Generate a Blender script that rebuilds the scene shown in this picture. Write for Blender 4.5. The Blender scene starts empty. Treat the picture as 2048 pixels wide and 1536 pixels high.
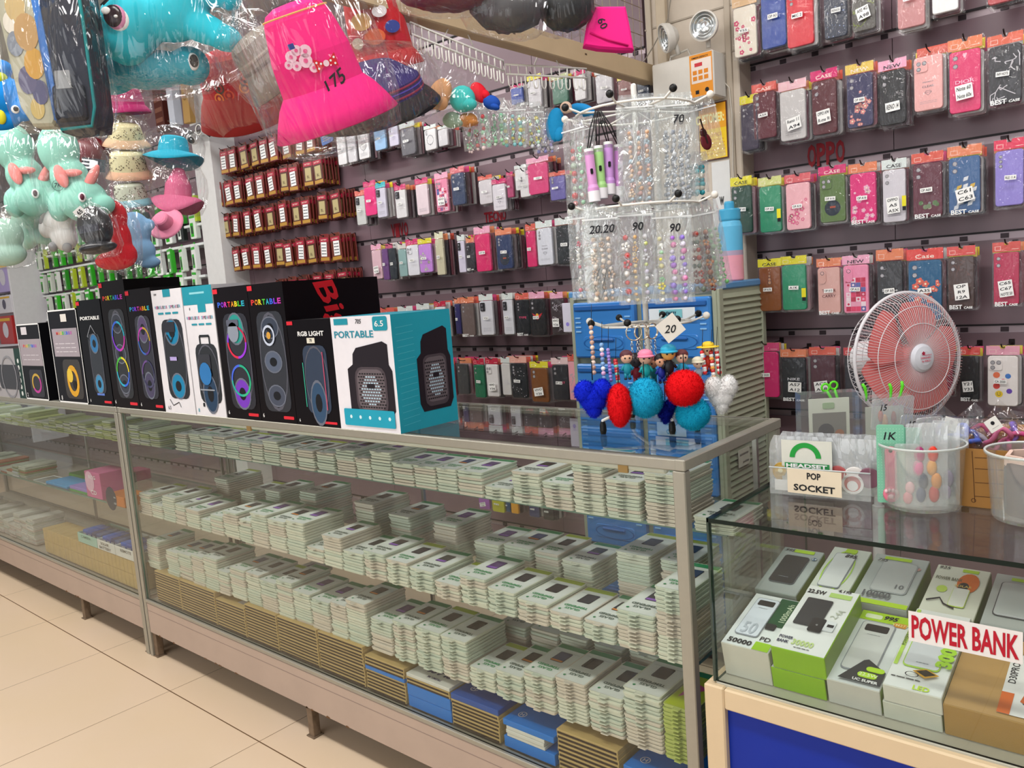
import bpy, math, random
from mathutils import Vector, Matrix
SC = bpy.context.scene
COL = SC.collection
PI = math.pi
# ---------------- camera ----------------
IW, IH = 2048, 1536
CX, CY = 1024.0, 768.0
_vx, _vy = (-840.0, 713.0), (2400.0, 468.0)
FL = math.sqrt(-((_vx[0]-CX)*(_vy[0]-CX) + (_vx[1]-CY)*(_vy[1]-CY)))
def _d(u, v):
    return Vector((u-CX, -(v-CY), -FL)).normalized()
_X = -_d(*_vx); _Y = _d(*_vy); _Y = (_Y - _X*_X.dot(_Y)).normalized(); _Z = _X.cross(_Y)
RM = Matrix((_X, _Y, _Z))
CAMP = Vector((0.748, -1.355, 1.40))
cam_data = bpy.data.cameras.new('camera'); cam = bpy.data.objects.new('camera', cam_data)
COL.objects.link(cam); SC.camera = cam
cam_data.sensor_width = 36; cam_data.lens = FL/IW*36; cam_data.clip_start = 0.02; cam_data.clip_end = 60
cam.matrix_world = Matrix.Translation(CAMP) @ RM.to_4x4()
# ---------------- world, lamps, exposure ----------------
SC.view_settings.view_transform = 'Standard'; SC.view_settings.look = 'None'
SC.view_settings.gamma = 1; SC.view_settings.exposure = 0.0; SC.view_settings.use_curve_mapping = False
W = bpy.data.worlds.new('shop_surroundings'); SC.world = W; W.use_nodes = True
W.node_tree.nodes['Background'].inputs[0].default_value = (0.93, 0.97, 1.0, 1)
W.node_tree.nodes['Background'].inputs[1].default_value = 0.33
cy = SC.cycles
cy.max_bounces = 20; cy.diffuse_bounces = 2; cy.glossy_bounces = 3; cy.transmission_bounces = 3
cy.transparent_max_bounces = 20; cy.caustics_reflective = False; cy.caustics_refractive = False
cy.use_adaptive_sampling = True; cy.adaptive_threshold = 0.04
def lamp(name, loc, size, sy, power, rot=(0, 0, 0), col=(1, 1, 1)):
    l = bpy.data.lights.new(name, 'AREA'); l.shape = 'RECTANGLE'; l.size = size; l.size_y = sy
    l.energy = power; l.color = col
    o = bpy.data.objects.new(name, l); COL.objects.link(o); o.location = loc; o.rotation_euler = rot
    return o
lamp('ceiling_tube_light', (0.2, -0.9, 3.0), 2.4, 0.25, 44, (math.radians(12), 0, 0), (1, 0.98, 0.95))
lamp('ceiling_tube_light', (-2.6, -0.9, 3.0), 2.4, 0.25, 44, (math.radians(12), 0, 0), (1, 0.98, 0.95))
lamp('ceiling_tube_light', (-5.4, -0.6, 3.0), 2.4, 0.25, 44, (math.radians(12), 0, 0), (1, 0.98, 0.95))
lamp('ceiling_tube_light', (0.6, 0.75, 3.0), 1.6, 0.25, 17, (0, 0, 0), (0.97, 0.98, 1))
lamp('ceiling_tube_light', (-2.6, 0.75, 3.0), 1.6, 0.25, 17, (0, 0, 0), (0.97, 0.98, 1))
lamp('shop_front_daylight', (-0.6, -4.2, 1.7), 6.0, 2.2, 84, (math.radians(88), 0, 0), (0.98, 0.98, 1))

def ray(u, v): return RM @ _d(u, v)
FWD = RM @ Vector((0, 0, -1))
def AY(u, v, y): r = ray(u, v); return CAMP + r*((y-CAMP.y)/r.y)
def AZ(u, v, z): r = ray(u, v); return CAMP + r*((z-CAMP.z)/r.z)
def AX(u, v, x): r = ray(u, v); return CAMP + r*((x-CAMP.x)/r.x)
def AD(u, v, d): r = ray(u, v); return CAMP + r*(d/r.dot(FWD))
FACE = math.atan2(_X.z, _X.x)      # heading that turns a thing square to the camera's side of the aisle
FACE = math.atan2(RM[1][0], RM[0][0])
# ---------------- materials ----------------
_mc = {}
def lin(c):
    c /= 255.0
    return c/12.92 if c <= 0.04045 else ((c+0.055)/1.055)**2.4
def hexc(h):
    h = h.lstrip('#'); return tuple(lin(int(h[i:i+2], 16)) for i in (0, 2, 4))
def M(h, rough=0.5, metal=0.0, spec=0.3, noise=0.06, scale=30.0, coat=0.0, sheen=0.0, bump=0.0):
    key = (h, rough, metal, spec, noise, scale, coat, sheen, bump)
    if key in _mc: return _mc[key]
    m = bpy.data.materials.new('paint_'+h.strip('#')); m.use_nodes = True
    nt = m.node_tree; b = nt.nodes['Principled BSDF']; c = hexc(h)
    b.inputs['Roughness'].default_value = rough; b.inputs['Metallic'].default_value = metal
    b.inputs['Specular IOR Level'].default_value = spec
    if coat: b.inputs['Coat Weight'].default_value = coat; b.inputs['Coat Roughness'].default_value = 0.08
    if sheen: b.inputs['Sheen Weight'].default_value = sheen; b.inputs['Sheen Roughness'].default_value = 0.4
    b.inputs['Base Color'].default_value = (*c, 1)
    if noise or bump:
        n = nt.nodes.new('ShaderNodeTexNoise'); n.inputs['Scale'].default_value = scale; n.inputs['Detail'].default_value = 3
        tc = nt.nodes.new('ShaderNodeTexCoord'); nt.links.new(tc.outputs['Object'], n.inputs['Vector'])
        if noise:
            mx = nt.nodes.new('ShaderNodeMix'); mx.data_type = 'RGBA'
            mx.inputs[6].default_value = tuple(x*(1-noise) for x in c)+(1,)
            mx.inputs[7].default_value = tuple(min(1, x*(1+noise)) for x in c)+(1,)
            nt.links.new(n.outputs['Fac'], mx.inputs[0]); nt.links.new(mx.outputs[2], b.inputs['Base Color'])
        if bump:
            bp = nt.nodes.new('ShaderNodeBump'); bp.inputs['Strength'].default_value = bump; bp.inputs['Distance'].default_value = 0.004
            nt.links.new(n.outputs['Fac'], bp.inputs['Height']); nt.links.new(bp.outputs[0], b.inputs['Normal'])
    _mc[key] = m; return m
def film(name, tint=(0.97, 0.98, 0.98), gloss=0.10, haze=0.05, rough=0.08, scale=22, strength=0.6, stretch=(1, 1, 0.35), edge=0.25):
    """clear plastic film: see-through, with crinkled glossy highlights"""
    k = ('film', name)
    if k in _mc: return _mc[k]
    m = bpy.data.materials.new(name); m.use_nodes = True; nt = m.node_tree; nt.nodes.clear()
    out = nt.nodes.new('ShaderNodeOutputMaterial'); tr = nt.nodes.new('ShaderNodeBsdfTransparent'); tr.inputs[0].default_value = (*tint, 1)
    gl = nt.nodes.new('ShaderNodeBsdfGlossy'); gl.inputs['Roughness'].default_value = rough; gl.inputs[0].default_value = (1, 1, 1, 1)
    df = nt.nodes.new('ShaderNodeBsdfDiffuse'); df.inputs[0].default_value = (0.9, 0.92, 0.92, 1)
    lw = nt.nodes.new('ShaderNodeLayerWeight'); lw.inputs[0].default_value = 0.25
    tc = nt.nodes.new('ShaderNodeTexCoord'); mp = nt.nodes.new('ShaderNodeMapping'); mp.inputs['Scale'].default_value = stretch
    n = nt.nodes.new('ShaderNodeTexNoise'); n.inputs['Scale'].default_value = scale; n.inputs['Detail'].default_value = 2
    n.inputs['Distortion'].default_value = 1.5
    nt.links.new(tc.outputs['Object'], mp.inputs[0]); nt.links.new(mp.outputs[0], n.inputs['Vector'])
    if strength:
        bp = nt.nodes.new('ShaderNodeBump'); bp.inputs['Strength'].default_value = strength; bp.inputs['Distance'].default_value = 0.02
        nt.links.new(n.outputs['Fac'], bp.inputs['Height']); nt.links.new(bp.outputs[0], gl.inputs['Normal']); nt.links.new(bp.outputs[0], lw.inputs['Normal'])
    mr = nt.nodes.new('ShaderNodeMapRange'); mr.inputs['To Min'].default_value = gloss; mr.inputs['To Max'].default_value = gloss+edge
    nt.links.new(lw.outputs['Facing'], mr.inputs[0])
    m1 = nt.nodes.new('ShaderNodeMixShader'); m1.inputs[0].default_value = haze
    nt.links.new(tr.outputs[0], m1.inputs[1]); nt.links.new(df.outputs[0], m1.inputs[2])
    m2 = nt.nodes.new('ShaderNodeMixShader'); nt.links.new(mr.outputs[0], m2.inputs[0])
    nt.links.new(m1.outputs[0], m2.inputs[1]); nt.links.new(gl.outputs[0], m2.inputs[2]); nt.links.new(m2.outputs[0], out.inputs[0])
    _mc[k] = m; return m
def glass_mat(name, tint, f0=0.028):
    k = ('glass', name)
    if k in _mc: return _mc[k]
    m = bpy.data.materials.new(name); m.use_nodes = True; nt = m.node_tree; nt.nodes.clear()
    out = nt.nodes.new('ShaderNodeOutputMaterial'); tr = nt.nodes.new('ShaderNodeBsdfTransparent'); tr.inputs[0].default_value = (*tint, 1)
    gl = nt.nodes.new('ShaderNodeBsdfGlossy'); gl.inputs['Roughness'].default_value = 0.0
    lw = nt.nodes.new('ShaderNodeLayerWeight'); lw.inputs[0].default_value = 0.5
    pw = nt.nodes.new('ShaderNodeMath'); pw.operation = 'POWER'; pw.inputs[1].default_value = 4.2; nt.links.new(lw.outputs['Facing'], pw.inputs[0])
    fr = nt.nodes.new('ShaderNodeMath'); fr.operation = 'MULTIPLY_ADD'; fr.inputs[1].default_value = 0.72; fr.inputs[2].default_value = f0
    nt.links.new(pw.outputs[0], fr.inputs[0])
    mx = nt.nodes.new('ShaderNodeMixShader'); nt.links.new(fr.outputs[0], mx.inputs[0])
    nt.links.new(tr.outputs[0], mx.inputs[1]); nt.links.new(gl.outputs[0], mx.inputs[2]); nt.links.new(mx.outputs[0], out.inputs[0])
    _mc[k] = m; return m
PANE = glass_mat('pane_glass', (0.955, 0.975, 0.962))
PANE_EDGE = M('#1d3b33', 0.15, spec=0.8)
PANE_EDGE2 = M('#5f8475', 0.2, spec=0.8)
BAG = film('clear_bag', tint=(0.985,0.985,0.985), gloss=0.02, haze=0.012, edge=0.13, scale=38)
CRINKLE = film('crinkled_bag', tint=(.985,.985,.985), gloss=0.02, haze=0.012, rough=0.07, scale=20, strength=1.0, edge=0.3, stretch=(1, 1, 0.3))
HARD = film('rigid_clear_plastic', gloss=0.05, haze=0.08, strength=0, edge=0.3)
MILK = film('milky_clear_plastic', tint=(0.95, 0.96, 0.95), gloss=0.05, haze=0.12, strength=0, edge=0.25)
WHITE = M('#f2f2f0', 0.5); BLACK = M('#141414', 0.4); INK = M('#1c1c22', 0.6, noise=0)
STEEL = M('#c4c2bd', 0.3, metal=0.9, noise=0.03); ALU = M('#b9b4ac', 0.35, metal=0.75, noise=0.03)
WIREW = M('#e9e6de', 0.35); HOOK = M('#2c2222', 0.35, metal=0.6)
# ---------------- text ----------------
_tc = {}
def text_mesh(s, res=2, bold=0.0):
    key = (s, bold)
    if key in _tc: return _tc[key]
    cu = bpy.data.curves.new('t', 'FONT'); cu.body = s; cu.align_x = 'CENTER'; cu.align_y = 'CENTER'; cu.resolution_u = res; cu.size = 1; cu.offset = bold
    ob = bpy.data.objects.new('t', cu); COL.objects.link(ob)
    dg = bpy.context.evaluated_depsgraph_get(); me = bpy.data.meshes.new_from_object(ob.evaluated_get(dg))
    vs = [(v.co.x, v.co.y) for v in me.vertices]; fs = [tuple(p.vertices) for p in me.polygons]
    bpy.data.objects.remove(ob); bpy.data.curves.remove(cu); bpy.data.meshes.remove(me)
    if vs:
        xs = [v[0] for v in vs]; ys = [v[1] for v in vs]
        cx, cyy, w, h = (min(xs)+max(xs))/2, (min(ys)+max(ys))/2, max(xs)-min(xs), max(ys)-min(ys)
        vs = [(v[0]-cx, v[1]-cyy) for v in vs]
    else: w = h = 1
    _tc[key] = (vs, fs, max(w, 1e-4), max(h, 1e-4)); return _tc[key]
# ---------------- mesh builder ----------------
ORI_FRONT = Matrix.Identity(4)                                # art (x,z) on a wall, facing -y
ORI_TOP = Matrix(((1, 0, 0, 0), (0, 0, 1, 0), (0, -1, 0, 0), (0, 0, 0, 1)))   # art (x,z)->(x,y), facing +z (y art = -z)
ORI_RIGHT = Matrix.Rotation(PI/2, 4, 'Z')                     # art facing +x
class G:
    def __init__(s): s.v = []; s.f = []; s.m = []; s.sm = []; s.mats = []; s.T = Matrix.Identity(4); s.smooth = False
    def mi(s, m):
        if m not in s.mats: s.mats.append(m)
        return s.mats.index(m)
    def add(s, vs, fs, m):
        b = len(s.v); T = s.T
        s.v += [tuple(T @ Vector(p)) for p in vs]; s.f += [tuple(i+b for i in f) for f in fs]
        k = s.mi(m); s.m += [k]*len(fs); s.sm += [s.smooth]*len(fs)
    def box(s, x0, x1, y0, y1, z0, z1, m):
        s.add([(x0, y0, z0), (x1, y0, z0), (x1, y1, z0), (x0, y1, z0), (x0, y0, z1), (x1, y0, z1), (x1, y1, z1), (x0, y1, z1)],
              [(0, 3, 2, 1), (4, 5, 6, 7), (0, 1, 5, 4), (1, 2, 6, 5), (2, 3, 7, 6), (3, 0, 4, 7)], m)
    def bbox(s, x0, x1, y0, y1, z0, z1, m, b=0.003):
        """box with chamfered edges"""
        P = []; F = []
        xs, ys, zs = (x0, x1), (y0, y1), (z0, z1); idx = {}
        for i in (0, 1):
            for j in (0, 1):
                for k in (0, 1):
                    sx, sy, sz = (b if i == 0 else -b), (b if j == 0 else -b), (b if k == 0 else -b)
                    idx[i, j, k, 0] = len(P); P.append((xs[i], ys[j]+sy, zs[k]+sz))
                    idx[i, j, k, 1] = len(P); P.append((xs[i]+sx, ys[j], zs[k]+sz))
                    idx[i, j, k, 2] = len(P); P.append((xs[i]+sx, ys[j]+sy, zs[k]))
        q = lambda l, fl: F.append(tuple(l[::-1]) if fl else tuple(l))
        for i in (0, 1): q([idx[i, 0, 0, 0], idx[i, 1, 0, 0], idx[i, 1, 1, 0], idx[i, 0, 1, 0]], i == 0)
        for j in (0, 1): q([idx[0, j, 0, 1], idx[1, j, 0, 1], idx[1, j, 1, 1], idx[0, j, 1, 1]], j == 1)
        for k in (0, 1): q([idx[0, 0, k, 2], idx[1, 0, k, 2], idx[1, 1, k, 2], idx[0, 1, k, 2]], k == 0)
        for i in (0, 1):
            for j in (0, 1): F.append((idx[i, j, 0, 0], idx[i, j, 0, 1], idx[i, j, 1, 1], idx[i, j, 1, 0]))
            for k in (0, 1): F.append((idx[i, 0, k, 0], idx[i, 0, k, 2], idx[i, 1, k, 2], idx[i, 1, k, 0]))
        for j in (0, 1):
            for k in (0, 1): F.append((idx[0, j, k, 1], idx[0, j, k, 2], idx[1, j, k, 2], idx[1, j, k, 1]))
        for i in (0, 1):
            for j in (0, 1):
                for k in (0, 1): F.append((idx[i, j, k, 0], idx[i, j, k, 1], idx[i, j, k, 2]))
        s.add(P, F, m)
    # --- art on the (x, z) plane at depth y ---
    def poly(s, pts, y, m): s.add([(p[0], y, p[1]) for p in pts], [tuple(range(len(pts)))], m)
    def rect(s, x0, z0, x1, z1, y, m): s.poly([(x0, z0), (x1, z0), (x1, z1), (x0, z1)], y, m)
    def disc(s, cx, cz, r, y, m, n=12, rz=None):
        rz = rz or r; s.poly([(cx+r*math.cos(2*PI*i/n), cz+rz*math.sin(2*PI*i/n)) for i in range(n)], y, m)
    def ring(s, cx, cz, r, t, y, m, n=16, rz=None, a0=0, a1=1.0):
        k = (rz or r)/r; vs = []; 
        for i in range(n+1):
            a = 2*PI*(a0+(a1-a0)*i/n); c, d = math.cos(a), math.sin(a)
            vs += [(cx+r*c, y, cz+r*d*k), (cx+(r-t)*c, y, cz+(r-t)*d*k)]
        s.add(vs, [(2*i, 2*i+1, 2*i+3, 2*i+2) for i in range(n)], m)
    def line(s, pts, t, y, m):
        for (ax, az), (bx, bz) in zip(pts, pts[1:]):
            dx, dz = bx-ax, bz-az; L = math.hypot(dx, dz) or 1; nx, nz = -dz/L*t/2, dx/L*t/2
            s.poly([(ax+nx, az+nz), (ax-nx, az-nz), (bx-nx, bz-nz), (bx+nx, bz+nz)], y, m)
    def text(s, t, cx, cz, h, y, m, w=None, rot=0, shear=0, bold=0.012, kmax=1.6):
        vs, fs, tw, th = text_mesh(t, 2, bold); k = h/th; kx = k if w is None else min(w/tw, 1e9)
        if w is not None and w/tw > k*kmax: kx = k*kmax
        c, d = math.cos(rot), math.sin(rot); P = []
        for a, b in vs:
            a, b = a*kx+b*k*shear, b*k; P.append((cx+a*c-b*d, y, cz+a*d+b*c))
        s.add(P, fs, m)
    def scrawl(s, lines, x0, z0, x1, z1, y, m, rnd=None, t=0.0012):
        """rows of small illegible print"""
        n = lines; rnd = rnd or random.Random(1); dz = (z1-z0)/n
        for i in range(n):
            z = z1-dz*(i+0.5); x = x0
            while x < x1-0.001:
                w = rnd.uniform(0.12, 0.3)*(x1-x0); xe = min(x1, x+w); s.rect(x, z-t/2, xe, z+t/2, y, m); x = xe+0.04*(x1-x0)
    # --- solids ---
    def rpts(s, w, h, r, n=3):
        P = []
        for cx, cz, a in ((w/2-r, h/2-r, 0), (-w/2+r, h/2-r, 1), (-w/2+r, -h/2+r, 2), (w/2-r, -h/2+r, 3)):
            for i in range(n+1):
                t = (a+i/n)*PI/2; P.append((cx+r*math.cos(t), cz+r*math.sin(t)))
        return P
    def slab(s, pts, y0, y1, m, ms=None, bev=0):
        """prism: outline in (x,z) pushed from y0 (front) to y1 (back)"""
        n = len(pts); cxx = sum(p[0] for p in pts)/n; czz = sum(p[1] for p in pts)/n
        if bev:
            def sh(p):
                dx, dz = p[0]-cxx, p[1]-czz; L = math.hypot(dx, dz) or 1; return (p[0]-dx/L*bev, p[1]-dz/L*bev)
            fr = [sh(p) for p in pts]
            vs = [(p[0], y0, p[1]) for p in fr]+[(p[0], y0+bev, p[1]) for p in pts]+[(p[0], y1, p[1]) for p in pts]
            s.add(vs, [tuple(range(n))]+[(i, i+n, (i+1) % n+n, (i+1) % n) for i in range(n)], m)
            s.add(vs, [(i+n, i+2*n, (i+1) % n+2*n, (i+1) % n+n) for i in range(n)]+[tuple(range(3*n-1, 2*n-1, -1))], ms or m)
        else:
            vs = [(p[0], y0, p[1]) for p in pts]+[(p[0], y1, p[1]) for p in pts]
            s.add(vs, [tuple(range(n)), tuple(range(2*n-1, n-1, -1))], m)
            s.add(vs, [(i, i+n, (i+1) % n+n, (i+1) % n) for i in range(n)], ms or m)
    def rslab(s, cx, cz, w, h, r, y0, y1, m, ms=None, n=3, bev=0):
        s.slab([(p[0]+cx, p[1]+cz) for p in s.rpts(w, h, r, n)], y0, y1, m, ms, bev)
    def tube(s, pts, r, m, n=6, closed=False, caps=True):
        P = [Vector(p) for p in pts]; N = len(P); rr = r if isinstance(r, (list, tuple)) else [r]*N
        vs = []; up = None
        for i in range(N):
            a = P[(i-1) % N] if (closed or i > 0) else P[i]; b = P[(i+1) % N] if (closed or i < N-1) else P[i]
            t = (b-a); t = t.normalized() if t.length > 1e-9 else Vector((0, 0, 1))
            if up is None:
                up = Vector((0, 0, 1)) if abs(t.z) < 0.9 else Vector((1, 0, 0))
            x = up.cross(t)
            if x.length < 1e-6: x = Vector((0, 1, 0)).cross(t)
            x.normalize(); yv = t.cross(x); up = yv
            for k in range(n):
                c = 2*PI*k/n; vs.append(tuple(P[i]+x*(math.cos(c)*rr[i])+yv*(math.sin(c)*rr[i])))
        fs = []
        for i in range(N if closed else N-1):
            j = (i+1) % N
            for k in range(n): l = (k+1) % n; fs.append((i*n+k, i*n+l, j*n+l, j*n+k))
        if caps and not closed: fs += [tuple(range(n-1, -1, -1)), tuple((N-1)*n+k for k in range(n))]
        sm = s.smooth; s.smooth = True; s.add(vs, fs, m); s.smooth = sm
    def lathe(s, prof, m, n=24, c=(0, 0, 0), sx=1, sy=1, ms=None):
        """prof: (radius, z) pairs"""
        vs = [(c[0]+r*math.cos(2*PI*k/n)*sx, c[1]+r*math.sin(2*PI*k/n)*sy, c[2]+z) for r, z in prof for k in range(n)]
        sm = s.smooth; s.smooth = True
        for i in range(len(prof)-1):
            s.add(vs[i*n:(i+2)*n], [(k, (k+1) % n, n+(k+1) % n, n+k) for k in range(n)], ms[i] if ms else m)
        s.smooth = sm
    def ball(s, c, r, m, n=12, rings=8, wob=0, rnd=None):
        r = r if isinstance(r, (list, tuple)) else (r, r, r); vs = [(c[0], c[1], c[2]-r[2])]; fs = []
        for i in range(1, rings):
            a = PI*i/rings
            for k in range(n):
                b = 2*PI*k/n; w = 1+(rnd.uniform(-wob, wob) if wob else 0)
                vs.append((c[0]+r[0]*w*math.sin(a)*math.cos(b), c[1]+r[1]*w*math.sin(a)*math.sin(b), c[2]-r[2]*w*math.cos(a)))
        vs.append((c[0], c[1], c[2]+r[2])); L = len(vs)-1
        for k in range(n):
            l = (k+1) % n; fs.append((0, 1+l, 1+k)); fs.append((L, L-n+k, L-n+l))
            for i in range(rings-2): a, b = 1+i*n, 1+(i+1)*n; fs.append((a+k, a+l, b+l, b+k))
        sm = s.smooth; s.smooth = True; s.add(vs, fs, m); s.smooth = sm
    def build(s, name, parent=None, loc=None, rot=None):
        me = bpy.data.meshes.new(name); me.from_pydata(s.v, [], s.f)
        for m in s.mats: me.materials.append(m)
        me.polygons.foreach_set('material_index', s.m); me.polygons.foreach_set('use_smooth', s.sm); me.update()
        o = bpy.data.objects.new(name, me); COL.objects.link(o)
        if parent: o.parent = parent
        if loc is not None: o.location = loc
        if rot is not None: o.rotation_euler = rot
        return o
def tag(o, label, cat, group=None, kind=None):
    o['label'] = label; o['category'] = cat
    if group: o['group'] = group
    if kind: o['kind'] = kind
    return o
def empty(name, loc=(0, 0, 0), rz=0, label=None, cat=None, group=None):
    o = bpy.data.objects.new(name, None); COL.objects.link(o); o.location = loc; o.rotation_euler = (0, 0, rz)
    if label: tag(o, label, cat, group)
    return o
def struct(name, g): o = g.build(name); o['kind'] = 'structure'; return o
def copy_tree(o, loc=None, rot=None, parent=None):
    c = o.copy(); COL.objects.link(c)
    if parent is not None: c.parent = parent
    if loc is not None: c.location = loc
    if rot is not None: c.rotation_euler = rot
    for ch in o.children: copy_tree(ch, parent=c)
    return c
ORD = ['first', 'second', 'third', 'fourth', 'fifth', 'sixth', 'seventh', 'eighth', 'ninth', 'tenth', 'eleventh', 'twelfth',
       'thirteenth', 'fourteenth', 'fifteenth', 'sixteenth', 'seventeenth', 'eighteenth', 'nineteenth', 'twentieth'] + \
      ['twenty-'+x for x in ('first', 'second', 'third', 'fourth', 'fifth', 'sixth', 'seventh', 'eighth', 'ninth')] + ['thirtieth'] + \
      ['thirty-'+x for x in ('first', 'second', 'third', 'fourth', 'fifth', 'sixth', 'seventh', 'eighth', 'ninth')] + ['fortieth'] + \
      ['forty-'+x for x in ('first', 'second', 'third', 'fourth', 'fifth', 'sixth', 'seventh', 'eighth', 'ninth')]
# =============== the room ===============
YW = 1.60                                    # slat wall plane
def floor_mat():
    m = bpy.data.materials.new('cream_floor_tiles'); m.use_nodes = True; nt = m.node_tree; b = nt.nodes['Principled BSDF']
    tc = nt.nodes.new('ShaderNodeTexCoord'); sp = nt.nodes.new('ShaderNodeSeparateXYZ'); nt.links.new(tc.outputs['Object'], sp.inputs[0])
    def groove(out, off, w):
        a = nt.nodes.new('ShaderNodeMath'); a.operation = 'SUBTRACT'; a.inputs[1].default_value = off; nt.links.new(out, a.inputs[0])
        f = nt.nodes.new('ShaderNodeMath'); f.operation = 'PINGPONG'; f.inputs[1].default_value = 0.301; nt.links.new(a.outputs[0], f.inputs[0])
        l = nt.nodes.new('ShaderNodeMath'); l.operation = 'LESS_THAN'; l.inputs[1].default_value = w; nt.links.new(f.outputs[0], l.inputs[0]); return l.outputs[0]
    gx = groove(sp.outputs[0], -2.735, 0.0012); gy = groove(sp.outputs[1], -0.108, 0.0022)
    mx = nt.nodes.new('ShaderNodeMath'); mx.operation = 'MAXIMUM'; nt.links.new(gx, mx.inputs[0]); nt.links.new(gy, mx.inputs[1])
    n = nt.nodes.new('ShaderNodeTexNoise'); n.inputs['Scale'].default_value = 1.6; n.inputs['Detail'].default_value = 4; nt.links.new(tc.outputs['Object'], n.inputs['Vector'])
    c1 = nt.nodes.new('ShaderNodeMix'); c1.data_type = 'RGBA'; c1.inputs[6].default_value = (*hexc('#dec59f'), 1); c1.inputs[7].default_value = (*hexc('#e5cdb8'), 1)
    nt.links.new(n.outputs['Fac'], c1.inputs[0])
    c2 = nt.nodes.new('ShaderNodeMix'); c2.data_type = 'RGBA'; c2.inputs[7].default_value = (*hexc('#6d5238'), 1)
    nt.links.new(mx.outputs[0], c2.inputs[0]); nt.links.new(c1.outputs[2], c2.inputs[6]); nt.links.new(c2.outputs[2], b.inputs['Base Color'])
    b.inputs['Roughness'].default_value = 0.32; b.inputs['Specular IOR Level'].default_value = 0.4
    return m
g = G(); g.box(-13, 4.5, -4.5, 1.75, -0.1, 0, floor_mat()); struct('floor', g)
g = G(); g.box(-13, 4.5, YW+0.016, YW+0.15, 0, 3.4, M('#6f6168', 0.6)); struct('wall_back', g)
# ceiling above the display wall, open above the aisle side where the tube lights hang
g = G(); g.box(-13, 4.5, -4.5, 1.75, 3.15, 3.3, M('#c9c8c4', 0.7)); struct('ceiling', g)
MAUVE = M('#80686f', 0.3, spec=0.4, noise=0.03, scale=6)
def slatwall(name, x0, x1, rails, z_bot, z_top, seams, label):
    """boards between grooved metal rails"""
    t = empty(name, (x0, YW, 0)); t['kind'] = 'structure'
    zs = [z_bot]+rails+[z_top]; g = G(); gr = G(); clip = G()
    xs = [x0]+sorted(s for s in seams if x0 < s < x1)+[x1]
    for a, b in zip(xs, xs[1:]):
        for i in range(len(zs)-1):
            lo = zs[i]+(0.006 if i else 0); hi = zs[i+1]-(0.020 if i < len(zs)-2 else 0)
            g.box(a-x0+0.0012, b-x0-0.0012, 0, 0.014, lo, hi, MAUVE)
    for z in rails:
        gr.box(0, x1-x0, 0.006, 0.0145, z-0.020, z+0.006, M('#a8979c', 0.35, metal=0.3)); gr.box(0, x1-x0, -0.002, 0.006, z+0.002, z+0.008, M('#1e181b', 0.5))
        k = 0
        xx = 0.03
        while xx < x1-x0: clip.box(xx, xx+0.022, 0.001, 0.010, z-0.017, z-0.002, M('#3a3034', 0.4, metal=0.5)); xx += 0.115
    for nm, q in (('board', g), ('rail', gr), ('rail_clip', clip)): q.build(nm, t)
    return t
rz = [AY(1788, v, YW).z for v in (62, 304, 484, 657)]
RR = [rz[3]-0.305*k for k in (3, 2, 1)]+[rz[3], rz[2], rz[1], rz[0]]
slatwall('wall_right', AY(1497, 500, YW).x, 2.6, RR, 0.05, 2.75, [AY(1788, 304, YW).x, AY(1788, 304, YW).x+1.22, AY(1788, 304, YW).x-1.22], '')
lz = AY(1144, 692.8, YW).z; lp = (AY(1125, 561.6, YW).z-lz)
LR = [lz+lp*k for k in range(-3, 6)]
X_BR = AY(735, 450, YW).x
slatwall('wall_left', AY(400, 400, YW).x-6.5, AY(1310, 500, YW).x, LR, 0.05, 3.1, [X_BR+0.02, X_BR+1.24, X_BR-1.2], '')
# lettering stuck to the boards
def letters(name, s, u0, u1, v0, v1, col, label, y=YW-0.003):
    a = AY(u0, (v0+v1)/2, y); b = AY(u1, (v0+v1)/2, y); zt = AY((u0+u1)/2, v0, y).z; zb = AY((u0+u1)/2, v1, y).z
    g = G(); w = (b.x-a.x); n = len(s)
    for i, ch in enumerate(s): g.text(ch, (i-(n-1)/2)*w/n, 0, zt-zb, 0, M(col, 0.4), w=w/n*0.95, bold=0.035, kmax=9)
    o = g.build(name, loc=((a.x+b.x)/2, y, (zt+zb)/2)); tag(o, label, 'sign'); return o
letters('brand_lettering', 'OPPO', 1614, 1690, 284, 330, '#a01222', 'dark red four-letter name stuck on the slat wall right of the column')
letters('brand_lettering', 'TECNO', 968, 1012, 422, 443, '#8f1524', 'dark red lettering on slat wall above the fourth shelf row of cases')
letters('brand_lettering', 'VIVO', 782, 816, 446, 474, '#8f1524', 'dark red lettering on slat wall beside the brown battery packs')
# column
CXL, CXR = AY(1303, 300, 1.50).x, AY(1484, 300, 1.50).x
g = G(); g.bbox(CXL, CXR, 1.50, YW+0.02, 0, 3.15, M('#cdbfae', 0.5), 0.004)
for x in (CXL+0.01, CXR-0.045): g.bbox(x, x+0.022, 1.49, 1.505, 0, 3.15, M('#b9ab99', 0.5), 0.002)
for z in (2.18, 2.34): g.box(CXL, CXR, 1.496, 1.504, z, z+0.006, M('#a99c8c', 0.6))
struct('pillar_middle', g)
# white upright between the brown packs and the green packs
g = G(); xa, xb = AY(405, 400, 1.45).x, AY(452, 500, 1.45).x
g.bbox(xa, xb, 1.42, YW+0.02, 0, 3.15, M('#dcdad8', 0.5), 0.004); struct('pillar_left', g)
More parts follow.
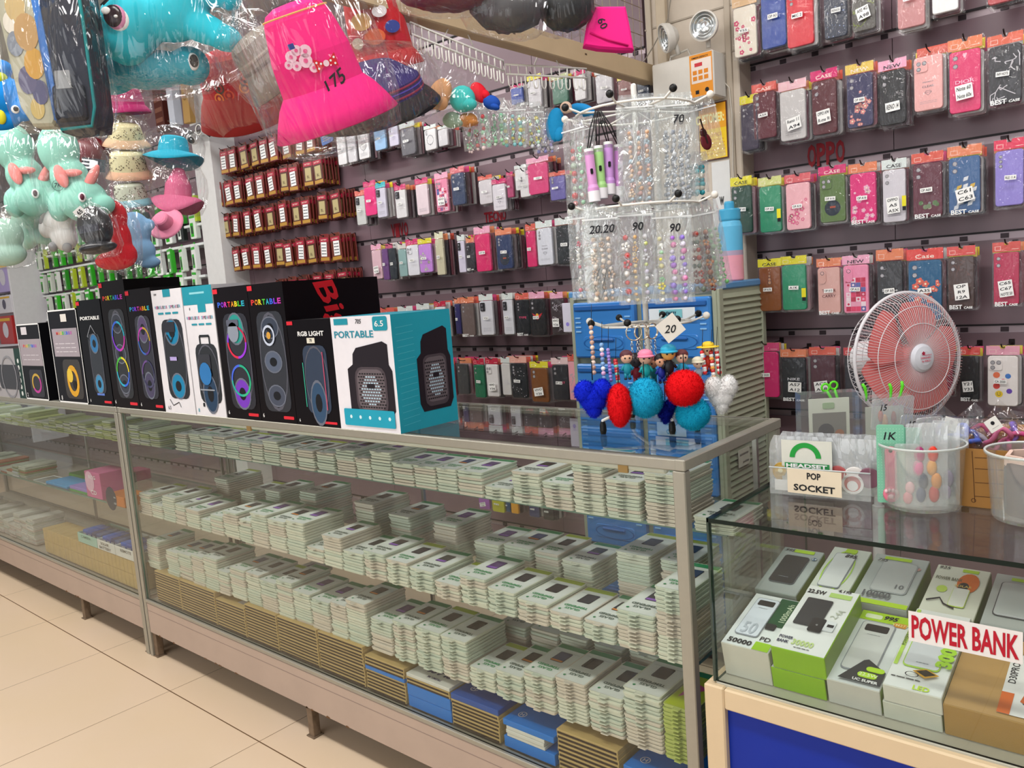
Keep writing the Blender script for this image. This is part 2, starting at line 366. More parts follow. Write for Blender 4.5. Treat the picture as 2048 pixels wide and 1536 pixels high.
# ---------------- showcases ----------------
HT = 1.04; PX0 = -2.515
ALUG = M('#a6a295', 0.38, metal=0.45, noise=0.05, scale=60)
PINKW = M('#b5a091', 0.55, noise=0.09, scale=7)
def showcase(x0, x1, name, label, posts, depth=0.47, right_side=True):
    t = empty(name, (x0, 0, 0), 0, label, 'display case'); W_ = x1-x0
    g = G()          # aluminium frame
    for z in (HT-0.022,): 
        g.bbox(0, W_, -0.002, 0.024, z, HT, ALUG, 0.002); g.bbox(0, W_, depth-0.02, depth, z, HT, ALUG, 0.002)
    g.bbox(-.0006, 0.022, -.003, depth+.001, HT-0.0218, HT+0.001, ALUG, 0.002); g.bbox(W_-0.022, W_+.0008, -.003, depth+.001, HT-0.0218, HT+0.001, ALUG, 0.002)
    g.bbox(0, W_, -0.002, 0.018, 0.232, 0.246, ALUG, 0.002); g.bbox(0, W_, depth-0.018, depth, 0.232, 0.246, ALUG, 0.002)
    for x in (0, W_-0.022):
        for y in (0, depth-0.022): g.bbox(x-(.006 if x and not y else 0), x+0.0215, y-0.0025, y+0.02, 0.0, HT-0.0225, ALUG, 0.002)
    g.build('frame', t)
    g = G(); g.bbox(0.022, W_-0.022, 0.0, 0.016, 0.103, 0.232, PINKW, 0.003); g.bbox(0.022, W_-0.022, depth-0.02, depth-0.004, 0.103, 0.232, PINKW, 0.003)
    g.bbox(0.0, 0.018, 0.02, depth-0.022, 0.103, 0.232, PINKW, 0.003); g.bbox(W_-0.018, W_, 0.02, depth-0.022, 0.103, 0.232, PINKW, 0.003)
    rr = random.Random(int(W_*100)); RUST = M('#6b4a2c', 0.8, noise=0.3, scale=90)
    for k in range(16):
        x = rr.uniform(0.05, W_-0.1); w = rr.uniform(0.006, 0.03); h = rr.uniform(0.002, 0.006)
        g.poly([(x, 0.1035), (x+w, 0.1035), (x+w*0.8, 0.1035+h), (x+w*0.3, 0.1035+h*1.4)], -0.0006, RUST)
    g.rect(0.03, 0.2, W_-0.03, 0.2012, -0.0005, M('#8d7a74', 0.7))
    g.build('skirt', t)
    g = G(); g.box(0.018, W_-0.018, 0.016, depth-0.016, 0.222, 0.238, M('#a9a196', 0.6)); g.build('bottom_board', t)
    LEGM = M('#7d6a57', 0.6, metal=0.3, noise=0.35, scale=50)
    for x in posts:
        g = G(); g.bbox(x-x0-0.014, x-x0+0.014, 0.006, 0.034, 0.0, 0.104, LEGM, 0.002); g.bbox(x-x0-0.02, x-x0+0.02, 0.0, 0.04, 0, 0.004, LEGM, 0.001); g.build('leg', t)
        g = G(); g.bbox(x-x0-0.014, x-x0+0.014, depth-0.034, depth-0.006, 0.0, 0.104, LEGM, 0.002); g.build('leg', t)
    def pane(nm, x0_, x1_, y0_, y1_, z0_, z1_, em=PANE_EDGE2):
        q = G(); d = (x1_-x0_, y1_-y0_, z1_-z0_); ax = d.index(min(d)); b = len(q.f)
        q.box(x0_, x1_, y0_, y1_, z0_, z1_, em); k = q.mi(PANE)
        for i in ({0: (3, 5), 1: (2, 4), 2: (0, 1)}[ax]): q.m[i] = k
        return q.build(nm, t)
    pane('top_glass', 0.01, W_-0.01, 0.01, depth-0.01, HT-0.006, HT)
    pane('front_glass', 0.022, W_-0.022, 0.006, 0.010, 0.246, HT-0.022)
    pane('side_glass', W_-0.014, W_-0.010, 0.022, depth-0.022, 0.246, HT-0.022)
    pane('back_glass', 0.022, W_-0.022, depth-0.012, depth-0.008, 0.246, HT-0.022)
    pane('shelf_glass', 0.024, W_-0.024, 0.215, depth-0.03, ZA-0.008, ZA)
    pane('shelf_glass', 0.024, W_-0.024, 0.05, depth-0.03, ZB-0.008, ZB)
    g = G()
    for x in [0.04, W_/2, W_-0.06]:
        for z in (ZA, ZB): g.bbox(x, x+0.012, depth-0.2, depth-0.022, z-0.02, z-0.0085, STEEL, 0.001)
        g.bbox(x, x+0.012, depth-0.032, depth-0.02, 0.246, HT-0.022, STEEL, 0.001)
    g.build('shelf_bracket', t)
    g = G()         # light tube housing under the front rail
    g.bbox(0.04, W_-0.06, 0.028, 0.045, HT-0.040, HT-0.027, M('#e9e6d6', 0.4), 0.004)
    g.build('light_tube', t)
    g = G()
    for x in (-0.16, -1.6):
        if x0 < x < x1: g.bbox(x-x0-0.012, x-x0+0.012, 0.024, 0.0305, HT-0.045, HT-0.012, M('#c69a5c', 0.6), 0.001)
    if g.v: g.build('brown_tape', t)
    return t
ZA, ZB = 0.828, 0.597
showcase(PX0+0.004, 0.0, 'glass_showcase', 'long aluminium framed glass showcase full of glass packs, nearest the camera', [-1.405, -0.03, PX0+0.04])
showcase(-5.6, PX0-0.006, 'glass_showcase', 'aluminium framed glass showcase at the left with green packs and kraft boxes', [-3.2, -5.5, PX0-0.03])
# =============== bagged phone cases on hooks ===============
GREYL = M('#c9c6c6', 0.3, spec=0.6)
def lens(g, cx, cz, r, y, col='#a9a5a8'):
    g.disc(cx, cz, r, y, M('#55505a', 0.3), 10); g.disc(cx, cz, r*0.78, y-0.0003, M(col, 0.25, spec=0.8), 10)
def camera_bump(g, st, w, h, col, y):
    """raised camera window with lens holes at the upper left of the case back"""
    if st == 'none': return
    x = -w/2+w*0.2; z = h-h*0.1; L = M('#2a272d', 0.25, spec=0.8); R = w*0.085
    if st == 'duo':
        lens(g, x, z-h*0.01, R, y-0.0006); lens(g, x, z-h*0.14, R, y-0.0006)
    elif st == 'trio':
        for k in range(3): lens(g, x, z-h*0.005-h*0.085*k, R*0.8, y-0.0006)
    elif st == 'dark':
        g.rslab(x+w*0.06, z-h*0.07, w*0.36, h*0.25, w*0.07, y-0.003, y, M('#161519', 0.3)); lens(g, x+w*0.02, z-h*0.02, R, y-0.0035, '#77737c'); lens(g, x+w*0.02, z-h*0.13, R, y-0.0035, '#77737c')
    elif st == 'sq':
        g.rslab(x+w*0.08, z-h*0.075, w*0.44, h*0.22, w*0.09, y-0.003, y, M(col, 0.35))
        for a, b in ((-.02, -.03), (-.02, -.13), (.18, -.03)): lens(g, x+w*a, z+h*b, R*0.95, y-0.0035)
    elif st == 'ring':
        lens(g, x, z, R, y-0.0006); lens(g, x, z-h*0.1, R, y-0.0006); g.ring(0, h*0.48, w*0.3, w*0.035, y-0.0006, M('#8d8b90', 0.3)); g.rect(-w*0.015, h*0.2, w*0.015, h*0.3, y-0.0006, M('#8d8b90', 0.3))
    elif st == 'pill':
        g.rslab(x+w*0.03, z-h*0.1, w*0.32, h*0.3, w*0.15, y-0.003, y, M(col, 0.35)); lens(g, x+w*0.03, z-h*0.02, R, y-0.0035, col)
    elif st == 'col':
        for k in range(4): lens(g, 0, z-h*0.02-h*0.075*k, R*(0.5+0.2*k), y-0.0006, '#c08a60')
def case_art(g, art, w, h, y, rnd, c2):
    m = M(c2, 0.4); y -= 0.0006
    if art == 'clear':
        g.text('PERFECT', 0, h*0.52, h*0.022, y, M('#8b8790'), w=w*0.5); g.text('CLEAR', 0, h*0.44, h*0.04, y, M('#77737c'), w=w*0.42)
        z = h*0.33; d = w*0.12; g.line([(-d, z), (-d*.6, z+d*.5), (d*.6, z+d*.5), (d, z), (0, z-d*.9), (-d, z), (d, z)], 0.0009, y, M('#77737c'))
        g.scrawl(2, -w*0.3, h*0.12, w*0.3, h*0.18, y, M('#9b97a0'), rnd, 0.0008)
    elif art == 'lines':
        g.scrawl(3, -w*0.3, h*0.1, w*0.32, h*0.22, y, M('#8d8a92'), rnd, 0.001)
    elif art == 'floral':
        for k in range(16):
            cx, cz, r = rnd.uniform(-w*.4, w*.4), rnd.uniform(h*.04, h*.7), rnd.uniform(w*.04, w*.11)
            for a in range(5): g.disc(cx+r*.7*math.cos(a*1.257), cz+r*.7*math.sin(a*1.257), r*.5, y, m, 7)
            g.disc(cx, cz, r*.35, y-.0002, M('#f3e6c4'), 6)
    elif art == 'spots':
        for k in range(26): g.disc(rnd.uniform(-w*.42, w*.42), rnd.uniform(h*.03, h*.95), rnd.uniform(w*.01, w*.03), y, m, 6)
    elif art == 'check':
        cs = ['#e8476f', '#f2a6bf', '#5f69a8', '#f7dfe6', '#c92c52']
        for i in range(4):
            for j in range(7):
                x, z = -w*.4+i*w*.2, h*.04+j*h*.1; g.rect(x, z, x+w*.19, z+h*.095, y, M(rnd.choice(cs), 0.4))
                if rnd.random() < .5: g.disc(x+w*.095, z+h*.047, w*.05, y-.0002, M(rnd.choice(cs), 0.4), 8)
    elif art == 'marble':
        for k in range(9):
            p = [(rnd.uniform(-w*.4, w*.4), rnd.uniform(h*.05, h*.9))]
            for q in range(4): p.append((max(-w*.45, min(w*.45, p[-1][0]+rnd.uniform(-w*.3, w*.3))), max(h*.03, min(h*.97, p[-1][1]+rnd.uniform(-h*.12, h*.12)))))
            g.line(p, w*0.028, y, m)
    elif art == 'badge':
        g.disc(0, h*.3, w*.32, y, M('#232c3a'), 16); g.disc(0, h*.42, w*.14, y-.0002, M('#3a4250'), 12); g.rect(-w*.1, h*.3, w*.12, h*.34, y-.0004, M('#b5533a'))
    elif art == 'wings':
        g.poly([(-w*.38, h*.62), (-w*.05, h*.55), (w*.05, h*.55), (w*.38, h*.62), (w*.2, h*.5), (0, h*.42), (-w*.2, h*.5)], y, M('#c4202a')); g.disc(0, h*.56, w*.1, y-.0003, M('#f1b23a'), 12)
    elif art == 'rocks':
        for k in range(9): g.disc(rnd.uniform(-w*.3, w*.35), rnd.uniform(h*.16, h*.3), rnd.uniform(w*.05, w*.1), y-.0001*k, M(rnd.choice(['#7a8a6a', '#b59f96', '#8d8790', '#5d7a4e']), .6), 7)
    elif art == 'camo':
        for k in range(14):
            x, z = rnd.uniform(-w*.4, w*.25), rnd.uniform(h*.05, h*.7); g.poly([(x, z), (x+w*.15, z+h*.02), (x+w*.18, z+h*.09), (x+w*.03, z+h*.07)], y-.0001*k, M(rnd.choice(['#d9dde2', '#274c74', '#d7b14a', '#6e8fae', '#e9e4da']), .5))
    elif art == 'heart':
        g.poly([(0, h*.45), (-w*.25, h*.6), (-w*.18, h*.67), (0, h*.63), (w*.18, h*.67), (w*.25, h*.6)], y, m); g.rect(-w*.4, h*.04, w*.4, h*.2, y, M('#c2683c'))
    elif art == 'stickers':
        for (a, b, r, c) in ((-.2, .62, .12, '#e9734a'), (.18, .6, .1, '#3b76c4'), (.02, .5, .09, '#d9436b'), (.22, .3, .1, '#6a46b0'), (-.2, .4, .12, '#d8443c')): g.disc(w*a, h*b, w*r, y, M(c), 9)
        g.disc(-w*.12, h*.24, w*.13, y-.0002, M('#f3cf36'), 14); g.disc(-w*.17, h*.26, w*.018, y-.0004, INK, 6); g.disc(-w*.08, h*.26, w*.018, y-.0004, INK, 6); g.ring(-w*.12, h*.245, w*.07, w*.015, y-.0004, INK, 8, a0=.55, a1=.95)
    elif art.startswith('T:'):
        for k, s_ in enumerate(art[2:].split('|')): g.text(s_, 0, h*(.5-.12*k), h*.06, y, m, w=w*.62)
def bag_mesh(w, h, th, rnd, nx=4, nz=6):
    g = G(); vs = []; P = {}
    for j in range(nz+1):
        for i in range(nx+1):
            x = -w/2+w*i/nx; z = h*j/nz; e = i in (0, nx) or j in (0, nz)
            P[i, j] = len(vs); vs.append((x+(0 if e else rnd.uniform(-.1, .1)*w/nx), -th*(0.15 if e else rnd.uniform(0.8, 1.15)), z))
    b = len(vs); vs += [(-w/2, th, 0), (w/2, th, 0), (w/2, th, h), (-w/2, th, h)]
    fs = [(P[i, j], P[i+1, j], P[i+1, j+1], P[i, j+1]) for i in range(nx) for j in range(nz)]
    g.smooth = True; g.add(vs, fs, BAG); g.smooth = False
    g.add([vs[P[0, 0]], vs[P[nx, 0]], vs[P[nx, nz]], vs[P[0, nz]]]+vs[b:], [(0, 4, 5, 1), (1, 5, 6, 2), (2, 6, 7, 3), (3, 7, 4, 0), (7, 6, 5, 4)], BAG)
    return g
_case_n = [0]
def phone_case(u0, u1, v0, v1, col, cam_='duo', head='#e0725a', htext='', sticker='', art='', c2='#ffffff', desc='', row=1, idx=1, side='right', y=1.44, best=False, behind=3, tiltz=0, bcols=None, tagc=None, word='column', big=False):
    rnd = random.Random(_case_n[0]*7+11); _case_n[0] += 1
    uc, vc = (u0+u1)/2, (v0+v1)/2
    a, b = AY(u0, vc, y), AY(u1, vc, y); zt, zb = AY(uc, v0, y).z, AY(uc, v1, y).z
    w, h = b.x-a.x, zt-zb; x = (a.x+b.x)/2
    g = G(); T = 0.011
    body = M(col, 0.33, spec=0.55, noise=0.04); g.rslab(0, h/2, w, h, w*0.11, 0, T, body, n=3, bev=0.002)
    g.T = Matrix.Identity(4)
    if art in ('floral', 'check', 'badge') or cam_ in ('sq',): g.rslab(0, h/2, w*0.9, h*0.95, w*0.08, -0.0003, 0.001, M(col, 0.4), n=2)
    if art: case_art(g, art, w, h, 0, rnd, c2)
    camera_bump(g, cam_, w, h, col, -0.0002)
    o = g.build('phone_case', loc=(x, y, zb), rot=(0, tiltz, rnd.uniform(-.05, .05)))
    tag(o, f"{desc} phone case, {ORD[idx-1]} in the {ORD[row-1]} row {side} of the {word}", 'phone case', 'phone cases on the slat wall')
    hh = h*0.2
    if head:
        g = G(); W2 = w*1.1; cr = [(-W2/2, h+0.003), (W2/2, h+0.003), (W2/2, h+hh), (W2*.1, h+hh), (W2*.06, h+hh*.72), (-W2*.06, h+hh*.72), (-W2*.1, h+hh), (-W2/2, h+hh)]
        g.slab(cr, 0.002, 0.0035, M(head, 0.35))
        if htext: g.text(htext, 0, h+hh*.36, hh*.34, 0.0014, INK if head in ('#e9dd2a', '#f2a9c4', '#dfe6e2', '#f5b8b0') else M('#fbe4d6'), w=W2*.6)
        else: g.line([(-W2*.4, h+hh*.25), (-W2*.4, h+hh*.6), (-W2*.2, h+hh*.6), (-W2*.2, h+hh*.25), (-W2*.4, h+hh*.25)], 0.001, 0.0014, M('#fbe4d6')); g.line([(W2*.2, h+hh*.3), (W2*.44, h+hh*.3)], 0.0012, 0.0014, M('#fbe4d6'))
        g.build('header_card', o)
    g = bag_mesh(w*1.18, h*1.06+(hh if head else h*.12), 0.011, rnd)
    if best: g.text('BEST', -w*.2, h*.07, h*.085, -0.0135, WHITE, w=w*.5, bold=.03); g.text('CASE', w*.28, h*.055, h*.045, -0.0135, WHITE, w=w*.34, bold=.03)
    bg = g.build('plastic_bag', o, loc=(w*.03, 0.003, -h*.045)); 
    if sticker:
        q = G(); L = sticker.split('|'); sw, sh = (w*.42, h*.085) if not big else (w*.56, h*(.1+.07*len(L)))
        q.rect(-sw/2, -sh/2, sw/2, sh/2, 0, M('#f6f4f0', .5))
        for k, s_ in enumerate(L): q.text(s_, 0, sh/2-sh*(k+.5)/len(L), sh/len(L)*.55, -0.0005, INK, w=sw*.82, shear=.15 if big else 0)
        q.build('price_sticker', o, loc=(w*rnd.uniform(-.06, .1), -0.0128, h*(.32 if big else .5)), rot=(0, rnd.uniform(-.25, .12) if big else rnd.uniform(-.06, .06), 0))
    if tagc:
        q = G(); q.rect(w*.38, h*.28, w*.56, h*.48, -0.0126, M(tagc, .4)); q.rect(w*.4, h*.2, w*.55, h*.28, -0.0126, INK); q.build('side_tag', o)
    # the hook it hangs from
    return o, x, zb, w, h, hh
HOOKS = []
def hook_at(x, z, y, label):
    g = G(); L = YW-y+0.03; g.tube([(0, L-.012, 0), (0, .03, 0), (0, .008, .004), (0, -.004, .014)], 0.0022, HOOK, 6); g.bbox(-.008, .008, L-.014, L-.008, -.012, .012, HOOK, .001)
    o = g.build('display_hook', loc=(x, y-.02, z)); tag(o, label, 'hook', 'metal display hooks on the slat wall'); return o
REST = G()            # cases further back on the hooks, too many to tell apart
EDGE = [M(c, 0.35) for c in ('#d9d4d2', '#8b7f83', '#b9aeb2', '#4a4248', '#c7a0a8', '#9a5a66', '#6d6a78', '#e3dedb')]
def back_cases(x, zb, w, h, hh, y, n, row, idx, side, cols=None, indiv=True, pitch=0.017, word='column'):
    rnd = random.Random(int(x*1000)+row*31)
    for k in range(n):
        yy = y+0.026+pitch*k; col = rnd.choice(cols) if cols else rnd.choice(['#d9d4d2', '#8b7f83', '#5a4048', '#3a3238', '#c7a0a8', '#9a5a66', '#e3dedb', '#7a2f45'])
        hc = rnd.choice(['#d9604e', '#d8457a', '#e28a5c', '#e6cf3a', '#cfc9c6'])
        dx = rnd.uniform(-.004, .006); dz = rnd.uniform(-.006, .003)
        if indiv:
            g = G(); g.rslab(0, h/2, w, h, w*.1, 0, .009, M(col, .35), n=2); g.slab([(-w*.54, h+.002), (w*.54, h+.002), (w*.54, h+hh*.9), (-w*.54, h+hh*.9)], .002, .0035, M(hc, .4))
            g.box(-w*.56, w*.58, -.003, .012, -h*.03, h*1.02, BAG)
            o = g.build('phone_case', loc=(x+dx, yy, zb+dz)); tag(o, f"{ORD[k]} bagged phone case behind the front one, {ORD[idx-1]} hook of {ORD[row-1]} row, {side} wall", 'phone case', 'phone cases on the slat wall')
        else:
            REST.T = Matrix.Translation((x+dx, yy, zb+dz)); REST.box(-w/2, w/2, 0, .009, 0, h, M(col, .35)); REST.box(-w*.54, w*.54, .002, .004, h, h+hh*.9, M(hc, .4)); REST.box(-w*.56, w*.57, -.002, -.001, -h*.03, h*1.02, BAG)
    REST.T = Matrix.Identity(4)
P_, O_, RD, MG, YL, SV = '#f2a9c4', '#e8855c', '#e0604f', '#d8246e', '#e9dd2a', '#dfe6e2'
R_ = [
 [(1468, 1512, 12, 112, '#eadfce', 'none', '#e0b98c', '', 'Y55', 'floral', '#d64a74', 'cream floral', 0, 0),
  (1522, 1571, -28, 95, '#22449a', 'none', MG, '', 'OP A3', '', '', 'royal blue', 0, 0), (1573, 1626, -30, 92, '#d92133', 'trio', None, '', 'MIC 2', '', '', 'bright red', 0, 0),
  (1648, 1693, -30, 75, '#22283c', 'none', None, '', 'RENO5', 'spots', '#8fa0c8', 'navy speckled', 0, 0), (1704, 1750, -45, 61, '#4a443c', 'none', None, '', 'A92 4G|A98', 'marble', '#7d8a3c', 'dark olive', 0, 1),
  (1795, 1849, -60, 54, '#c07c7c', 'none', None, '', 'A38', '', '', 'dusty rose', 0, 0), (1864, 1916, -75, 24, '#e9e6e4', 'none', None, '', 'Shot', '', '', 'white and black', 0, 0), (1975, 2040, -120, 4, '#b03238', 'none', None, '', '', '', '', 'dark red', 0, 0)],
 [(1482, 1516, 208, 300, '#352a40', 'duo', YL, '', '', '', '', 'dark violet', 0, 0), (1507, 1551, 184, 277, '#5d1626', 'duo', '#dd5a4e', 'CASE', 'A3X', '', '', 'maroon', 0, 0),
  (1560, 1611, 180, 280, '#cbc6c4', 'none', '#f0bcc4', '', 'Reno 11|A94', 'lines', '', 'clear grey', 0, 1), (1624, 1673, 160, 268, '#561520', 'duo', MG, 'CASE', 'OPPO A94|R-me 9i', '', '', 'dark wine red', 0, 1),
  (1694, 1745, 147, 254, '#3d3a5c', 'duo', '#e8c558', 'NEW', 'OP A60', 'floral', '#d98a86', 'indigo floral', 0, 0), (1759, 1811, 140, 249, '#17171b', 'duo', P_, 'NEW', 'RENO 14', '', '', 'black', 0, 1),
  (1828, 1885, 111, 220, '#eeb0ac', 'sq', None, '', '', 'clear', '', 'pale pink clear', 0, 0), (1899, 1961, 100, 224, '#dd2467', 'duo', O_, '', 'Note 60|Note 60x', 'T:DIOR', '#f2b4cc', 'hot pink lettered', 0, 1),
  (1977, 2043, 90, 206, '#26242a', 'none', '#e0694f', '', 'INFI NOTE', 'marble', '#c9c4c8', 'black and silver', 1, 0)],
 [(1464, 1503, 372, 466, '#12402f', 'duo', YL, 'CASE', 'OP A5', '', '', 'dark green', 0, 0), (1519, 1562, 372, 464, '#2f9168', 'none', '#d9dc8a', '', 'OP A5', '', '', 'jade green', 0, 0, '#e9dd2a'),
  (1572, 1620, 366, 459, '#f4b6bd', 'none', '#e0646a', '', 'OP A16', 'floral', '#e56f93', 'light pink floral', 0, 0), (1640, 1690, 350, 444, '#5f7843', 'sq', MG, 'CASE', 'OP A16', 'badge', '', 'olive green', 0, 0),
  (1700, 1752, 346, 446, '#e2317c', 'none', O_, '', 'OP A16', 'floral', '#f3b2cc', 'magenta floral', 1, 0), (1766, 1811, 339, 444, '#d5cfd6', 'duo', SV, 'CASE', 'OPPO|A5|A5X', 'lines', '', 'lilac clear', 0, 1, '#e9dd2a'),
  (1826, 1884, 326, 434, '#5e1b30', 'duo', '#e0604f', '', 'OP A6X', 'rocks', '', 'burgundy', 1, 0), (1898, 1960, 313, 426, '#2d5a8e', 'duo', O_, '', 'C61|C63', 'camo', '', 'blue collage', 1, 1),
  (1990, 2047, 300, 411, '#8f7fd0', 'trio', '#e6395c', '', 'RLE 11.4', 'spots', '#c9bff2', 'lilac', 0, 0)],
 [(1519, 1561, 535, 622, '#8a4a16', 'col', YL, 'CASE', 'OP A17K', '', '', 'tan leather look', 0, 0), (1564, 1612, 530, 620, '#27936a', 'none', '#e6da22', '', 'A1K', '', '', 'sea green', 0, 0, '#e9dd2a'),
  (1636, 1680, 535, 627, '#dba69c', 'pill', O_, '', 'OP A15', 'T:TUCKER|CARRY', '#6a3030', 'rose gold', 1, 0), (1687, 1737, 530, 626, '#f08fb0', 'pill', P_, 'NEW', 'OP A15', 'check', '', 'pink checkered', 0, 0),
  (1755, 1805, 522, 640, '#1d1c22', 'duo', O_, '', 'OP A9', 'T:Supreme', '#eeeeee', 'black lettered', 0, 0), (1817, 1883, 521, 640, '#1f5c84', 'duo', '#e24a44', 'Case', 'A3S', 'floral', '#e46a56', 'teal blue floral', 0, 0),
  (1896, 1948, 513, 616, '#4a3430', 'duo', '#dc4f4c', '', 'OP|R9|12A', 'marble', '#6b4a44', 'dark brown', 1, 1), (1987, 2038, 505, 610, '#b71448', 'duo', '#d65249', '', 'C65|C67|NOTE 50', 'spots', '#f06090', 'crimson', 1, 1)],
 [(1506, 1557, 704, 794, '#d41c6c', 'none', '#d8447a', '', 'A3 2020', '', '', 'deep magenta', 0, 0), (1564, 1611, 716, 800, '#1c1e26', 'none', O_, '', 'A57|A12', 'T:NIKE', '#e6e6ea', 'black sporty', 1, 1),
  (1622, 1670, 712, 800, '#4e1b2e', 'duo', '#df604c', '', 'ACS|A18', '', '', 'plum', 0, 1), (1690, 1730, 712, 795, '#2a2530', 'duo', '#cf4a50', '', '', '', '', 'charcoal', 0, 0), (1742, 1790, 708, 790, '#3f2733', 'duo', O_, '', '', '', '', 'brown black', 0, 0),
  (1802, 1850, 706, 790, '#241f29', 'duo', '#cf4a50', '', '', '', '', 'inky black', 0, 0), (1860, 1905, 705, 790, '#9c2b4c', 'duo', '#d8447a', '', '', '', '', 'raspberry', 0, 0), (1920, 1958, 712, 800, '#151418', 'none', '#d84a44', '', 'Y21|Y33', '', '', 'matte black', 1, 1),
  (1975, 2036, 712, 812, '#eee6e2', 'sq', '#e9a0b4', '', 'CA 2020', 'stickers', '', 'white sticker pattern', 0, 0)]]
for r, row in enumerate(R_):
    for i, c in enumerate(row):
        u0, u1, v0, v1, col, cm, hd, ht, st, art, c2, ds, bst, bg_ = c[:14]; tg = c[14] if len(c) > 14 else None
        o, x, zb, w, h, hh = phone_case(u0, u1, v0, v1, col, cm, hd, ht, st, art, c2 or '#ffffff', ds, r+1, i+1, 'right', 1.44, bool(bst), big=bool(bg_), tagc=tg)
        hook_at(x, zb+h+hh*.8 if hd else zb+h*1.1, 1.44, f"dark wire hook holding the {ORD[i]} case of the {ORD[r]} row right of column")
        back_cases(x, zb, w, h, hh, 1.44, 3, r+1, i+1, 'right')
B1 = '#1b1a20'; WH = '#e4e0e0'; CL = '#d2cdd0'
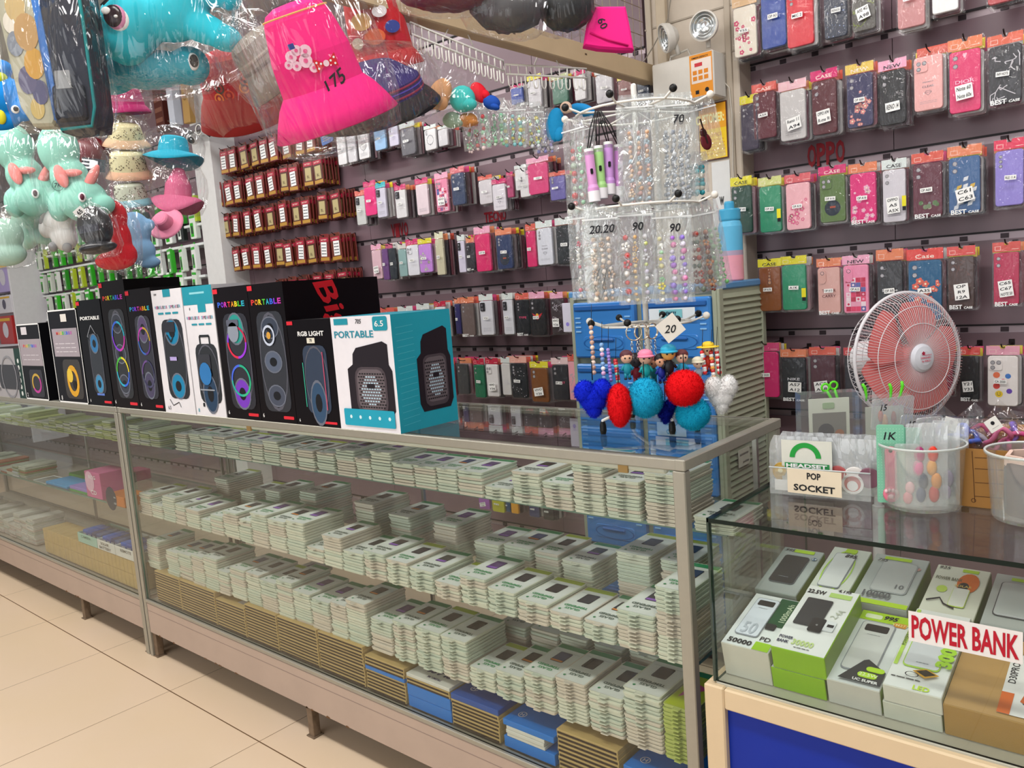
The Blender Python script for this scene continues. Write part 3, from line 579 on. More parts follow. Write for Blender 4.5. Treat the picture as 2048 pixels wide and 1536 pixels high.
L_ = [
 [(1022, 1045, 175, 208, '#2f49a0', 'none', MG, '', 'royal blue'), (1056, 1082, 160, 214, CL, 'none', YL, '', 'clear'), (1104, 1135, 158, 207, '#2f6b52', 'none', '#c9cfa0', '', 'dark green'), (1149, 1170, 150, 200, WH, 'none', MG, '', 'white labelled'), (1192, 1224, 148, 205, CL, 'none', SV, 'marble', 'clear patterned'), (1236, 1264, 160, 200, '#8a4f4a', 'none', YL, '', 'brown'), (1274, 1298, 160, 205, '#26334d', 'none', SV, '', 'navy')],
 [(675, 691, 268, 330, WH, 'none', RD, '', 'white'), (695, 711, 266, 325, CL, 'none', RD, '', 'clear'), (716, 737, 262, 318, WH, 'ring', SV, 'lines', 'white ring'), (748, 771, 255, 300, '#8db8e0', 'none', YL, '', 'sky blue'), (778, 796, 252, 292, '#cfc8dc', 'duo', SV, '', 'lilac'), (801, 830, 255, 310, '#56525a', 'duo', SV, '', 'dark grey'), (849, 872, 258, 300, WH, 'ring', SV, '', 'white ring mount'), (876, 895, 258, 292, CL, 'none', SV, '', 'clear'), (1030, 1052, 338, 380, WH, 'none', SV, 'lines', 'white printed'), (1056, 1096, 326, 388, '#e0377a', 'none', P_, '', 'bright pink')],
 [(713, 730, 392, 450, '#cfcfcb', 'dark', RD, '', 'pale grey'), (729, 752, 373, 431, '#ee1a7c', 'none', MG, '', 'neon pink'), (753, 772, 376, 435, '#d6d0e0', 'dark', '#1fb8c4', 'lines', 'pale lilac with black camera'), (791, 812, 380, 436, WH, 'dark', MG, '', 'white with black camera'), (833, 856, 368, 430, '#ecd6dc', 'none', MG, 'lines', 'blush'), (872, 896, 358, 424, '#ef8fae', 'sq', P_, 'check', 'pink patterned'), (903, 929, 346, 410, '#2b3a5c', 'duo', '#e0707a', '', 'dark blue'), (958, 984, 360, 408, '#d5cdd0', 'none', RD, '', 'pearl'), (986, 1011, 368, 421, '#e0d9df', 'none', MG, 'clear', 'pearly clear'), (1014, 1026, 352, 395, '#b03a6a', 'none', MG, '', 'berry'), (1040, 1060, 350, 394, WH, 'duo', P_, '', 'milky'), (1100, 1130, 352, 400, '#6c62a8', 'duo', RD, '', 'violet')],
 [(745, 763, 500, 558, '#e6bcc6', 'none', P_, 'lines', 'pale rose'), (765, 777, 497, 560, '#6a3a7c', 'none', None, '', 'purple'), (779, 792, 496, 559, '#18202a', 'none', None, '', 'black'), (798, 813, 498, 553, '#8fb0ae', 'none', '#ddd8d2', '', 'pale teal'), (815, 837, 490, 551, '#e8e6ec', 'sq', MG, '', 'white square camera'), (839, 863, 488, 545, '#c98ade', 'none', '#e6da22', 'floral', 'lavender with yellow'), (872, 888, 478, 550, '#cfc7a8', 'none', '#e6e2c2', '', 'straw coloured'), (917, 930, 482, 545, '#d7cfe2', 'dark', SV, '', 'slim lilac'), (934, 949, 486, 540, '#2e2830', 'sq', O_, '', 'black square camera'), (951, 981, 468, 543, '#e11d68', 'none', P_, 'marble', 'pink lettered'), (993, 1024, 470, 538, '#27365e', 'trio', O_, 'badge', 'navy printed'), (1053, 1072, 462, 534, '#d91f66', 'none', RD, '', 'cerise'), (1075, 1104, 456, 530, '#dcdce4', 'trio', SV, 'clear', 'clear with pink lenses'), (1113, 1146, 450, 528, '#1e2226', 'none', SV, 'spots', 'black speckled')],
 [(732, 752, 628, 690, '#c9c4c8', 'none', SV, '', 'clear'), (756, 790, 628, 690, '#d9a49a', 'none', RD, '', 'peach'), (800, 826, 625, 688, '#a9a2a8', 'none', SV, '', 'grey clear'), (836, 860, 620, 684, '#5d8aa0', 'duo', SV, '', 'steel blue'), (871, 892, 614, 672, WH, 'sq', '#c9163e', '', 'white round camera'), (911, 921, 608, 668, '#2b2460', 'duo', O_, '', 'indigo'), (924, 948, 607, 672, '#6d5c58', 'duo', O_, '', 'taupe'), (961, 986, 602, 670, '#dddce2', 'dark', SV, 'lines', 'white dark camera'), (1007, 1026, 600, 669, '#dddce2', 'dark', SV, 'lines', 'frosted dark camera'), (1033, 1058, 600, 670, '#12141c', 'trio', RD, 'T:TYPE', 'black printed'), (1061, 1089, 598, 671, '#17151a', 'duo', P_, 'wings', 'black winged'), (1103, 1126, 598, 667, '#3c3034', 'duo', P_, 'marble', 'dark brown art')],
 [(875, 894, 730, 788, '#e9bccb', 'none', O_, 'heart', 'pink heart'), (896, 902, 728, 790, '#7c6aa8', 'none', None, '', 'purple edge'), (915, 936, 728, 788, '#3c3b3d', 'duo', None, '', 'dark grey labelled'), (949, 969, 730, 795, '#0f6b48', 'duo', '#c9163e', '', 'emerald'), (973, 997, 729, 793, '#e7e2e0', 'sq', '#c9163e', '', 'white pink camera'), (1004, 1021, 727, 790, '#d8d4d0', 'none', SV, 'marble', 'zebra'), (1023, 1053, 727, 796, '#15171f', 'trio', '#f0b0a0', 'spots', 'black doodled'), (1063, 1096, 737, 804, '#7d4716', 'duo', YL, '', 'chestnut'), (1106, 1136, 730, 800, '#23222a', 'duo', '#f0d0d0', 'T:SPORT', 'dark navy'), (1138, 1152, 724, 800, '#f2a8b4', 'none', RD, 'floral', 'baby pink')],
 [(958, 978, 985, 1018, '#b56ac4', 'none', P_, '', 'mauve'), (984, 1008, 990, 1024, '#c9c52a', 'none', YL, '', 'lime'), (1012, 1020, 995, 1024, '#1f4f7a', 'none', None, '', 'blue'), (1022, 1036, 997, 1027, '#f0a81e', 'none', YL, '', 'amber'), (1058, 1078, 1000, 1034, '#3a4270', 'none', SV, '', 'slate blue'), (1086, 1106, 1004, 1040, '#2a282e', 'none', SV, '', 'black label')]]
for r, row in enumerate(L_):
    for i, c in enumerate(row):
        u0, u1, v0, v1, col, cm, hd, art, ds = c; rr = random.Random(r*50+i)
        st = rr.choice(['', 'IP 14', 'SPARK 10', 'Y21', 'A15', 'VIVO|Y36', 'HOT 30', 'C55'])
        o, x, zb, w, h, hh = phone_case(u0, u1, v0, v1, col, cm, hd, '', st, art, rr.choice(['#e9547c', '#d9d4da', '#b8b0b8']), ds, r+1, i+1, 'left', 1.46, (r, i) in ((3, 8), (4, 6), (4, 9)), big='|' in st)
        hook_at(x, zb+h+hh*.8 if hd else zb+h*1.1, 1.46, f"dark wire hook holding the {ORD[i]} case of the {ORD[r]} row left of column")
        gap = 0.07; back_cases(x+w*.06, zb, w, h, hh, 1.46, 4, r+1, i+1, 'left', indiv=(u0 > 985 and r > 1))
o = REST.build('phone_cases'); tag(o, 'mass of bagged phone cases hanging edge-on behind the front ones, left wall', 'phone cases', kind='stuff')
# =============== brown battery packs between the white upright and the cases ===============
BR = [M('#5e2a1e', .35), M('#6d3326', .35), M('#7b2c2a', .35), M('#54291f', .35)]
def brown_pack_mesh(k, front=True):
    g = G(); w, h = 0.082, 0.155; bm = BR[k % 4]
    pts = [(-w/2, 0), (w/2, 0), (w/2, h*.88), (w*.42, h), (-w*.42, h), (-w/2, h*.88)]
    g.slab(pts, 0, 0.007, bm, M('#a04a48', .3), bev=.0015)
    g.rect(-w*.46, h*.04, w*.46, h*.16, -.0004, M('#b98b3a', .4)); g.rect(-w*.46, h*.72, w*.46, h*.86, -.0004, M('#b02440', .4))
    g.disc(0, h*.93, .006, -.0006, M('#22181a'), 8); g.text('BATTERY', 0, h*.79, h*.05, -.0008, M('#f0d9c8'), w=w*.6)
    if k == 3: g.rect(-w*.32, h*.2, w*.32, h*.66, -.0005, M('#b8a878', .4)); g.text('BL', 0, h*.34, h*.1, -.0008, M('#5c4a30'))
    return g
def label_mesh(k):
    g = G(); rnd = random.Random(k); w, h = 0.05, 0.08; g.rect(-w/2, 0, w/2, h, 0, M('#f4f2f0', .5)); g.scrawl(4, -w*.4, h*.08, w*.4, h*.92, -.0005, INK, rnd, .0045); return g
bp_protos = []
for k in range(4):
    o = brown_pack_mesh(k).build('battery_pack')
    bp_protos.append(o)
def dist_row(row, n, y, top=None):
    (u0, t0, b0), (u1, t1, b1) = row; A, B = AY(u0, (t0+b0)/2, y), AY(u1, (t1+b1)/2, y)
    return [(A.x+(B.x-A.x)*i/max(1, n-1), AY(u0, b0, y).z*(1-i/max(1, n-1))+AY(u1, b1, y).z*i/max(1, n-1)) for i in range(n)]
B_ROWS = [(((447, 298, 350), (618, 254, 305)), 9), (((436, 365, 416), (640, 316, 368)), 10), (((431, 431, 480), (668, 377, 436)), 11),
          (((474, 489, 541), (674, 459, 523)), 10), (((560, 556, 610), (688, 534, 592)), 6), (((640, 614, 665), (694, 604, 660)), 3)]
used = set()
for r, (row, n) in enumerate(B_ROWS):
    rnd = random.Random(r+5)
    for i, (x, z) in enumerate(dist_row(row, n, 1.46)):
        x += rnd.uniform(-.02, .02); k = 3 if rnd.random() < .15 else rnd.randrange(3)
        for j in range(6):
            src = bp_protos[k]; 
            if k not in used and j == 0: o = src; used.add(k)
            else: o = src.copy(); COL.objects.link(o)
            for ch in list(o.children): pass
            o.location = (x+(rnd.uniform(-.006, .006) if j else 0), 1.46+.021*j, z+rnd.uniform(-.006, .004)); o.rotation_euler = (0, rnd.uniform(-.05, .05), rnd.uniform(-.06, .06))
            w_ = 'gold faced' if k == 3 else 'dark red-brown'
            if j == 0:
                tag(o, f"{w_} hanging battery pack with print label, {ORD[i]} in the {ORD[r]} brown row", 'battery pack', 'brown battery packs')
                if k != 3: q = label_mesh(r*20+i).build('white_label', o, loc=(rnd.uniform(-.006, .006), -.0016, .03), rot=(0, rnd.uniform(-.15, .15), 0))
            else: tag(o, f"{ORD[j-1]} battery pack behind the {ORD[i]} front one of the {ORD[r]} brown row", 'battery pack', 'brown battery packs')
        hook_at(x, z+.147, 1.46, f"dark hook holding the {ORD[i]} stack of the {ORD[r]} row of brown packs")
g = G(); g.rslab(0, .06, .1, .12, .01, 0, .008, M('#1d5fa8', .35)); g.rect(-.03, .075, .04, .11, -.0005, WHITE); g.scrawl(3, -.035, .015, .035, .05, -.0005, M('#d9b45a'), None, .003)
P = AY(655, 287, 1.45); o = g.build('memory_card_pack', loc=P, rot=(0, -.12, 0)); tag(o, 'blue card pack hanging right of the top row of brown packs', 'accessory pack')
# =============== green packs at the far end ===============
GR = ['#2fae1c', '#38c224', '#f0f2ee', '#b9cf2c', '#1d2420', '#dfe6dc', '#2f9a28', '#e3e9de']
gp = {}
def green_proto(c):
    g = G(); w, h = .085, .17; m = M(c, .3, spec=.6); g.rslab(0, h/2, w, h, .008, 0, .03, m, n=2); rnd = random.Random(c)
    alt = M('#eef2ea' if c not in ('#f0f2ee', '#dfe6dc', '#e3e9de') else '#2fae1c', .3)
    g.rect(-w*.4, h*.08, w*.1, h*.62, -.0006, alt); g.rect(-w*.3, h*.2, w*.0, h*.5, -.0012, M('#3a3f3c', .4)); g.rect(-w*.45, h*.8, w*.45, h*.9, -.0006, alt)
    g.rslab(0, h*1.04, w*.4, h*.1, .006, .012, .015, alt, n=2)
    return g.build('charger_box')
G_ROWS = [(((50, 470, 512), (385, 402, 444)), 19), (((46, 512, 547), (385, 440, 478)), 19), (((44, 560, 594), (388, 500, 540)), 20), (((42, 608, 640), (388, 556, 590)), 20), (((48, 652, 686), (250, 628, 660)), 12)]
gused = set()
for r, (row, n) in enumerate(G_ROWS):
    rnd = random.Random(r+55)
    for i, (x, z) in enumerate(dist_row(row, n, 1.44)):
        c = rnd.choice(GR)
        if c not in gp: gp[c] = green_proto(c); o = gp[c]
        else: o = gp[c].copy(); COL.objects.link(o)
        cn = {'#f0f2ee': 'white', '#dfe6dc': 'pale', '#e3e9de': 'whitish', '#1d2420': 'black', '#b9cf2c': 'yellow green'}.get(c, 'bright green')
        o.location = (x+rnd.uniform(-.02, .02), 1.44, z); o.rotation_euler = (0, rnd.uniform(-.06, .06), rnd.uniform(-.25, .1))
        tag(o, f"{cn} charger box, {ORD[i]} in the {ORD[r]} row from the top, far wall", 'accessory box', 'green and white charger boxes on the far wall')
    z0 = dist_row(row, n, 1.44); g = G(); g.bbox(z0[0][0]-.1, z0[-1][0]+.1, 1.45, 1.6, min(z for _, z in z0)-.03, min(z for _, z in z0)-.012, M('#e4e8e6', .4), .003)
    o = g.build('wall_shelf'); tag(o, f"thin white wall shelf under the {ORD[r]} row of green charger boxes", 'shelf', 'thin white shelves on the far wall')
# =============== speaker boxes standing on the showcase ===============
TEAL = M('#1795a8', .35, spec=.5); DK = M('#17141a', .28, spec=.6); REDT = M('#e02838', .4)
RB = ['#e03a3a', '#e8902a', '#e8d62a', '#4fc23a', '#2ab0c8', '#3a6ae0', '#8a3ae0', '#d03ab0']
def rainbow(g, s, cx, cz, h, y, w, cols=RB):
    n = len(s)
    for i, ch in enumerate(s): g.text(ch, cx+(i-(n-1)/2)*w/n, cz, h, y, M(cols[i % len(cols)], .4), w=w/n*.85, bold=.03, kmax=4)
def tower(g, cx, z0, w, h, y, body='#24242a', cones=3, glow=None, handle=False, colr=None):
    """picture of a tall speaker printed on the box"""
    b = M(body, .25, spec=.7); g.slab([(cx+p[0], z0+h/2+p[1]) for p in g.rpts(w, h, w*.22)], y, y+.0004, b)
    g.ring(cx, z0+h/2, w*.5, w*.03, y-.0002, M('#5b5b66', .3), 20, rz=h*.495)
    y -= .0006
    if handle: g.line([(cx-w*.22, z0+h), (cx-w*.22, z0+h*1.13), (cx+w*.22, z0+h*1.13), (cx+w*.22, z0+h)], w*.06, y, b)
    for k in range(cones):
        z = z0+h*(.16+.68*k/max(1, cones-1)); c = (colr or ['#3a3d48'])[k % len(colr or [1])]; rz = h*.34/cones
        g.disc(cx, z, w*.34, y, M(c, .3), 18, rz=rz); g.ring(cx, z, w*.34, w*.04, y-.0002, M('#6d7280', .3), 18, rz=rz); g.disc(cx, z, w*.14, y-.0004, M('#15161c', .3), 12, rz=rz*.4)
    if glow:
        for k, c in enumerate(glow): g.ring(cx, z0+h*(.3+.4*(k//4)), w*.4, w*.06, y-.0008, M(c, .3), 8, rz=h*.17, a0=(k % 4)/4, a1=(k % 4+1)/4)
def spk(name_u, vt, ptop, depth, face, side, label, art, y0=0.0, top='#1b181c', edgew=None, sideart=None, z0=HT, name='speaker_box', rot=0):
    """name_u: left and right pixel of the bottom edge; vt: height of the top edge seen in the photo"""
    xa, xb = AY(name_u[0], name_u[2], y0+.004).x, AY(name_u[1], name_u[3], y0+.004).x; w = xb-xa
    zt = AY(ptop, vt, y0).z; h = zt-z0
    g = G(); sp_ = .5 if face[1] in 'ea' else .12; f_, s_, t_ = M(face, .35, spec=sp_), M(side, .4, spec=sp_), M(top, .45, spec=.2)
    g.add([(0, 0, 0), (w, 0, 0), (w, 0, h), (0, 0, h)], [(0, 1, 2, 3)], f_)
    g.add([(w, 0, 0), (w, depth, 0), (w, depth, h), (w, 0, h), (0, depth, 0), (0, 0, 0), (0, 0, h), (0, depth, h)], [(0, 1, 2, 3), (4, 5, 6, 7)], s_)
    g.add([(0, 0, h), (w, 0, h), (w, depth, h), (0, depth, h), (0, depth, 0), (w, depth, 0), (w, 0, 0), (0, 0, 0)], [(0, 1, 2, 3), (4, 5, 6, 7), (5, 4, 3, 2)], t_)
    o = g.build(name, loc=(xa, y0, z0), rot=(0, 0, rot)); tag(o, label, 'speaker box', 'speaker boxes on the showcase')
    q = G(); q.T = Matrix.Translation((w/2, 0, 0))
    if edgew: 
        e = .006
        for r_ in ((-w/2, 0, -w/2+e, h), (w/2-e, 0, w/2, h), (-w/2, 0, w/2, e), (-w/2, h-e, w/2, h)): q.rect(*r_, -.0008, WHITE)
    art(q, w, h)
    if sideart: q.T = Matrix.Translation((w, 0, 0)) @ ORI_RIGHT; sideart(q, depth, h)
    q.build('printed_face', o); return o
def a_grey(g, w, h):
    g.rslab(w*.18, h*.42, w*.5, h*.5, .03, -.0012, 0, M('#37373b', .3)); g.ring(w*.18, h*.42, w*.18, .01, -.002, M('#8b8b90'), 20); g.text('TV', -w*.1, h*.15, h*.08, -.001, INK); g.rect(w*.36, 0, w*.5, h, -.0007, M('#1d3a34'))
    for k in range(6): g.disc(w*.43, h*(.1+.13*k), .012, -.0012, M('#d8dcd8'), 8)
def a_party(g, w, h):
    g.rect(-w*.46, h*.45, w*.46, h*.8, -.0006, M('#a59aa0', .35)); rainbow(g, 'PARTYBOX', -w*.0, h*.71, h*.04, -.001, w*.6); g.scrawl(2, -w*.35, h*.5, w*.35, h*.62, -.001, M('#d8d2d6'), None, .003)
    g.rslab(w*.08, h*.22, w*.56, h*.36, .02, -.0012, 0, M('#2a262e', .25)); g.ring(w*.08, h*.22, w*.2, w*.05, -.002, M('#c9a23a', .3), 16, rz=h*.13, a0=.1, a1=.6); g.ring(w*.08, h*.22, w*.2, w*.05, -.002, M('#c23a9a', .3), 16, rz=h*.13, a0=.6, a1=1.1)
    g.rect(-w*.3, h*.86, -w*.05, h*.96, -.001, M('#d8d2d6')); g.text('2', -w*.4, h*.06, h*.05, -.001, WHITE)
def a_party2(g, w, h):
    g.rect(-w*.42, h*.5, w*.44, h*.8, -.0006, M('#a79ca4', .35)); rainbow(g, 'MAGICBOX', 0, h*.75, h*.035, -.001, w*.55); g.scrawl(3, -w*.35, h*.53, w*.35, h*.66, -.001, M('#e0dade'), None, .003)
    g.rslab(w*.1, h*.26, w*.6, h*.42, .03, -.0012, 0, M('#3a3430', .25)); g.ring(w*.1, h*.24, w*.2, w*.07, -.002, M('#e0a51e', .3), 18, rz=h*.17); g.disc(w*.02, h*.3, w*.1, -.0024, M('#e8c43a', .3), 12); g.disc(w*.14, h*.2, w*.06, -.0026, M('#1d1a1a'), 10)
    g.rect(-w*.05, h*.87, w*.15, h*.95, -.001, M('#e6e0d8')); g.text('8', -w*.38, h*.05, h*.05, -.001, WHITE)
def redtag(g, w, h, l=True):
    if l: g.rect(-w*.5, h*.955, -w*.36, h*.99, -.0012, REDT)
    g.rslab(w*.3, h*.04, w*.28, h*.022, h*.006, -.0014, -.0004, REDT, n=2); g.text('6', -w*.42, h*.045, h*.03, -.001, WHITE)
def a_port1(g, w, h): redtag(g, w, h); g.text('PORTABLE', 0, h*.83, h*.035, -.001, WHITE, w=w*.8, bold=.04, kmax=4); g.ring(0, h*.66, w*.2, .004, -.001, M('#b8bcc4'), 4); tower(g, .06*w, h*.12, w*.5, h*.56, -.001, '#20242c', 2, colr=['#3a8ab8', '#2f78b0']); g.rect(-w*.1, h*.1, w*.2, h*.12, -.001, M('#5f7fd0'))
def a_port2(g, w, h): redtag(g, w, h); rainbow(g, 'PORTABLE', 0, h*.87, h*.035, -.001, w*.8); tower(g, w*.05, h*.08, w*.62, h*.7, -.001, '#1b1b20', 3, glow=RB[2:6]+RB[4:8])
def a_port3(g, w, h): redtag(g, w, h); rainbow(g, 'PORTABLE', 0, h*.84, h*.035, -.001, w*.8, RB[4:]+RB[:3]); tower(g, w*.04, h*.1, w*.6, h*.68, -.001, '#262430', 2, colr=['#4a4460', '#5a4a70'], glow=['#3a3a5a', '#6a4a8a', '#3a3a5a', '#4a4a6a', '#c9a830', '#c03ab0', '#3a6ac0', '#5a3a8a'])
def a_wire1(g, w, h):
    g.rect(-w*.1, h*.94, w*.14, h, -.001, TEAL); g.text('10W', -w*.36, h*.965, h*.018, -.001, INK); rainbow(g, 'WIRELESS SPEAKER', 0, h*.86, h*.024, -.001, w*.86, ['#6ab0c8', '#c06a9a', '#5a5a60'])
    for k in range(3): g.rslab(-w*.24+w*.24*k, h*.81, w*.18, h*.016, .002, -.0014, -.0004, TEAL, n=2)
    tower(g, w*.06, h*.12, w*.68, h*.64, -.001, '#1a1c22', 2, colr=['#1784b0', '#1784b0']); g.rslab(0, h*.7, w*.36, h*.08, .004, -.004, -.001, M('#2c2f38')); g.rect(-w*.1, h*.43, w*.12, h*.46, -.003, M('#b8a8e0'))
    g.line([(-w*.12, h*.64), (0, h*.58), (w*.12, h*.64)], .006, -.0034, DK); g.line([(-w*.3, h*.11), (-w*.2, h*.06), (0, h*.09), (w*.05, h*.05)], .003, -.001, INK); g.text('6.5', -w*.34, h*.04, h*.03, -.001, M('#5b5b62'))
def a_wire2(g, w, h):
    g.rect(-w*.5, h*.86, w*.5, h, -.0006, TEAL); g.rect(-w*.25, h*.94, w*.25, h*.955, -.001, M('#8fd3dc')); g.rect(-w*.02, h*.8, w*.24, h*.86, -.001, TEAL); g.text('8', -w*.3, h*.83, h*.02, -.001, INK)
    rainbow(g, 'WIRELESS SPEAKER', 0, h*.76, h*.024, -.001, w*.9, ['#6ab0c8', '#c06a9a', '#5a5a60'])
    for k in range(3): g.rslab(-w*.2+w*.24*k, h*.71, w*.18, h*.014, .002, -.0014, -.0004, TEAL, n=2)
    tower(g, w*.08, h*.1, w*.72, h*.46, -.001, '#1d1f24', 1, handle=True, colr=['#26405c']); g.rslab(0, h*.42, w*.4, h*.12, .01, -.003, -.001, M('#34363e')); g.disc(0, h*.33, w*.2, -.004, M('#2f78b8', .3), 14); g.rect(-w*.24, h*.2, w*.24, h*.21, -.003, M('#9aa0aa'))
    for x in (-w*.2, w*.16): g.rslab(x, h*.085, w*.06, h*.03, .002, -.0014, -.0004, INK, n=1)
    g.text('8', -w*.4, h*.04, h*.03, -.001, M('#3aa0b4'))
def a_port4(g, w, h): redtag(g, w, h); rainbow(g, 'PORTABLE', 0, h*.87, h*.04, -.001, w*.8, RB[5:]+RB[:5]); tower(g, w*.06, h*.08, w*.7, h*.72, -.001, '#23222c', 2, colr=['#7a3ac0', '#2a9a90'], glow=['#2ab08a', '#4a6ae0', '#2ab0a0', '#3ac08a', '#c02a50', '#8a3ae0', '#e02a4a', '#a03ae0']); g.disc(0, h*.66, w*.16, -.004, M('#8f96a4', .3), 12); g.rslab(0, h*.73, w*.34, h*.05, .006, -.004, -.001, M('#5c6070'))
def a_port5(g, w, h): redtag(g, w, h); rainbow(g, 'PORTABLE', 0, h*.87, h*.04, -.001, w*.86); tower(g, w*.04, h*.08, w*.74, h*.72, -.001, '#2a2c34', 3, colr=['#4a5060', '#5a6478', '#3c4454']); g.ring(0, h*.63, w*.17, w*.04, -.004, M('#c9d2e4', .3), 16); g.disc(0, h*.63, w*.06, -.004, M('#d9a040'), 10)
def s_big(g, d, h): g.text('Big', d*.46, h*.80, h*.22, -.001, M('#e8202c', .4), w=d*.85, shear=.35, bold=.02, rot=-1.15, kmax=1.5)
def a_rgb(g, w, h): redtag(g, w, h); g.text('RGB LIGHT', w*.04, h*.87, h*.045, -.001, WHITE, w=w*.6, bold=.03, kmax=4); g.rect(-w*.06, h*.78, w*.12, h*.83, -.001, M('#e8e2d0')); g.text('79', w*.03, h*.805, h*.03, -.0014, INK); tower(g, w*.08, h*.12, w*.54, h*.64, -.001, '#2d3a50', 1, colr=['#34506e']); g.line([(w*.27, h*.16), (w*.27, h*.7)], .004, -.003, M('#c04a6a')); g.line([(-w*.2, h*.18), (-w*.2, h*.6)], .003, -.003, M('#3ac0a0'))
def radio(g, cx, z0, w, h, y):
    b = M('#241d24', .3); g.slab([(cx-w*.4, z0), (cx+w*.36, z0), (cx+w*.46, z0+h*.1), (cx+w*.46, z0+h*.62), (cx+w*.4, z0+h*.7), (cx+w*.4, z0+h*.96), (cx+w*.3, z0+h), (cx-w*.26, z0+h*.92), (cx-w*.34, z0+h*.84), (cx-w*.36, z0+h*.7), (cx-w*.48, z0+h*.64), (cx-w*.48, z0+h*.1)], y, y+.0006, b)
    g.slab([(cx+p[0], z0+h*.36+p[1]) for p in g.rpts(w*.66, h*.62, w*.15)], y-.0008, y, M('#4c4248', .4)); g.slab([(cx+p[0], z0+h*.37+p[1]) for p in g.rpts(w*.58, h*.54, w*.14)], y-.001, y-.0008, M('#6a5f64', .5))
    for r in range(13):
        for c in range(11):
            x = cx-w*.27+w*.054*(c+.5*(r % 2)); z = z0+h*.1+h*.04*r
            if abs(x-cx) < w*.27 and abs(z-z0-h*.36) < h*.25: g.rect(x-w*.018, z-h*.009, x+w*.018, z+h*.009, y-.0012, M('#b9d4e2' if ((x-cx)/(w*.2))**2+((z-z0-h*.36)/(h*.2))**2 < 1 else '#0e0b10', .4))
    g.rslab(cx, z0+h*.42, w*.16, h*.06, .004, y-.002, y-.001, b, n=2)
def a_white(g, w, h):
    g.rect(-w*.44, h*.93, -w*.2, h*.985, -.001, TEAL); g.text('705', -w*.02, h*.955, h*.04, -.001, INK, shear=.2); g.rslab(w*.33, h*.93, w*.23, h*.12, .006, -.0014, -.0004, TEAL, n=2); g.text('6.5', w*.32, h*.93, h*.05, -.002, WHITE, w=w*.14)
    g.text('PORTABLE', -w*.12, h*.845, h*.062, -.001, M('#2a8fa4', .4), w=w*.66, bold=.02, kmax=4); radio(g, w*.1, h*.12, w*.78, h*.66, -.001)
    g.rslab(w*.02, h*.115, w*.84, h*.15, .004, -.003, -.0022, M('#22a3be', .35), n=2)
    for k in range(5): g.disc(-w*.28+w*.16*k, h*.12, w*.022, -.0034, M('#d6f2f6'), 6)
def s_teal(g, d, h):
    radio(g, d*.66, h*.14, d*.62, h*.72, -.001); 
    for k in range(16): g.line([(d*.06, h*(.06+.055*k)), (d*.34, h*(.075+.055*k))], .0012, -.0006, M('#5cc3d2'))
S = spk
S((-24, 57, 803, 808), 697, 20, .2, '#a8a4a6', '#1d3a34', 'grey television box picture carton at the left end of the speaker boxes', a_grey, name='electronics_box')
S((57, 103, 808, 814), 647, 62, .2, '#121116', '#0c0c10', 'smallest black speaker box edged in white, second from left', a_party, edgew=1)
S((123, 181, 812, 816), 618, 130, .26, '#15141a', '#0a1012', 'black speaker box edged in white with grey panel and orange glow', a_party2, edgew=1)
S((183, 231, 816, 820), 599, 180, .2, '#0d0d12', '#0a090c', 'narrow black PORTABLE speaker box with white lettering', a_port1)
S((233, 283, 820, 824), 561, 225, .22, '#120b0e', '#090708', 'black PORTABLE speaker box with rainbow ring speaker, third tallest', a_port2)
S((284, 334, 824, 828), 577, 280, .2, '#120c10', '#090708', 'black PORTABLE speaker box with dim purple speaker left of white ones', a_port3)
S((335, 395, 828, 832), 577, 345, .12, '#e9e6ea', '#dfdde0', 'white WIRELESS SPEAKER box with blue cones, left of the teal topped one', a_wire1, top='#e8e8ea')
S((397, 456, 832, 836), 571, 400, .12, '#e9e6ea', '#dfdde0', 'white WIRELESS SPEAKER box with teal top and trolley speaker', a_wire2, top='#1795a8')
S((458, 526, 837, 843), 572, 470, .12, '#110b10', '#0a080a', 'black PORTABLE speaker box with green and purple glowing speaker', a_port4)
S((527, 597, 844, 850), 565, 540, .36, '#100b0f', '#120a0d', 'tallest black speaker box with red script on its side', a_port5, sideart=s_big)
S((598, 684, 851, 857), 638, 635, .06, '#0f0b10', '#0e0b12', 'black RGB LIGHT speaker box left of the white PORTABLE box', a_rgb, y0=0.0)
S((685, 804, 857, 864), 631, 740, .215, '#efebf0', '#1ba0b6', 'white PORTABLE speaker box with teal side at right end of row', a_white, top='#1ba0b6', sideart=s_teal)
g = G(); g.bbox(0, .17, 0, .14, 0, AY(290, 556, .28).z-HT, M('#1f1417', .3), .003); g.rect(.02, .02, .14, .2, -.0006, M('#2a191c')); o = g.build('speaker_box', loc=(AY(247, 700, .27).x, .27, HT)); tag(o, 'tall plain black box standing behind two PORTABLE speaker boxes', 'speaker box', 'speaker boxes on the showcase')
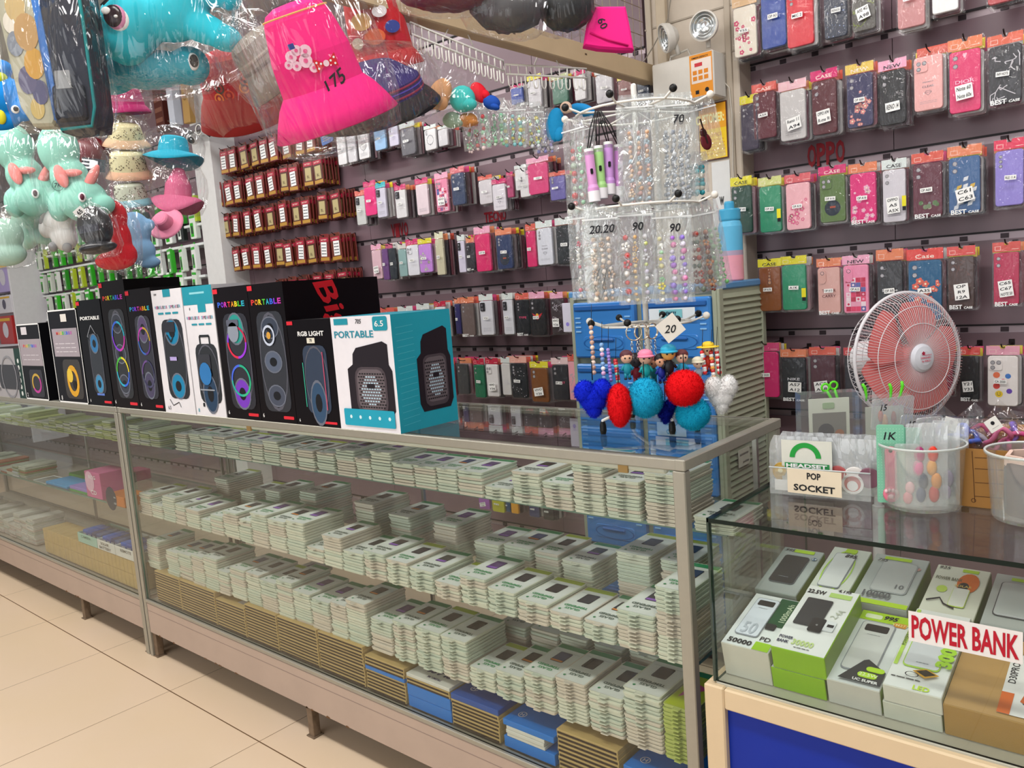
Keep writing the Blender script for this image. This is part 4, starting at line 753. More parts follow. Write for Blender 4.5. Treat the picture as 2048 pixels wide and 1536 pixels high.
# =============== stacks of screen glass packs in the showcase ===============
def uX(u, y, z):
    lo, hi = -9.0, 1.2
    for _ in range(40):
        m = (lo+hi)/2; c = RM.transposed() @ (Vector((m, y, z))-CAMP); pu = CX+FL*c.x/(-c.z) if c.z < 0 else 1e9
        if pu < u: lo = m
        else: hi = m
    return (lo+hi)/2
PK = [M('#dfe0cc', .28, spec=.5), M('#dcd1c0', .28, spec=.5), M('#d2d9c6', .28, spec=.5)]
PTH = 0.0088
def pack_geo(g, w, d, col, full=True):
    """thin clear hang box: tray, raised lid and hang tab toward the aisle"""
    c = M('#b9bbb0', .3) if full else col
    def rp(a, b, r, x0=0, y0=0): return [(x0+p[0], y0+p[1]) for p in g.rpts(a, b, r, 2)]
    T = g.T; g.T = T @ Matrix(((1, 0, 0, 0), (0, 0, 1, d/2), (0, 1, 0, 0), (0, 0, 0, 1)))   # outline x,y ; y0/y1 = z
    g.slab(rp(w*.96, d*.98, .006), .0002, .0052, col); g.slab(rp(w, d, .007), .0052, .0076, col)
    if full: g.slab([(-w*.14, -d/2+.002), (w*.14, -d/2+.002), (w*.1, -d/2-.011), (-w*.1, -d/2-.011)][::-1], .0052, .0072, col)
    g.T = T
def card_art(g, w, d, k, lime=False):
    """printed card seen through the lid; text reads from the shop side"""
    T = g.T; g.T = T @ Matrix.Translation((0, d/2, PTH-.001)) @ Matrix.Rotation(PI, 4, 'Z') @ ORI_TOP
    g.rect(-w*.46, -d*.48, w*.46, d*.48, 0, M('#e4e6df' if not lime else '#b4c41a', .35))
    g.rect(-w*.46, -d*.48, w*.46, -d*.36, -.0003, M('#2f8a55' if k != 5 else '#a9bb22', .35))
    y = -.0004
    if lime: g.poly([(-w*.3, -d*.1), (w*.3, -d*.2), (w*.3, d*.25)], y, M('#c8508a', .3)); g.T = T; return
    scr = M(['#2b2a30', '#5a3f72', '#2a2a2e', '#3c4a70', '#33302e'][k % 5], .25)
    g.rslab(0, -d*.1, w*.40, d*.31, .004, y-.0002, y, M('#17171c', .3), n=2); g.rslab(0, -d*.1, w*.36, d*.29, .003, y-.0004, y-.0002, scr, n=2)
    if k % 3 == 0: g.rect(-w*.18, d*.0, w*.18, d*.045, y-.0006, M('#e08a3a'))
    if k % 3 == 1: g.rect(-w*.18, -d*.02, w*.18, d*.045, y-.0006, M('#8a5ab0'))
    ink = M('#4a9a66' if k % 2 else '#5a6a60', .5)
    g.text('TEMPERED', 0, d*.22, d*.06, y-.0008, ink, w=w*.7, bold=.03, kmax=3); g.text('GLASS', 0, d*.31, d*.06, y-.0008, ink, w=w*.45, bold=.03, kmax=3)
    g.disc(w*.3, d*.38, w*.04, y-.0008, M('#2f8a55'), 8); g.rect(-w*.4, -d*.26, w*.4, -d*.255, y-.0008, M('#9aa096'))
    g.T = T
pk_protos = []; art_protos = {}
def tier(name, y, z, items, right_ref, backrow=False, h_off=0):
    out = []
    for (u0, u1, vt) in items:
        x0, x1 = uX(u0, y, z), uX(u1, y, z); zt = AY((u0+u1)/2-(4 if u0 > 600 else 0), vt, y).z; n = max(3, int(round((zt-z)/PTH)))
        if backrow: n = min(n, 16)
        out.append([name, x0, x1, y, z, n])
    out.sort(key=lambda s: -s[1])
    for i, s_ in enumerate(out): s_.append(i)
    return out
A_ = [(345, 380, 868), (380, 402, 868), (402, 428, 872), (428, 452, 876), (452, 478, 880), (478, 503, 884), (503, 527, 889), (527, 560, 884), (560, 592, 896), (592, 632, 898), (632, 672, 903), (672, 712, 898), (712, 742, 916), (742, 785, 902), (785, 828, 925), (828, 873, 930), (873, 915, 936), (915, 967, 940), (968, 1022, 974), (1022, 1086, 946), (1086, 1146, 968), (1146, 1210, 926), (1210, 1284, 958), (1284, 1372, 950), (1385, 1470, 1040)]
B_ = [(282, 304, 990), (304, 326, 1009), (327, 352, 994), (352, 372, 1008), (372, 402, 1020), (402, 422, 1040), (422, 448, 1033), (448, 480, 1027), (480, 505, 1040), (505, 538, 1030), (538, 575, 1042), (575, 612, 1044), (612, 648, 1097), (648, 686, 1072), (686, 728, 1106), (729, 773, 1106), (774, 818, 1122), (819, 868, 1140), (870, 920, 1166), (921, 975, 1156), (976, 1033, 1182), (1034, 1098, 1206), (1098, 1165, 1230), (1166, 1232, 1246), (1233, 1312, 1222), (1313, 1384, 1178)]
B2 = [(432, 462, 960), (480, 515, 985), (533, 565, 980), (600, 640, 985), (705, 762, 1008), (772, 835, 1032), (862, 925, 1050), (945, 1005, 1086), (1006, 1068, 1096), (1070, 1120, 1106), (1122, 1190, 1122), (1234, 1305, 1110), (1324, 1385, 1125)]
C_ = [(295, 322, 1086), (335, 360, 1106), (360, 387, 1109), (387, 411, 1113), (411, 439, 1118), (439, 461, 1146), (461, 496, 1142), (496, 524, 1152), (524, 557, 1165), (557, 589, 1166), (590, 625, 1188), (625, 662, 1201), (664, 697, 1208), (697, 738, 1206), (743, 787, 1243), (789, 832, 1247), (833, 885, 1263), (885, 938, 1276), (939, 991, 1338), (992, 1047, 1347), (1049, 1112, 1347), (1113, 1176, 1358), (1178, 1248, 1388), (1249, 1327, 1382), (1328, 1392, 1416)]
C2 = [(560, 600, 1165), (1000, 1055, 1250), (1062, 1120, 1262), (1122, 1180, 1275), (1190, 1250, 1290), (1260, 1325, 1310)]
ZC = 0.372
stacks = tier('top shelf', .20, ZA, A_, 0)+tier('middle shelf', .032, ZB, B_, 0)+tier('middle shelf back row', .245, ZB, B2, 0, True)+tier('bottom row', .034, ZC, C_, 0)+tier('bottom back row', .24, ZC, C2, 0, True)
allp = []
for (nm, x0, x1, y, z, n, i) in stacks:
    for k in range(n):
        zz = z+PTH*k; c = Vector(((x0+x1)/2, y, zz)); rank = (c-CAMP).length+(0.9 if 'back' in nm else 0)+(0.25 if nm == 'top shelf' else 0)-(0.6 if k == n-1 else 0)
        allp.append((rank, nm, x0, x1, y, zz, n, i, k))
allp.sort()
SREST = G(); rp_ = random.Random(77); protoP = {}
for q, (rank, nm, x0, x1, y, zz, n, i, k) in enumerate(allp):
    w = min(.098, max(.07, (x1-x0)*.97)); sx = w/.09; rnd = random.Random(i*100+k+len(nm)*7); d = .165 if nm != 'top shelf' else .16
    lime = nm == 'bottom row' and i == 0; col = M('#b9c46a', .3) if lime else (PK[(i+k//6) % 3] if rnd.random() < .8 else PK[rnd.randrange(3)])
    loc = Vector(((x0+x1)/2+rnd.uniform(-.0012, .0012), y+rnd.uniform(-.003, .003), zz)); rot = rnd.uniform(-.012, .012)
    if q < 300:
        key = (col.name, d)
        if key not in protoP:
            g = G(); pack_geo(g, .09, d, col); o = g.build('glass_pack'); protoP[key] = o
        else: o = protoP[key].copy(); COL.objects.link(o)
        o.location = loc; o.rotation_euler = (0, 0, rot); o.scale = (sx, 1, 1)
        what = 'lime green glass pack' if lime else ('clear glass pack' if k < n-1 else 'topmost glass pack')
        if k == n-1: tag(o, f"{what} {ORD[i]} stack from right post, {nm}", 'glass pack', 'tempered glass packs in the showcase')
        else: tag(o, f"{what}, {ORD[n-1-k]} from top, {ORD[i]} stack from right post, {nm}", 'glass pack', 'tempered glass packs in the showcase')
        if k == n-1:
            kk = 9 if lime else rnd.randrange(6)
            if (kk, d) not in art_protos: g = G(); card_art(g, .09, d, kk, lime); a = g.build('printed_card', o); art_protos[kk, d] = a
            else: a = art_protos[kk, d].copy(); COL.objects.link(a); a.parent = o
            a.location = (0, 0, 0)
    else:
        SREST.T = Matrix.Translation(loc) @ Matrix.Rotation(rot, 4, 'Z') @ Matrix.Diagonal((sx, 1, 1, 1)); pack_geo(SREST, .09, d, col, False)
        if k == n-1: card_art(SREST, .09, d, rnd.randrange(6))
SREST.T = Matrix.Identity(4)
o = SREST.build('glass_packs'); tag(o, 'mass of smaller glass packs stacked along the far part of the showcase shelves', 'glass packs', kind='stuff')
# small paper slips lying on packs
for (u, v, z, w) in ((897, 915, .905, .03), (856, 912, .9, .04), (1160, 1072, .68, .05), (720, 1052, .6, .03)):
    pass
# =============== flat kraft boxes and blue boxes along the cabinet floor ===============
KR = M('#c0a36a', .7, noise=.08, scale=40); KD = M('#33241a', .8); BL = M('#1277cf', .35, noise=.03); BLD = M('#1a4fa0', .35)
def flat_box(w, d, h, kind):
    g = G()
    if kind == 'kraft':
        g.bbox(0, w, 0, d, 0, h*.97, KR, .0008); g.rect(.003, h*.1, w-.003, h*.58, -.0006, KD)
    elif kind in ('blue', 'darkblue'):
        g.bbox(0, w, 0, d, 0, h*.98, BL if kind == 'blue' else BLD, .001)
    elif kind == 'white':
        g.bbox(0, w, 0, d, 0, h*.98, M('#d9d6cc', .5), .001)
    return g
D_ = [(316, 366, 1140, 'k'), (366, 436, 1172, 'k'), (437, 495, 1204, 'k'), (496, 560, 1232, 'k'), (561, 641, 1232, 'k'), (642, 733, 1265, 'k')]
fy = .022
def lay(x0, x1, z0, n, kind, lab, h=.0105, d=.17, group='flat kraft boxes', name='flat_box', cat='box'):
    base = None
    for k in range(n):
        rnd = random.Random(int(x0*500)+k)
        if base is None: base = flat_box(x1-x0-.004, d, h, kind).build(name); o = base
        else: o = base.copy(); COL.objects.link(o)
        o.location = (x0+rnd.uniform(-.001, .002), fy+rnd.uniform(0, .002), z0+h*k)
        tag(o, lab(n-1-k), cat, group)
    return o, z0+h*n
def top_text(o, w, d, h, items):
    g = G(); g.T = Matrix.Translation((0, 0, h)) @ ORI_TOP
    for it in items: it(g)
    return g.build('printed_top', o)
z0b = .2465
for i, (u0, u1, vt, kd) in enumerate(D_):
    x0, x1 = uX(u0, fy, z0b), uX(u1, fy, z0b); n = int(round((ZC-.002-z0b)/.0105))
    o, zt = lay(x0, x1, z0b, n-(2 if i == 2 else 0), 'kraft', lambda k, i=i: f"flat kraft card box, {ORD[k]} from top of the {ORD[i]} kraft stack from left")
    w = x1-x0; top_text(o, w, .17, .0105, [lambda g: g.text('GLASS', w*.4, .06, .02, -.0006, M('#5d4a2c'), rot=PI, w=.09), lambda g: g.rect(w*.6, .02, w*.9, .04, -.0006, M('#cfc9c4'))])
X = lambda u: uX(u, fy, z0b)
# fourth group: kraft with a blue box in the middle, then white, blue and kraft piles
o, z1 = lay(X(735), X(815), z0b, 6, 'kraft', lambda k: f"flat kraft box below the thin blue box, {ORD[k]} from top, near showcase middle")
o, z2 = lay(X(735), X(815), z1, 1, 'blue', lambda k: 'thin bright blue box sandwiched between kraft boxes in the showcase', h=.012, group='blue boxes', d=.19)
o, z3 = lay(X(735), X(815), z2, 3, 'kraft', lambda k: f"flat kraft box above the thin blue box, {ORD[k]} from top")
x0, x1 = X(817), X(905); w = x1-x0
o, z1 = lay(x0, x1, z0b, 2, 'blue', lambda k: ('upper' if k == 0 else 'lower')+' bright blue box under the white GLASS box', h=.034, group='blue boxes')
o, z2 = lay(x0, x1, z1, 2, 'kraft', lambda k: ('upper' if k == 0 else 'lower')+' kraft box between the blue boxes and white GLASS box')
o, z3 = lay(x0, x1, z2, 1, 'white', lambda k: 'white flat box printed GLASS among the blue and kraft boxes', h=.01)
top_text(o, w, .17, .01, [lambda g: g.text('GLASS', w*.55, .05, .028, -.0006, M('#1d1f5a'), rot=PI, w=.1, bold=.05, shear=.2), lambda g: g.text('PREMIUM', w*.55, .018, .009, -.0006, M('#1d1f5a'), rot=PI)])
def hlogo(g, x, z):
    g.ring(x, z, .012, .002, -.0006, WHITE, 18); g.text('H', x, z, .012, -.0006, WHITE, rot=PI)
x0, x1 = X(906), X(1003); w = x1-x0
o, z1 = lay(x0, x1, z0b, 7, 'kraft', lambda k: f"flat kraft box, {ORD[k]} under the dark blue lidded box")
o, z2 = lay(x0, x1, z1, 1, 'darkblue', lambda k: 'dark blue flat box with a white ring mark on kraft boxes', h=.016, group='blue boxes'); top_text(o, w, .17, .016, [lambda g: hlogo(g, w*.25, .05), lambda g: g.rect(w*.2, .09, w*.42, .11, -.0006, M('#7f93a8'))])
x0, x1 = X(1008), X(1112); w = x1-x0
o, z1 = lay(x0, x1, z0b, 1, 'blue', lambda k: 'blue box tray at the bottom under white packs, left of kraft pile', h=.03, group='blue boxes')
o, z2 = lay(x0+.01, x1-.03, z1, 3, 'white', lambda k: f"white glass pack {['top', 'middle', 'bottom'][k]} between two blue boxes", h=.0095, group='white packs')
o, z3 = lay(x0, x1, z2, 1, 'blue', lambda k: 'bright blue flat box with white ring mark, left of kraft pile', h=.016, group='blue boxes'); top_text(o, w, .17, .016, [lambda g: hlogo(g, w*.2, .04), lambda g: g.rect(w*.15, .08, w*.35, .1, -.0006, M('#9ab0c0'))])
x0, x1 = X(1118), X(1243)
o, z1 = lay(x0, x1, z0b, 9, 'kraft', lambda k: f"flat kraft box, {ORD[k]} from top of the pile nearest the right post", h=.0115)
x0, x1 = X(1250), X(1385); w = x1-x0
o, z1 = lay(x0, x1, z0b, 3, 'blue', lambda k: f"blue flat box, {['top', 'middle', 'bottom'][k]} of the pile beside the right post", h=.026, group='blue boxes'); top_text(o, w, .17, .026, [lambda g: hlogo(g, w*.2, .04), lambda g: g.rect(w*.2, .08, w*.42, .11, -.0006, M('#9ab0c0'))])
# =============== left showcase goods ===============
rnd = random.Random(9)
LR_ = G()
def lpack(x, y, z, n, cols, w=.09, d=.16):
    for k in range(n):
        LR_.T = Matrix.Translation((x, y+rnd.uniform(-.004, .004), z+PTH*k)) @ Matrix.Rotation(rnd.uniform(-.03, .03), 4, 'Z'); pack_geo(LR_, w, d, M(rnd.choice(cols), .3, spec=.6), False)
x = -5.5
while x < -2.62:
    lpack(x, .19, ZA, rnd.randint(5, 10), ['#cdd0a8', '#d8dcc4', '#c3c890', '#d9d6cc', '#b8c078']); x += .095
x = -5.5
while x < uX(86, .04, .246)-.1:
    lpack(x, .04, .246, rnd.randint(6, 16), ['#cfcfc8', '#c8b8b0', '#b8c0b0', '#d6d8d0']); x += .096
x = -5.5
while x < uX(60, .05, ZB)-.1:
    lpack(x, .05, ZB, rnd.randint(2, 7), ['#cfd2c0', '#b06a4a', '#b8c0b0', '#8f9a6a', '#c9ccd0']); x += .1
LR_.T = Matrix.Identity(4)
o = LR_.build('accessory_packs'); tag(o, 'mass of pale and green accessory packs filling the left showcase shelves', 'accessory packs', kind='stuff')
# small bags crumpled on the shelf
def small_box(name, u0, u1, y, z0, vt, d, col, label, art=None, cat='box', group=None, rough=.45):
    x0, x1 = uX(u0, y, z0), uX(u1, y, z0); h = AY((u0+u1)/2, vt, y).z-z0; g = G(); g.bbox(0, x1-x0, 0, d, 0, h, M(col, rough), .002)
    o = g.build(name, loc=(x0, y, z0)); tag(o, label, cat, group)
    if art: q = G(); art(q, x1-x0, h); q.build('printed_face', o)
    return o
def cdart(s1, s2, c):
    def f(g, w, h): g.disc(w*.3, h*.62, w*.3, -.0008, M(c), 12); g.text(s2, w*.5, h*.22, h*.16, -.0012, WHITE, w=w*.6); g.text(s1, w*.5, h*.8, h*.14, -.0012, WHITE, w=w*.6)
    return f
small_box('sticker_box', 66, 92, .06, ZB, 966, .1, '#e4e6e2', 'white box with a green corner left of the pale blue box', lambda g, w, h: g.rect(0, 0, w*.8, h*.2, -.0008, M('#3a9a3a')))
small_box('charger_box', 92, 134, .06, ZB, 968, .12, '#3f97cf', 'pale blue box in the left showcase beside a white box', lambda g, w, h: g.text('W', w*.4, h*.5, h*.3, -.0008, WHITE), group=None)
small_box('stacked_carton', 140, 178, .06, ZB, 976, .12, '#9a7fc8', 'purple carton with green base in left showcase', lambda g, w, h: g.rect(0, 0, w, h*.45, -.0008, M('#56a04e')))
small_box('stacked_carton', 138, 174, .2, ZB, 950, .12, '#4a9a30', 'green carton behind the purple one in left showcase')
small_box('disc_box', 175, 205, .05, ZB, 946, .12, '#cf6a96', 'pink CD box, left one of the pair in left showcase', cdart('RCG', 'CD', '#e8b8cc'), group='disc boxes')
small_box('disc_box', 232, 254, .26, ZB, 946, .12, '#cf5a86', 'pink CD box right behind the post in left showcase', cdart('SCB', 'CD', '#e8b8cc'), group='disc boxes')
small_box('disc_box', 214, 250, .035, ZB-.0, 992, .1, '#c9742a', 'orange 700 MB CD box in left showcase', cdart('700', 'CD', '#2b3040'), group='disc boxes')
small_box('disc_box', 206, 232, .2, ZB, 952, .1, '#8d8c88', 'grey spindle box between the pink CD boxes')
rnd = random.Random(4)
xk = uX(92, .03, .246); i = 0
while xk < -2.62:
    for r in range(2):
        g = G(); h = .062; g.bbox(0, .0725, 0, .12, 0, h-.001, KR, .002); g.rect(.036, .002, .038, h-.002, -.0005, M('#8d754c'))
        o = g.build('kraft_carton', loc=(xk, .03, .247+h*r)); tag(o, f"small kraft carton, {ORD[i]} from left in the {'lower' if r == 0 else 'upper'} row, left showcase", 'carton', 'small kraft cartons')
    xk += .0765; i += 1
ztop = .247+.124
def tray(u0, u1, txt, col, label, tcol):
    x0, x1 = uX(u0, .03, ztop), uX(u1, .03, ztop); g = G(); w = x1-x0; h = .045
    g.bbox(0, w, 0, .003, 0, h, M(col, .5), .001); g.bbox(0, w, .15, .153, 0, h, M(col, .5), .001); g.bbox(0, .003, .003, .15, 0, h, M(col, .5), .001); g.bbox(w-.003, w, .003, .15, 0, h, M(col, .5), .001); g.bbox(0.003, w-.003, .003, .15, 0, .003, M(col, .5), .001)
    for k, s_ in enumerate(txt): g.text(s_, w*.45, h*(.7-.42*k), h*.28, -.0008, M(tcol), w=w*.7)
    o = g.build('card_tray', loc=(x0, .028, ztop+.001)); tag(o, label, 'tray')
    for k in range(4):
        g = G(); g.bbox(0, w*.2, 0, .09, 0, .05, M(['#2a5fc0', '#2a4fa8', '#23346e', '#4a5f90'][k], .25, spec=.7), .003); g.rect(w*.03, .02, w*.17, .035, -.0006, M('#c8ccd8'))
        q = g.build('battery_blister', loc=(x0+w*.03+w*.235*k, .05, ztop+.004), rot=(0, 0, .05)); tag(q, f"blue battery blister, {ORD[k]} in the {txt[0].lower()} tray", 'battery', 'blue battery blisters')
tray(158, 196, ['CAMERA'], '#9fc8b8', 'mint green card tray of blue blisters, left showcase', '#3a7a6a')
tray(197, 232, ['SOLAR', 'BATTERY'], '#dcdbd5', 'white card tray written SOLAR BATTERY in left showcase', '#222222')
tray(233, 282, ['REMOTE'], '#dcdbd5', 'white card tray right of the SOLAR BATTERY tray', '#333333')

g = G(); a = AY(-30, 690, 1.2); b = AY(38, 685, 1.2); g.bbox(0, b.x-a.x, 0, .3, -.03, 0, M('#d8d6e0', .4), .003); g.bbox(b.x-a.x-.03, b.x-a.x, 0, .3, -.9, -.03, M('#d8d6e0', .4), .003)
g.bbox(b.x-a.x-.03, b.x-a.x, 0, .3, 0, .9, M('#dcdae0', .4), .003); o = g.build('white_shelving', loc=(a.x, 1.2, a.z)); tag(o, 'white shelving at the far left edge behind the speaker boxes', 'shelving')
for k, (u0, u1, v0, v1, c, lb) in enumerate(((-4, 26, 588, 625, '#e4e2ea', 'white carton on the far left shelving'), (2, 30, 630, 688, '#c03a3a', 'red and white box on the far left shelving'), (-6, 24, 520, 582, '#b9a8e0', 'lilac box on the far left shelving'))):
    a_ = AY(u0, v1, 1.25); b_ = AY(u1, v1, 1.25); h_ = AY(u1, v0, 1.25).z-b_.z; g = G(); w_ = b_.x-a_.x; g.bbox(0, w_, 0, .15, 0, h_, M(c, .4), .004); g.disc(w_*.5, h_*.5, min(w_, h_)*.28, -.001, M('#e0dce8' if k != 0 else '#5a5468', .4), 14); g.rect(w_*.1, h_*.82, w_*.9, h_*.92, -.001, M('#e8b83a')); o = g.build('boxed_toy', loc=(a_.x, 1.25, b_.z)); tag(o, lb, 'box')
# =============== blue drawer unit, bottle ===============
def DEP(P): return (Vector(P)-CAMP).dot(FWD)
yD = 1.1; X0, X1 = AY(1142, 650, yD).x, AY(1434, 620, yD).x; SAGE = M('#a9ad96', .5); BLU = M('#3d86d2', .3, spec=.6, noise=.02); BLUD = M('#2a63aa', .35)
U = empty('drawer_unit', (X0, yD, 0), 0, 'plastic drawer tower with blue drawers and sage green louvred side behind the showcase', 'drawers')
wU = X1-X0; g = G(); dU = .37
g.bbox(0, wU, .02, dU, .05, 1.345, SAGE, .006); g.bbox(-.006, wU+.006, .0, dU+.006, 1.335, 1.36, M('#5f95c8', .35), .005)
g.bbox(0, .018, 0, .02, .05, 1.34, SAGE, .003); g.bbox(wU-.018, wU, 0, .02, .05, 1.34, SAGE, .003)
g.build('cabinet_body', U)
g = G()
for k in range(56):
    z = .12+.0215*k; g.add([(wU, .03, z), (wU, dU-.03, z), (wU+.008, dU-.03, z+.004), (wU+.008, .03, z+.004), (wU, .03, z+.019), (wU, dU-.03, z+.019)], [(0, 1, 2, 3), (3, 2, 5, 4)], SAGE)
g.bbox(wU, wU+.01, 0, .03, .05, 1.34, SAGE, .002); g.bbox(wU, wU+.01, dU-.03, dU, .05, 1.34, SAGE, .002)
g.build('louvred_side', U)
zb = [1.33, 1.10, .86, .62, .38, .14]
for c in (0, 1):
    xa = .02+c*(wU/2-.005); xb = xa+wU/2-.035
    for k in range(5):
        t, b = zb[k]-.012, zb[k+1]+.012; g = G(); g.bbox(xa, xb, -.012, .02, b, t, BLU, .006)
        g.bbox(xa+.01, xb-.01, -.02, -.012, t-.03, t-.012, BLUD, .003); g.rslab((xa+xb)/2, b+.055, (xb-xa)*.66, .05, .012, -.016, -.0125, BLU, n=3, bev=.003); g.ring((xa+xb)/2, b+.055, (xb-xa)*.33, .006, -.0168, BLUD, 20, rz=.026)
        for s_ in (xa+.012, xb-.037):
            for q in range(4): g.bbox(s_, s_+.024, -.0155, -.012, b+.095+.017*q, b+.101+.017*q, M('#8fc2ee', .3), .001)
        d = g.build('drawer', U); 
        h_ = G(); h_.bbox((xa+xb)/2-.05, (xa+xb)/2+.05, -.026, -.0165, b+.062, b+.072, BLUD, .003); h_.build('handle', d)
def slip(name, u0, u1, v0, v1, y, col, lines, label, tcol='#1c5f86', rot=0, cat='label'):
    a, b = AY(u0, (v0+v1)/2, y), AY(u1, (v0+v1)/2, y); zt, z0_ = AY((u0+u1)/2, v0, y).z, AY((u0+u1)/2, v1, y).z; w, h = b.x-a.x, zt-z0_
    g = G(); g.box(-w/2, w/2, 0, .0008, -h/2, h/2, M(col, .5))
    for k, s_ in enumerate(lines): g.text(s_, 0, h*(.5-(k+.5)/len(lines)), h/len(lines)*.55, -.0006, M(tcol), w=w*.85*min(1, max(.3, len(s_)/10)), bold=.03, kmax=3)
    o = g.build(name, loc=((a.x+b.x)/2, y, (zt+z0_)/2), rot=(0, rot, 0)); tag(o, label, cat); return o
slip('paper_label', 1298, 1390, 616, 640, 1.07, '#e4ebf0', [''], 'white tape strip on the blue drawer behind the key rings')
slip('paper_label', 1318, 1364, 619, 636, 1.068, '#7fc4cc', ['MEMORY'], 'teal MEMORY label taped on the blue drawer', '#12344a')
slip('paper_label', 1314, 1372, 838, 872, 1.075, '#cfdad8', ['MICRO', 'CARD'], 'pale label with teal writing on the second blue drawer', '#1a8a9a')
g = G(); z_ = AY(1132, 664, 1.12).z; hz = AY(1132, 606, 1.12).z-z_; g.bbox(-.042, 0, 0, .004, 0, hz, M('#e0dcea', .4), .001); g.disc(-.02, .03, .008, -.0006, M('#9a8ae0'), 10); o = g.build('white_card', loc=(X0-.0065, 1.115, z_)); tag(o, 'tall white card taped beside the blue drawers', 'card')
# vacuum bottle, blue above and pink below
P = AZ(1460, 570, 1.361); PB = Vector((X1-.02+0.0, 1.30, 1.361)); PB.x = uX(1463, 1.30, 1.42)
hB = AY(1455, 442, 1.30).z-1.361; g = G(); r = .041
g.lathe([(0.0, 0), (r*.94, 0), (r, .004), (r, hB*.42)], M('#f2a6b4', .35), 24, ms=[M('#f2a6b4', .35)]*3); g.lathe([(r, hB*.42), (r, hB*.5)], M('#b9a6bd', .35), 24); g.lathe([(r, hB*.5), (r, hB*.9), (r*.9, hB*.97), (r*.8, hB)], M('#66bce2', .35), 24)
B = g.build('vacuum_bottle', loc=PB); tag(B, 'blue and pink vacuum bottle standing on the drawer tower', 'bottle')
g = G(); g.lathe([(r*.86, hB), (r*.9, hB+.005), (r*.9, hB+.035), (r*.84, hB+.04), (r*.42, hB+.042), (r*.42, hB+.06), (r*.36, hB+.066), (0, hB+.067)], M('#4aa9d0', .35), 24); g.build('bottle_cap', B)
# =============== column fittings ===============
yE = 1.395
xa, xb = AY(1304, 160, yE).x, AY(1428, 160, yE).x; z0_ = AY(1428, 190, yE).z; z1_ = AY(1428, 97, yE).z
E_ = empty('emergency_light', (xa, yE, z0_), 0, 'white twin-head emergency light box on the column', 'emergency light'); w, h = xb-xa, z1_-z0_
IVORY = M('#d8d2c8', .45)
g = G(); g.bbox(0, w, 0, .095, 0, h, IVORY, .005); g.build('housing', E_)
g = G(); s0 = w*.63; g.rect(s0, h*.04, w*.985, h*.97, -.001, M('#e8942a', .5)); g.rect(s0+.006, h*.34, w*.97, h*.86, -.0014, M('#ecdcd0', .5)); g.rect(s0+.02, h*.7, s0+.05, h*.78, -.002, M('#c9303a'))
for a in range(3):
    for b in range(2): g.rect(s0+.012+.022*a, h*(.4+.13*b), s0+.028+.022*a, h*(.49+.13*b), -.002, M('#e0861e'))
g.rect(s0+.02, h*.1, s0+.034, h*.18, -.002, INK); g.disc(s0+.065, h*.16, .008, -.002, INK, 10); g.text('EMERGENCY', s0+w*.17, h*.9, h*.04, -.002, INK, w=w*.26); g.build('sticker', E_)
g = G(); g.tube([(w*.25, .03, h), (w*.27, .03, h+.02), (w*.55, .03, h+.03), (w*.6, .03, h)], .004, IVORY, 8); g.build('carry_handle', E_)
for (u, v, rx, rz_) in ((1331, 76, .25, -.75), (1408, 52, .1, .1)):
    P = AY(u, v, yE-.02); L = empty('lamp_head', (P.x-xa, P.y-yE, P.z-z0_)); L.parent = E_; L.rotation_euler = (rx, 0, rz_)
    g = G(); g.T = Matrix.Rotation(PI/2, 4, 'X'); R_h = .052
    g.lathe([(0, -.045), (R_h*.5, -.042), (R_h*.9, -.02), (R_h, 0), (R_h, .008), (R_h*.9, .010), (R_h*.88, .004)], IVORY, 28); g.lathe([(R_h*.88, .004), (R_h*.6, -.006), (R_h*.3, -.012), (0, -.014)], M('#d6dadb', .15, metal=.8), 28)
    for k in range(3): g.lathe([(R_h*(.75-.2*k), .0045-.004*k), (R_h*(.72-.2*k), .0058-.004*k), (R_h*(.69-.2*k), .0045-.004*k)], M('#f0f2f2', .2, metal=.5), 28)
    q = g.build('reflector', L)
    g = G(); g.tube([(0, .03, -.02), (0, .03, -.07)], .009, IVORY, 8); g.build('swivel_stem', L)
g = G(); pts = [AY(u, v, 1.44) for u, v in ((1344, -20), (1335, 40), (1308, 90), (1290, 120), (1263, 150))]; g.tube([tuple(p) for p in pts], .0022, M('#8d8578'), 6); o = g.build('hanging_wire'); tag(o, 'thin bent wire hanging past the emergency light', 'wire')
g = G(); pts = [AY(u, v, 1.485) for u, v in ((1449, 165), (1458, 175), (1464, 230), (1466, 330), (1470, 450), (1480, 560))]; g.tube([tuple(p) for p in pts], .0025, M('#c9c0b2'), 6); o = g.build('thin_cable'); tag(o, 'thin pale cable running down the column below emergency light', 'cable')
yP = 1.496; a, b = AY(1398, 260, yP), AY(1456, 260, yP); zt, zb_ = AY(1428, 206, yP).z, AY(1428, 320, yP).z; w, h = b.x-a.x, zt-zb_
g = G(); g.box(0, w, 0, .002, 0, h, M('#5a2a1c')); g.rect(.004, .004, w-.004, h-.004, -.0006, M('#f0c81e', .4)); g.rect(.004, h*.55, w-.004, h-.004, -.001, M('#eda41e', .4))
g.text('CUSTOMER:', w*.42, h*.74, h*.17, -.0016, M('#f8ec9a'), w=w*.98, bold=.04, kmax=3); g.text('NOTICE', w*.55, h*.44, h*.06, -.0012, M('#c9762a')); g.scrawl(5, w*.12, h*.08, w*.9, h*.38, -.0012, M('#e0a818'), None, .004)
o = g.build('notice_poster', loc=(a.x, yP-.004, zb_)); tag(o, 'yellow framed customer notice poster on the column', 'poster')
o = slip('paper_notice', 1426, 1462, 322, 480, yP-.002, '#dcdad6', ['', '', 'w', 'r', ''], 'narrow white paper notice below the yellow poster', '#333333')
